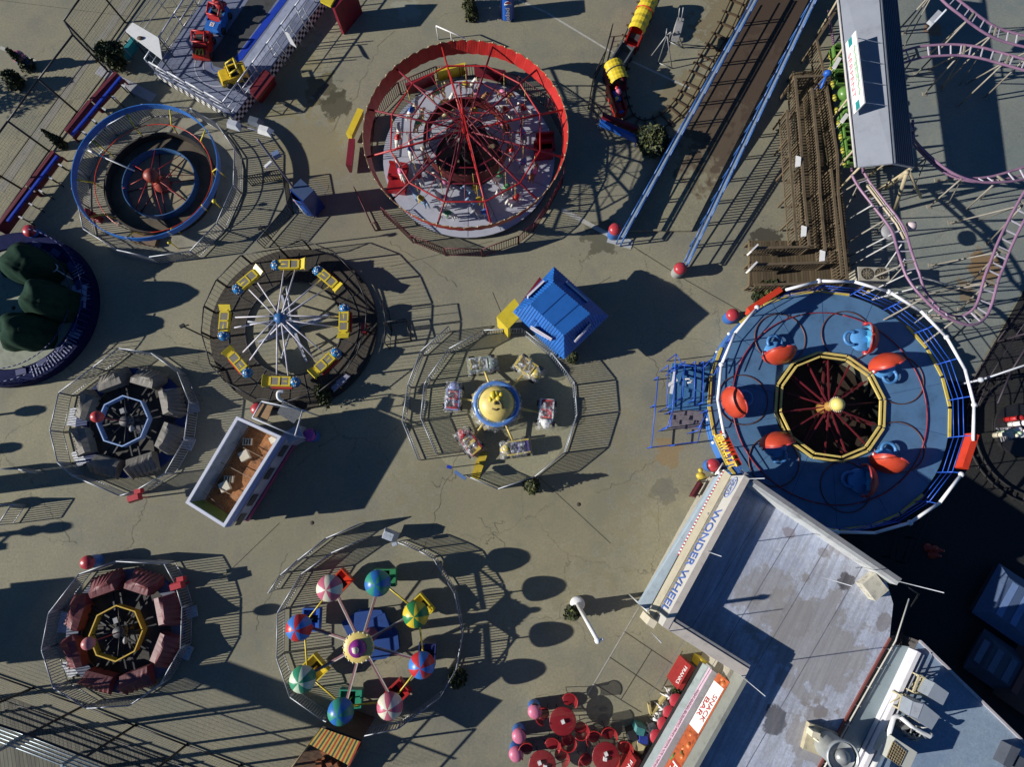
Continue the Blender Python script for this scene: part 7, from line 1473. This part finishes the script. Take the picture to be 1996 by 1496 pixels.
# dark red boards and blue rails along the upper left
for i, (a, b) in enumerate((((226, 140), (176, 194)), ((174, 196), (127, 255)), ((103, 294), (52, 362)), ((50, 365), (-10, 446)))):
    p, q = G(*a, 1.0), G(*b, 1.0); m = MB(); m.bar(p - Vector((0, 0, .35)), q - Vector((0, 0, .35)), .18, .7); m.bar((p.x, p.y, 0), p - Vector((0, 0, .6)), .08); m.bar((q.x, q.y, 0), q - Vector((0, 0, .6)), .08)
    solo("red_board", m, mat("board_oxblood", (.135, .008, .02), .55), ("dark red board nearest the tall bushy conifer", "dark red board second from the tall bushy conifer", "dark red board below the slim conifer", "dark red board at the left edge of the photo")[i], "board", "dark red boards along the tall fence")
for i, (a, b, n) in enumerate((((236, 150), (140, 264), 5), ((112, 304), (15, 432), 5))):
    p, q = G(*a, .9), G(*b, .9); t = T("blue_rail", ("blue rail on white brackets above the slim conifer", "blue rail on white brackets at the left edge")[i], "rail", (p + q) / 2, "blue rails on white brackets"); m = MB(); m.bar(p, q, .12, .12); t.part("rail", m, MESHBLUE); d = (q - p).normalized(); nn = Vector((-d.y, d.x, 0)) * .45
    for k in range(n): e = p + (q - p) * ((k + .4) / n); m = MB(); m.tube([e, e + nn * 1.0 - Vector((0, 0, .1)), (e.x + nn.x, e.y + nn.y, 0)], .03, 5); m.bar((e.x, e.y, 0), e, .05); t.part("bracket", m, IRON); m = MB(); m.bar(e + nn * .62 - Vector((0, 0, .05)), e + nn * 1.05 - Vector((0, 0, .08)), .08, .05); t.part("bracket_cap", m, WHITE)
m = MB(); P = GS([(244, 60), (258, 43), (309, 73), (316, 116)], 2.0); m.add(P + [v - Vector((0, 0, .06)) for v in P], [(0, 1, 2, 3), (7, 6, 5, 4), (0, 4, 5, 1), (1, 5, 6, 2), (2, 6, 7, 3), (3, 7, 4, 0)]); t = T("white_canopy", "white tapered canopy board beside the tall conifer at the upper left", "canopy", sum(P, Vector()) / 4); t.part("sheet", m, WHITE)
m = MB()
for v in P: m.tube([v, (v.x, v.y, 0)], .03, 5)
t.each("post", m, IRON); m = MB(); q = G(273, 74, 2.02); m.ball(q, .14, 8, sc=(1.3, .9, .5)); t.part("brown_lump", m, mat("lump_brown", (.12, .07, .05), .7))
m = MB(); P = GS([(232, 103), (256, 68), (262, 76), (240, 106)], .5); m.prism([(v.x, v.y) for v in P], .02, .5); solo("teal_bench", m, TEAL, "teal slatted bench beside the white canopy", "bench")
for a, b in (((300, -10), (200, 120)), ((330, -10), (270, 70)), ((310, 0), (240, 92))): m = MB(); m.tube([G(*a, .9), G(*b, .9)], .02, 5); [m.tube([G(*v, .9), (G(*v, .9).x, G(*v, .9).y, 0)], .02, 5) for v in (a, b)]; solo("guide_rail", m, STEEL, "thin grey guide rail beside the white canopy", "rail", "thin guide rails by the white canopy")

# ------------------------------------------------------------------ car track ride
def car_ride():
    Z = .55; t = T("car_track_ride", "raised car track ride with checkered skirt and white railing at the top left", "ride", G(440, 100)); P = GS([(300, 142), (455, 228), (690, -80), (450, -80)], Z)
    DK = mat("car_deck_lavender", (.17, .19, .27), .6, var=.3, scale=1.2)
    m = MB(); m.prism([(p.x, p.y) for p in P], .0, Z); t.part("deck", m, [DK])
    isl = GS([(409, 112), (416, 128), (436, 134), (452, 119), (590, -70), (530, -70)], Z); m = MB(); m.sheet([p + Vector((0, 0, .006)) for p in isl]); t.part("island", m, mat("island_asphalt", (.055, .055, .055), .85, var=.3))
    c = G(428, 125, Z)
    for r0, r1, mt, nm in ((1.30, 1.36, LAV, "lane_line"), (.85, .90, LAV, "lane_line"), (.45, .48, BLUE, "lane_line")): m = MB(); m.lathe([(r0, Z + .008), (r1, Z + .008)], (c.x, c.y, 0), 24, a0=pi * .93, a1=pi * 1.93); t.part(nm, m, mt)
    m = MB(); m.add([p + Vector((0, 0, .012)) for p in GS([(455, 118), (598, -70), (612, -70), (466, 124)], Z)], [(0, 1, 2, 3)]); t.part("lane_kerb", m, MESHBLUE)
    m = MB(); m.add([p + Vector((0, 0, .010)) for p in GS([(470, 128), (616, -70), (648, -70), (492, 140)], Z)], [(0, 1, 2, 3)]); t.part("lane", m, mat("lane_pale", (.33, .36, .46), .6, var=.2))
    # checkered skirt
    for a, b, rows, gap in ((P[1], P[2], 3, ()), (P[0], P[1], 2, ())):
        d = b - a; L = d.length; d.normalize(); n = Vector((d.y, -d.x, 0)); s = .18; N_ = int(L / s); cells = MB(); bk = MB(); h = (Z - .02) / rows
        for k in range(N_):
            for r_ in range(rows):
                p, q = a + d * (k * s) + n * .02, a + d * ((k + 1) * s) + n * .02
                cells.add([(p.x, p.y, .01 + r_ * h), (q.x, q.y, .01 + r_ * h), (q.x, q.y, .01 + (r_ + 1) * h), (p.x, p.y, .01 + (r_ + 1) * h)], [(0, 1, 2, 3)], (k + r_) % 2)
        t.part("checkered_skirt", cells, [WHITE, BLACK])
    RW = mat("rail_white_grey", (.52, .54, .58), .4, .2)
    def rail(a, b, n, mid=True, clad=False):
        a, b = G(*a, Z), G(*b, Z)
        for k in range(n):
            p, q = a + (b - a) * (k / n), a + (b - a) * ((k + 1) / n); m = MB(); U = lambda v, z: Vector((v.x, v.y, Z + z)); m.tube([U(p, 0), U(p, 1.0)], .035, 6); m.tube([U(p, 1.0), U(q, 1.0)], .04, 6); m.tube([U(p, .5), U(q, .5)], .02, 5); m.tube([U(p, .1), U(q, .1)], .02, 5)
            c_ = max(2, int((q - p).length / .3))
            for j in range(1, c_): v = p + (q - p) * (j / c_); m.bar(U(v, .1), U(v, 1.0), .012)
            t.part("railing", m, RW)
            if clad: m = MB(); m.bar(U(p, .95) + (q - p) * .1, U(q, .95) - (q - p) * .1, .05, .14); t.part("rail_board", m, WHITE)
    rail((312, 146), (452, 222), 4, clad=True); rail((452, 222), (640, -30), 7); rail((304, 140), (440, -70), 5)
    m = MB(); P2 = GS([(518, 136), (534, 149), (500, 193), (486, 178)], 1.1); m.prism([(p.x, p.y) for p in P2], .9, 1.1); m.prism([(p.x, p.y) for p in GS([(520, 145), (532, 152), (503, 190), (492, 182)], .5)], 0, .9); solo("red_cabinet", m, mat("cabinet_oxblood", (.14, .01, .014), .5), "dark red control cabinet on the right side of the car track ride", "cabinet")
    # upright boards and ladders on the railing
    for a, b in (((552, 56), (579, 97)), ((528, 88), (556, 126)), ((580, 22), (603, 64))):
        m = MB(); p, q = G(*a, 1.7), G(*b, .1); m.tube([p, q], .03, 5); m.tube([p + Vector((.3, .2, 0)), q + Vector((.3, .2, 0))], .03, 5); t.part("stay_frame", m, RW)
    m = MB(); m.add(GS([(553, 58), (562, 64), (578, 92), (566, 84)], 1.5), [(0, 1, 2, 3)]); m.add(GS([(553, 59), (562, 65), (578, 93), (566, 85)], 1.47), [(0, 1, 2, 3)]); t.part("white_panel", m, WHITE)
    cn = T("corner_canopy", "yellow and maroon canopy corner at the top edge above the checkered skirt", "canopy", G(640, 0)); m = MB(); m.prism([(p.x, p.y) for p in GS([(620, -30), (668, -30), (644, 12), (624, 2)], 1.9)], 1.8, 1.9); cn.part("yellow_top", m, YEL); m = MB(); m.prism([(p.x, p.y) for p in GS([(646, 12), (670, -30), (690, -30), (652, 16)], 1.85)], 0, 1.8); cn.part("maroon_side", m, DRED)
    # cars
    def car(px, rz, nm, label, body, cab, big=1.0):
        p = G(*px, Z + .3); u = T(nm, label, "ride car", (p.x, p.y, Z + .02), "cars on the car track ride", rz); m = MB()
        m.taper((0, 0, .10), (1.45 * big, .84), (1.50 * big, .88), .22); m.taper((.48 * big, 0, .32), (.55 * big, .84), (.42 * big, .70), .18); m.taper((-.58 * big, 0, .32), (.34 * big, .84), (.28 * big, .72), .24)
        for s in (1, -1): m.box((-.05, .38 * s, .32), (.75 * big, .09, .22))
        b = u.part("body", m, body, local=True); m = MB(); m.taper((.20 * big, 0, .42), (.10, .74), (.04, .66), .30, off=(-.10, 0)); m.tube([(-.42 * big, .36, .5), (-.40 * big, .33, .92), (-.40 * big, -.33, .92), (-.42 * big, -.36, .5)], .05, 6); m.tube([(-.40 * big, .33, .92), (.12 * big, .33, .78)], .045, 6); m.tube([(-.40 * big, -.33, .92), (.12 * big, -.33, .78)], .045, 6); m.tube([(.12 * big, .33, .76), (.12 * big, -.33, .76)], .045, 6); u.part("roll_frame", m, cab, b, local=True)
        m = MB(); m.box((-.18 * big, 0, .33), (.55 * big, .62, .06)); u.part("cockpit", m, BLACK, b, local=True); m = MB(); m.box((-.34 * big, 0, .38), (.14, .58, .26)); u.part("seat", m, DGREY, b, local=True)
        for sx in (.45, -.48):
            for sy in (.44, -.44): m = MB(); m.tube([(sx * big, sy - .06, .16), (sx * big, sy + .06, .16)], .17, 12); u.part("wheel", m, BLACK, local=True)
        return u, b
    u, b = car((396, 90), dirpx((399, 60), (390, 118)), "ride_car", "red car with a yellow arched emblem on its hood on the car track", mat("car_red", (.50, .03, .015), .3), RED); m = MB()
    for s in (-1, 1): m.tube([(.70, s * .20, .52), (.54, s * .185, .53), (.40, s * .15, .535), (.36, s * .10, .535), (.42, s * .05, .535), (.56, s * .02, .53), (.70, s * .012, .52)], .032, 6)
    u.part("arched_emblem", m, YEL, b, local=True)
    u, b = car((456, 145), dirpx((476, 137), (436, 152)), "ride_car", "yellow jeep with an open top rounding the end of the car track", mat("car_yellow", (.62, .42, .02), .35), YEL, .95); m = MB(); m.box((.74, 0, .14), (.08, .9, .16)); u.part("bumper", m, YEL, b, local=True)
    u, b = car((424, 38), dirpx((438, 5), (418, 52)), "ride_car", "blue and red car with a numbered nose behind the red car", mat("car_blue", (.03, .15, .50), .3), RED, 1.05); m = MB(); m.box((.5, 0, .505), (.24, .22, .012)); u.part("number_plate", m, WHITE, b, local=True); m = MB(); m.text("5", .12, frame((.5, 0, .52), (0, -1, 0), (1, 0, 0)), 0, .006, .2, .01); u.part("number", m, RED, b, local=True)
    m = MB(); m.ball((-.55, .1, .7), .22, 8); m.ball((-.75, -.15, .75), .2, 8); m.box((-.7, 0, .45), (.4, .6, .2)); m.tube([(-.5, -.3, .8), (-.2, -.4, .75)], .05, 5); u.part("red_top", m, mat("car_top_red", (.45, .05, .05), .35), b, local=True)
car_ride()

# ------------------------------------------------------------------ tarpaulin ride at the left edge
def green_ride():
    c = G(25, 600, .5); c.z = 0; t = T("tarpaulin_ride", "round navy railed ride with huge dark green tarpaulins at the left edge", "ride", c); R = 3.95
    t.part("floor", MB().annulus(c, .1, 3.15, .3, .45, 64), mat("floor_pale_green", (.24, .26, .19), .7, var=.3)); t.part("ring_walk", MB().annulus(c, 3.2, R, .40, .52, 64), mat("walk_navy", (.008, .012, .06), .85, var=.4, spec=.1))
    t.part("ring_skirt", MB().annulus(c, R, R + .06, .0, .52, 64), mat("skirt_navy", (.006, .009, .05), .8, spec=.1)); GRT = mat("grate_pale_blue", (.26, .28, .40), .5, .3)
    for a0, n in ((-1.15, 9), (-.75, 0), (-.42, 3), (.12, 2), (.28, 2), (.50, 4)):
        m = MB()
        for k in range(n if n else 9): a = a0 + k * .045; d = Vector((cos(a), sin(a), 0)); m.bar(c + d * 3.3 + Vector((0, 0, .54)), c + d * (R - .08) + Vector((0, 0, .54)), .05, .02)
        t.part("grating", m, GRT)
    for k in range(40):
        a = -pi / 2 + k * pi / 40 - .2; b = a + pi / 40 - .01; d0, d1 = Vector((cos(a), sin(a), 0)), Vector((cos(b), sin(b), 0)); m = MB()
        for r, z in ((R, 1.25), (3.25, 1.1)): m.tube([c + d0 * r + Vector((0, 0, z)), c + d1 * r + Vector((0, 0, z))], .025, 5)
        m.bar(c + d0 * R + Vector((0, 0, .5)), c + d0 * R + Vector((0, 0, 1.2)), .03)
        if k % 2 == 0: t.part("railing", m, NAVY)
        else: t.part("railing", m, NAVY)
    for k in range(9): a = -1.3 + k * .33; e = c + Vector((cos(a), sin(a), 0)) * 3.4; m = MB(); m.box((e.x, e.y, .52), (.3, .5, .05), a); t.part("step_plate", m, NAVY)
    GT = mat("green_tarpaulin", (.010, .034, .020), .85, var=.4, scale=2.2, bump=.9, spec=.12); m = MB(); e = G(152, 578, .6); m.box((e.x, e.y, .53), (.75, 1.2, .03), .05); t.part("white_hatch", m, mat("hatch_blue_grey", (.32, .35, .50), .5))
    for i, (px, L, W, H, rz) in enumerate((((88, 532), 2.9, 2.0, 2.1, 2.75), ((124, 598), 2.5, 1.9, 2.25, 2.9), ((80, 656), 2.4, 1.8, 2.0, 3.1), ((-80, 560), 2.4, 1.8, 1.9, 2.2), ((-60, 640), 2.4, 1.8, 1.9, 3.9))):
        p = G(*px, 0); mb = tarp_mesh(31 + i * 5, L, W, H, 1); o = t.part("tarpaulin", mb, GT, local=True); o.location = (p.x - c.x, p.y - c.y, .42); o.rotation_euler = (0, 0, rz)
    m = MB(); q = G(104, 522, 1.2); m.tube(circ(q, .2, 14), .03, 5, True); m.tube([q + Vector((.15, -.1, 0)), q + Vector((.5, -.35, -.4)), q + Vector((.5, -.35, -1))], .03, 5); t.part("hoop", m, LGREY)
green_ride()
for x, y, lab in ((262, 971, "red control box at the bottom of the grey octagon ride"), (345, 1143, "red control box at the upper right of the maroon octagon ride")):
    p = G(x, y, 1.0); m = MB(); m.taper((p.x, p.y, .9), (.62, .36), (.5, .26), .25, .3); m.tube([(p.x, p.y, 0), (p.x, p.y, .9)], .04, 6); m.box((p.x + .12, p.y + .3, .75), (.3, .2, .3), .2); solo("control_box", m, mat("control_red", (.46, .025, .035), .4), lab, "control box", "red control boxes")
p = G(757, 1046, .9); m = MB(); m.taper((p.x, p.y, .35), (.75, .5), (.45, .34), .62, -.35); m.box((p.x + .3, p.y - .35, .75), (.22, .16, .22), .3); m.tube([(p.x, p.y, 0), (p.x, p.y, .4)], .05, 6); solo("wrapped_console", m, mat("wrap_white_grey", (.42, .46, .52), .3, var=.4, scale=5, bump=.6), "control console wrapped in white plastic above the umbrella ride", "console")
p = G(897, 927, .95); m = MB(); m.box((p.x, p.y, .75), (.62, .16, .3), -.6); m.tube([(p.x, p.y, 0), (p.x, p.y, .8)], .03, 5); solo("gate_sign", m, mat("gate_sign_blue", (.12, .2, .4), .4), "grey blue sign box at the gate of the race car ride", "sign"); p = G(876, 911, .95); m = MB(); m.box((p.x, p.y, .8), (.22, .16, .28), -.3); m.tube([(p.x, p.y, 0), (p.x, p.y, .8)], .025, 5); solo("gate_sign", m, MESHBLUE, "small blue box on the race car ride railing", "sign")
p = G(708, 640, .9); m = MB(); m.box((p.x, p.y, .5), (.22, .5, .4), 0); m.tube([(p.x, p.y, 0), (p.x, p.y, .5)], .04, 5); solo("red_box", m, RED, "small bright red box inside the right side of the plane ride fence", "box")
p = G(662, 742, .5); m = MB(); m.prism([(v.x, v.y) for v in GS([(645, 756), (678, 726), (683, 733), (650, 764)], .4)], .3, .4); m.box((p.x, p.y, 0), (.4, .3, .3), .7); solo("boarding_step", m, mat("step_lilac_grey", (.30, .30, .40), .6), "lilac grey boarding step at the lower right of the plane ride", "step")

# ------------------------------------------------------------------ striped stall at the bottom
def striped_stall():
    T1, T2, B2, B1 = G(627, 1420, 2.5), G(703, 1447, 2.5), G(681, 1494, 2.2), G(603, 1452, 2.2); c = (T1 + T2 + B1 + B2) / 4; c.z = 0; t = T("striped_stall", "stall with a yellow, green and red striped awning at the bottom edge", "stall", c); m = MB(); N_ = 24
    for k in range(N_): u, v = k / N_, (k + 1) / N_; m.add([T1 + (T2 - T1) * u, T1 + (T2 - T1) * v, B1 + (B2 - B1) * v, B1 + (B2 - B1) * u], [(0, 1, 2, 3)], (0, 1, 1, 2)[k % 4] if k % 4 != 2 else 0); m.add([B1 + (B2 - B1) * u, B1 + (B2 - B1) * v, B1 + (B2 - B1) * v - Vector((0, 0, .2)), B1 + (B2 - B1) * u - Vector((0, 0, .2))], [(0, 1, 2, 3)], (0, 1, 1, 2)[k % 4] if k % 4 != 2 else 0)
    t.part("awning", m, [mat("awning_yellow", (.42, .28, .04), .6), mat("awning_dark_green", (.025, .055, .04), .6), mat("awning_red", (.30, .04, .02), .6)])
    m = MB(); Bk = [Vector((p.x, p.y, 0)) for p in (T1, T2)]; m.bar(Bk[0] + Vector((0, 0, 1.2)), Bk[1] + Vector((0, 0, 1.2)), .08, 2.4); t.part("back_wall", m, DWOOD)
    dn = (B1 - T1); dn.z = 0; dn.normalize(); m = MB()
    for p in (B1, B2): q = p + dn * .1; m.tube([q, (q.x, q.y, 0)], .05, 6); e = q + dn * 2.6; m.tube([q, Vector((e.x, e.y, 2.0))], .04, 6); m.tube([(e.x, e.y, 2.0), (e.x, e.y, 0)], .05, 6)
    t.part("frame", m, mat("stall_frame_tan", (.35, .25, .12), .6)); m = MB(); a, b = Vector((B1.x, B1.y, 0)) + dn * .15, Vector((B2.x, B2.y, 0)) + dn * .15; m.prism([(v.x, v.y) for v in (a, b, b + dn * 2.4, a + dn * 2.4)], .0, .8); t.part("counter", m, mat("counter_brown", (.10, .05, .02), .6, var=.5)); m = MB()
    rnd = random.Random(2)
    for k in range(14): q = a + (b - a) * rnd.uniform(.1, .9) + dn * rnd.uniform(.2, 2.2); m.box((q.x, q.y, .81), (rnd.uniform(.12, .3), rnd.uniform(.1, .25), rnd.uniform(.08, .22)), rnd.uniform(0, 3))
    t.part("prize_boxes", m, mat("prize_orange", (.30, .10, .03), .6, var=.5))
striped_stall()
# ------------------------------------------------------------------ twin fan unit and the dark lot on the right
P = GS([(1672, 520), (1733, 522), (1734, 548), (1674, 547)], 1.55); c = sum(P, Vector()) / 4; c.z = 0; t = T("twin_fan_unit", "cream cooling unit with two round fans between the queue and the coaster", "air conditioner", c); m = MB(); m.prism([(p.x, p.y) for p in P], .1, 1.55); t.part("cabinet", m, mat("unit_cream", (.42, .39, .31), .5))
for x in (1690, 1717):
    q = G(x, 534, 1.55); m = MB(); m.lathe([(0, 1.555), (.27, 1.555)], (q.x, q.y, 0), 24); m.annulus(q, .27, .30, 1.55, 1.58, 24); f = t.part("fan_well", m, mat("fan_well_brown", (.07, .06, .045), .6)); m = MB()
    for k in range(9): a = k * 2 * pi / 9; m.bar((q.x + .04 * cos(a), q.y + .04 * sin(a), 1.575), (q.x + .26 * cos(a + .3), q.y + .26 * sin(a + .3), 1.575), .03, .01)
    for r in (.1, .18): m.annulus(q, r, r + .012, 1.57, 1.58, 24)
    t.part("fan_blades", m, mat("fan_tan", (.28, .24, .17), .5), f)
p = G(1684, 570, .4); m = MB(); m.ball((p.x, p.y, .3), .2, 8, sc=(1.4, 1, .8)); m.ball((p.x + .2, p.y, .45), .12, 8); m.tube([(p.x - .3, p.y - .1, .1), (p.x, p.y, .3)], .05, 5); solo("yellow_motor", m, mat("motor_ochre", (.40, .28, .06), .5), "yellow and black motor behind the cup ride deck", "motor")
tall_fence([(2060, 500), (1995, 592), (1940, 668), (1893, 742), (1868, 800)], 2.4, "tall black lattice fence between the coaster and the dark lot", .22, mat("fence_plum", (.035, .025, .035), .6))
m = MB(); m.tube([G(1915, 740, 1.6), G(2010, 708, 3.0)], .045, 8); m.ball(G(1912, 741, 1.6), .14, 8); m.tube([G(1915, 740, 1.6), (G(1915, 740, 1.6).x, G(1915, 740, 1.6).y, 0)], .05, 6); solo("white_boom", m, LGREY, "pale pole with a ring at its end crossing the right edge", "pole")
t = T("carnival_figures", "cluster of white, red and green carnival figures at the right edge", "figures", G(1985, 835)); rnd = random.Random(9)
for i, (x, y, mt) in enumerate(((1988, 815, RED), (1996, 825, WHITE), (1985, 838, WHITE), (1974, 842, mat("figure_pale_green", (.45, .6, .4), .4)), (1990, 848, WHITE), (1998, 842, RED), (1968, 846, CREAM))):
    q = G(x, y, 1.0); m = MB(); m.ball((q.x, q.y, 1.0), .17, 10, sc=(1.1, .9, 1)); m.tube([(q.x, q.y, .9), (q.x, q.y, .1)], [.10, .14], 8); m.ball((q.x + .1, q.y - .1, 1.25), .1, 8); t.part("figure", m, mt)
m = MB(); q = G(1985, 840); m.annulus(q, .1, 1.3, .0, .2, 40); t.part("base", m, BLACK)
m = MB(); q = G(1948, 850, .4)
for k in range(5): a = q + Vector((.12 * k, .02 * k, 0)); m.bar(a + Vector((0, .35, 0)), a + Vector((0, -.3, .1)), .04)
m.bar(q + Vector((-.1, .35, 0)), q + Vector((.6, .4, 0)), .05); solo("grey_pallet", m, GREY, "grey slatted pallet beside the carnival figures", "pallet")
q = G(1985, 850); m = MB(); m.tube(circ((q.x + .8, q.y, 0), 3.4, 48, .12), .05, 5, True); m.tube(circ((q.x + .8, q.y, 0), 3.0, 48, .12), .05, 5, True)
for k in range(40): a = k * pi / 20; m.bar((q.x + .8 + 2.9 * cos(a), q.y + 2.9 * sin(a), .06), (q.x + .8 + 3.5 * cos(a), q.y + 3.5 * sin(a), .06), .12, .06)
solo("circular_track", m, mat("dark_track", (.022, .020, .019), .7), "dark circular rail track at the right edge round the carnival figures", "track")
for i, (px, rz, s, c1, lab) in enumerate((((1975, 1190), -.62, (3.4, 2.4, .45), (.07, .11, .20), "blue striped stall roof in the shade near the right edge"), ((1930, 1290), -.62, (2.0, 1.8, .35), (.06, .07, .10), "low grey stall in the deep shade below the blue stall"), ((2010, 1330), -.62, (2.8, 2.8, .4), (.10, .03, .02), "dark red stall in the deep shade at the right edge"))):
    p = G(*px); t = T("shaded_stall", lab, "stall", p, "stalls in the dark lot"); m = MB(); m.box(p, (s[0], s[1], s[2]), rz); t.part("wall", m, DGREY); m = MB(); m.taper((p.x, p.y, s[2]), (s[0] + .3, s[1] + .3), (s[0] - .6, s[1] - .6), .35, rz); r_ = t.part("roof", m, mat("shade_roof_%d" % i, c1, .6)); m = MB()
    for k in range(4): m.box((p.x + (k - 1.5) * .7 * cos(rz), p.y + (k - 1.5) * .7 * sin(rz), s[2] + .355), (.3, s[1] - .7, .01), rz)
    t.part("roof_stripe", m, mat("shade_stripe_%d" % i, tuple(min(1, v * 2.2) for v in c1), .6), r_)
for i, (x, y) in enumerate(((1808, 1068), (1822, 1072), (1816, 1082))): p = G(x, y); m = MB(); m.lathe([(.2, 0), (.2, .03), (.13, .04), (.05, .6), (0, .6)], p, 12); solo("traffic_cone", m, ORED, ("orange cone in the shaded lot, leftmost of three", "orange cone in the shaded lot, rightmost of three", "orange cone in the shaded lot, lowest of three")[i], "cone", "orange cones in the shaded lot")
for a, b, lab in (((1790, 900), (1745, 1090), "dark pipe rail in the lot beside the cup ride, left one"), ((1830, 960), (1770, 1100), "dark pipe rail in the lot beside the cup ride, right one")): m = MB(); p, q = G(*a, .9), G(*b, .9); m.tube([p, q], .03, 5); m.tube([p - Vector((0, 0, .45)), q - Vector((0, 0, .45))], .03, 5); [m.tube([p + (q - p) * u, Vector(((p + (q - p) * u).x, (p + (q - p) * u).y, 0))], .03, 5) for u in (0, .33, .66, 1)]; solo("pipe_rail", m, IRON, lab, "rail", "pipe rails in the dark lot")
m = MB(); m.tube([G(850, 50, 1.0), G(905, 74, 1.0)], .035, 6); [m.tube([G(x, y, 1.0), (G(x, y, 1.0).x, G(x, y, 1.0).y, 0)], .03, 5) for x, y in ((850, 50), (878, 62), (905, 74))]; solo("white_bar", m, WHITE, "white pipe barrier behind the top of the carousel", "barrier")
for x, y in ((608, 1020), (1128, 984), (1478, 1348)): p = G(x, y); m = MB(); m.lathe([(0, .012), (.09, .012), (.10, .0)], p, 14); solo("drain_cap", m, DWOOD, {608: "small dark drain cap below the booth shadow", 1128: "small dark drain cap in the open yard", 1478: "drain cap under the roof"}[x], "drain", "drain caps") if x != 1478 else None
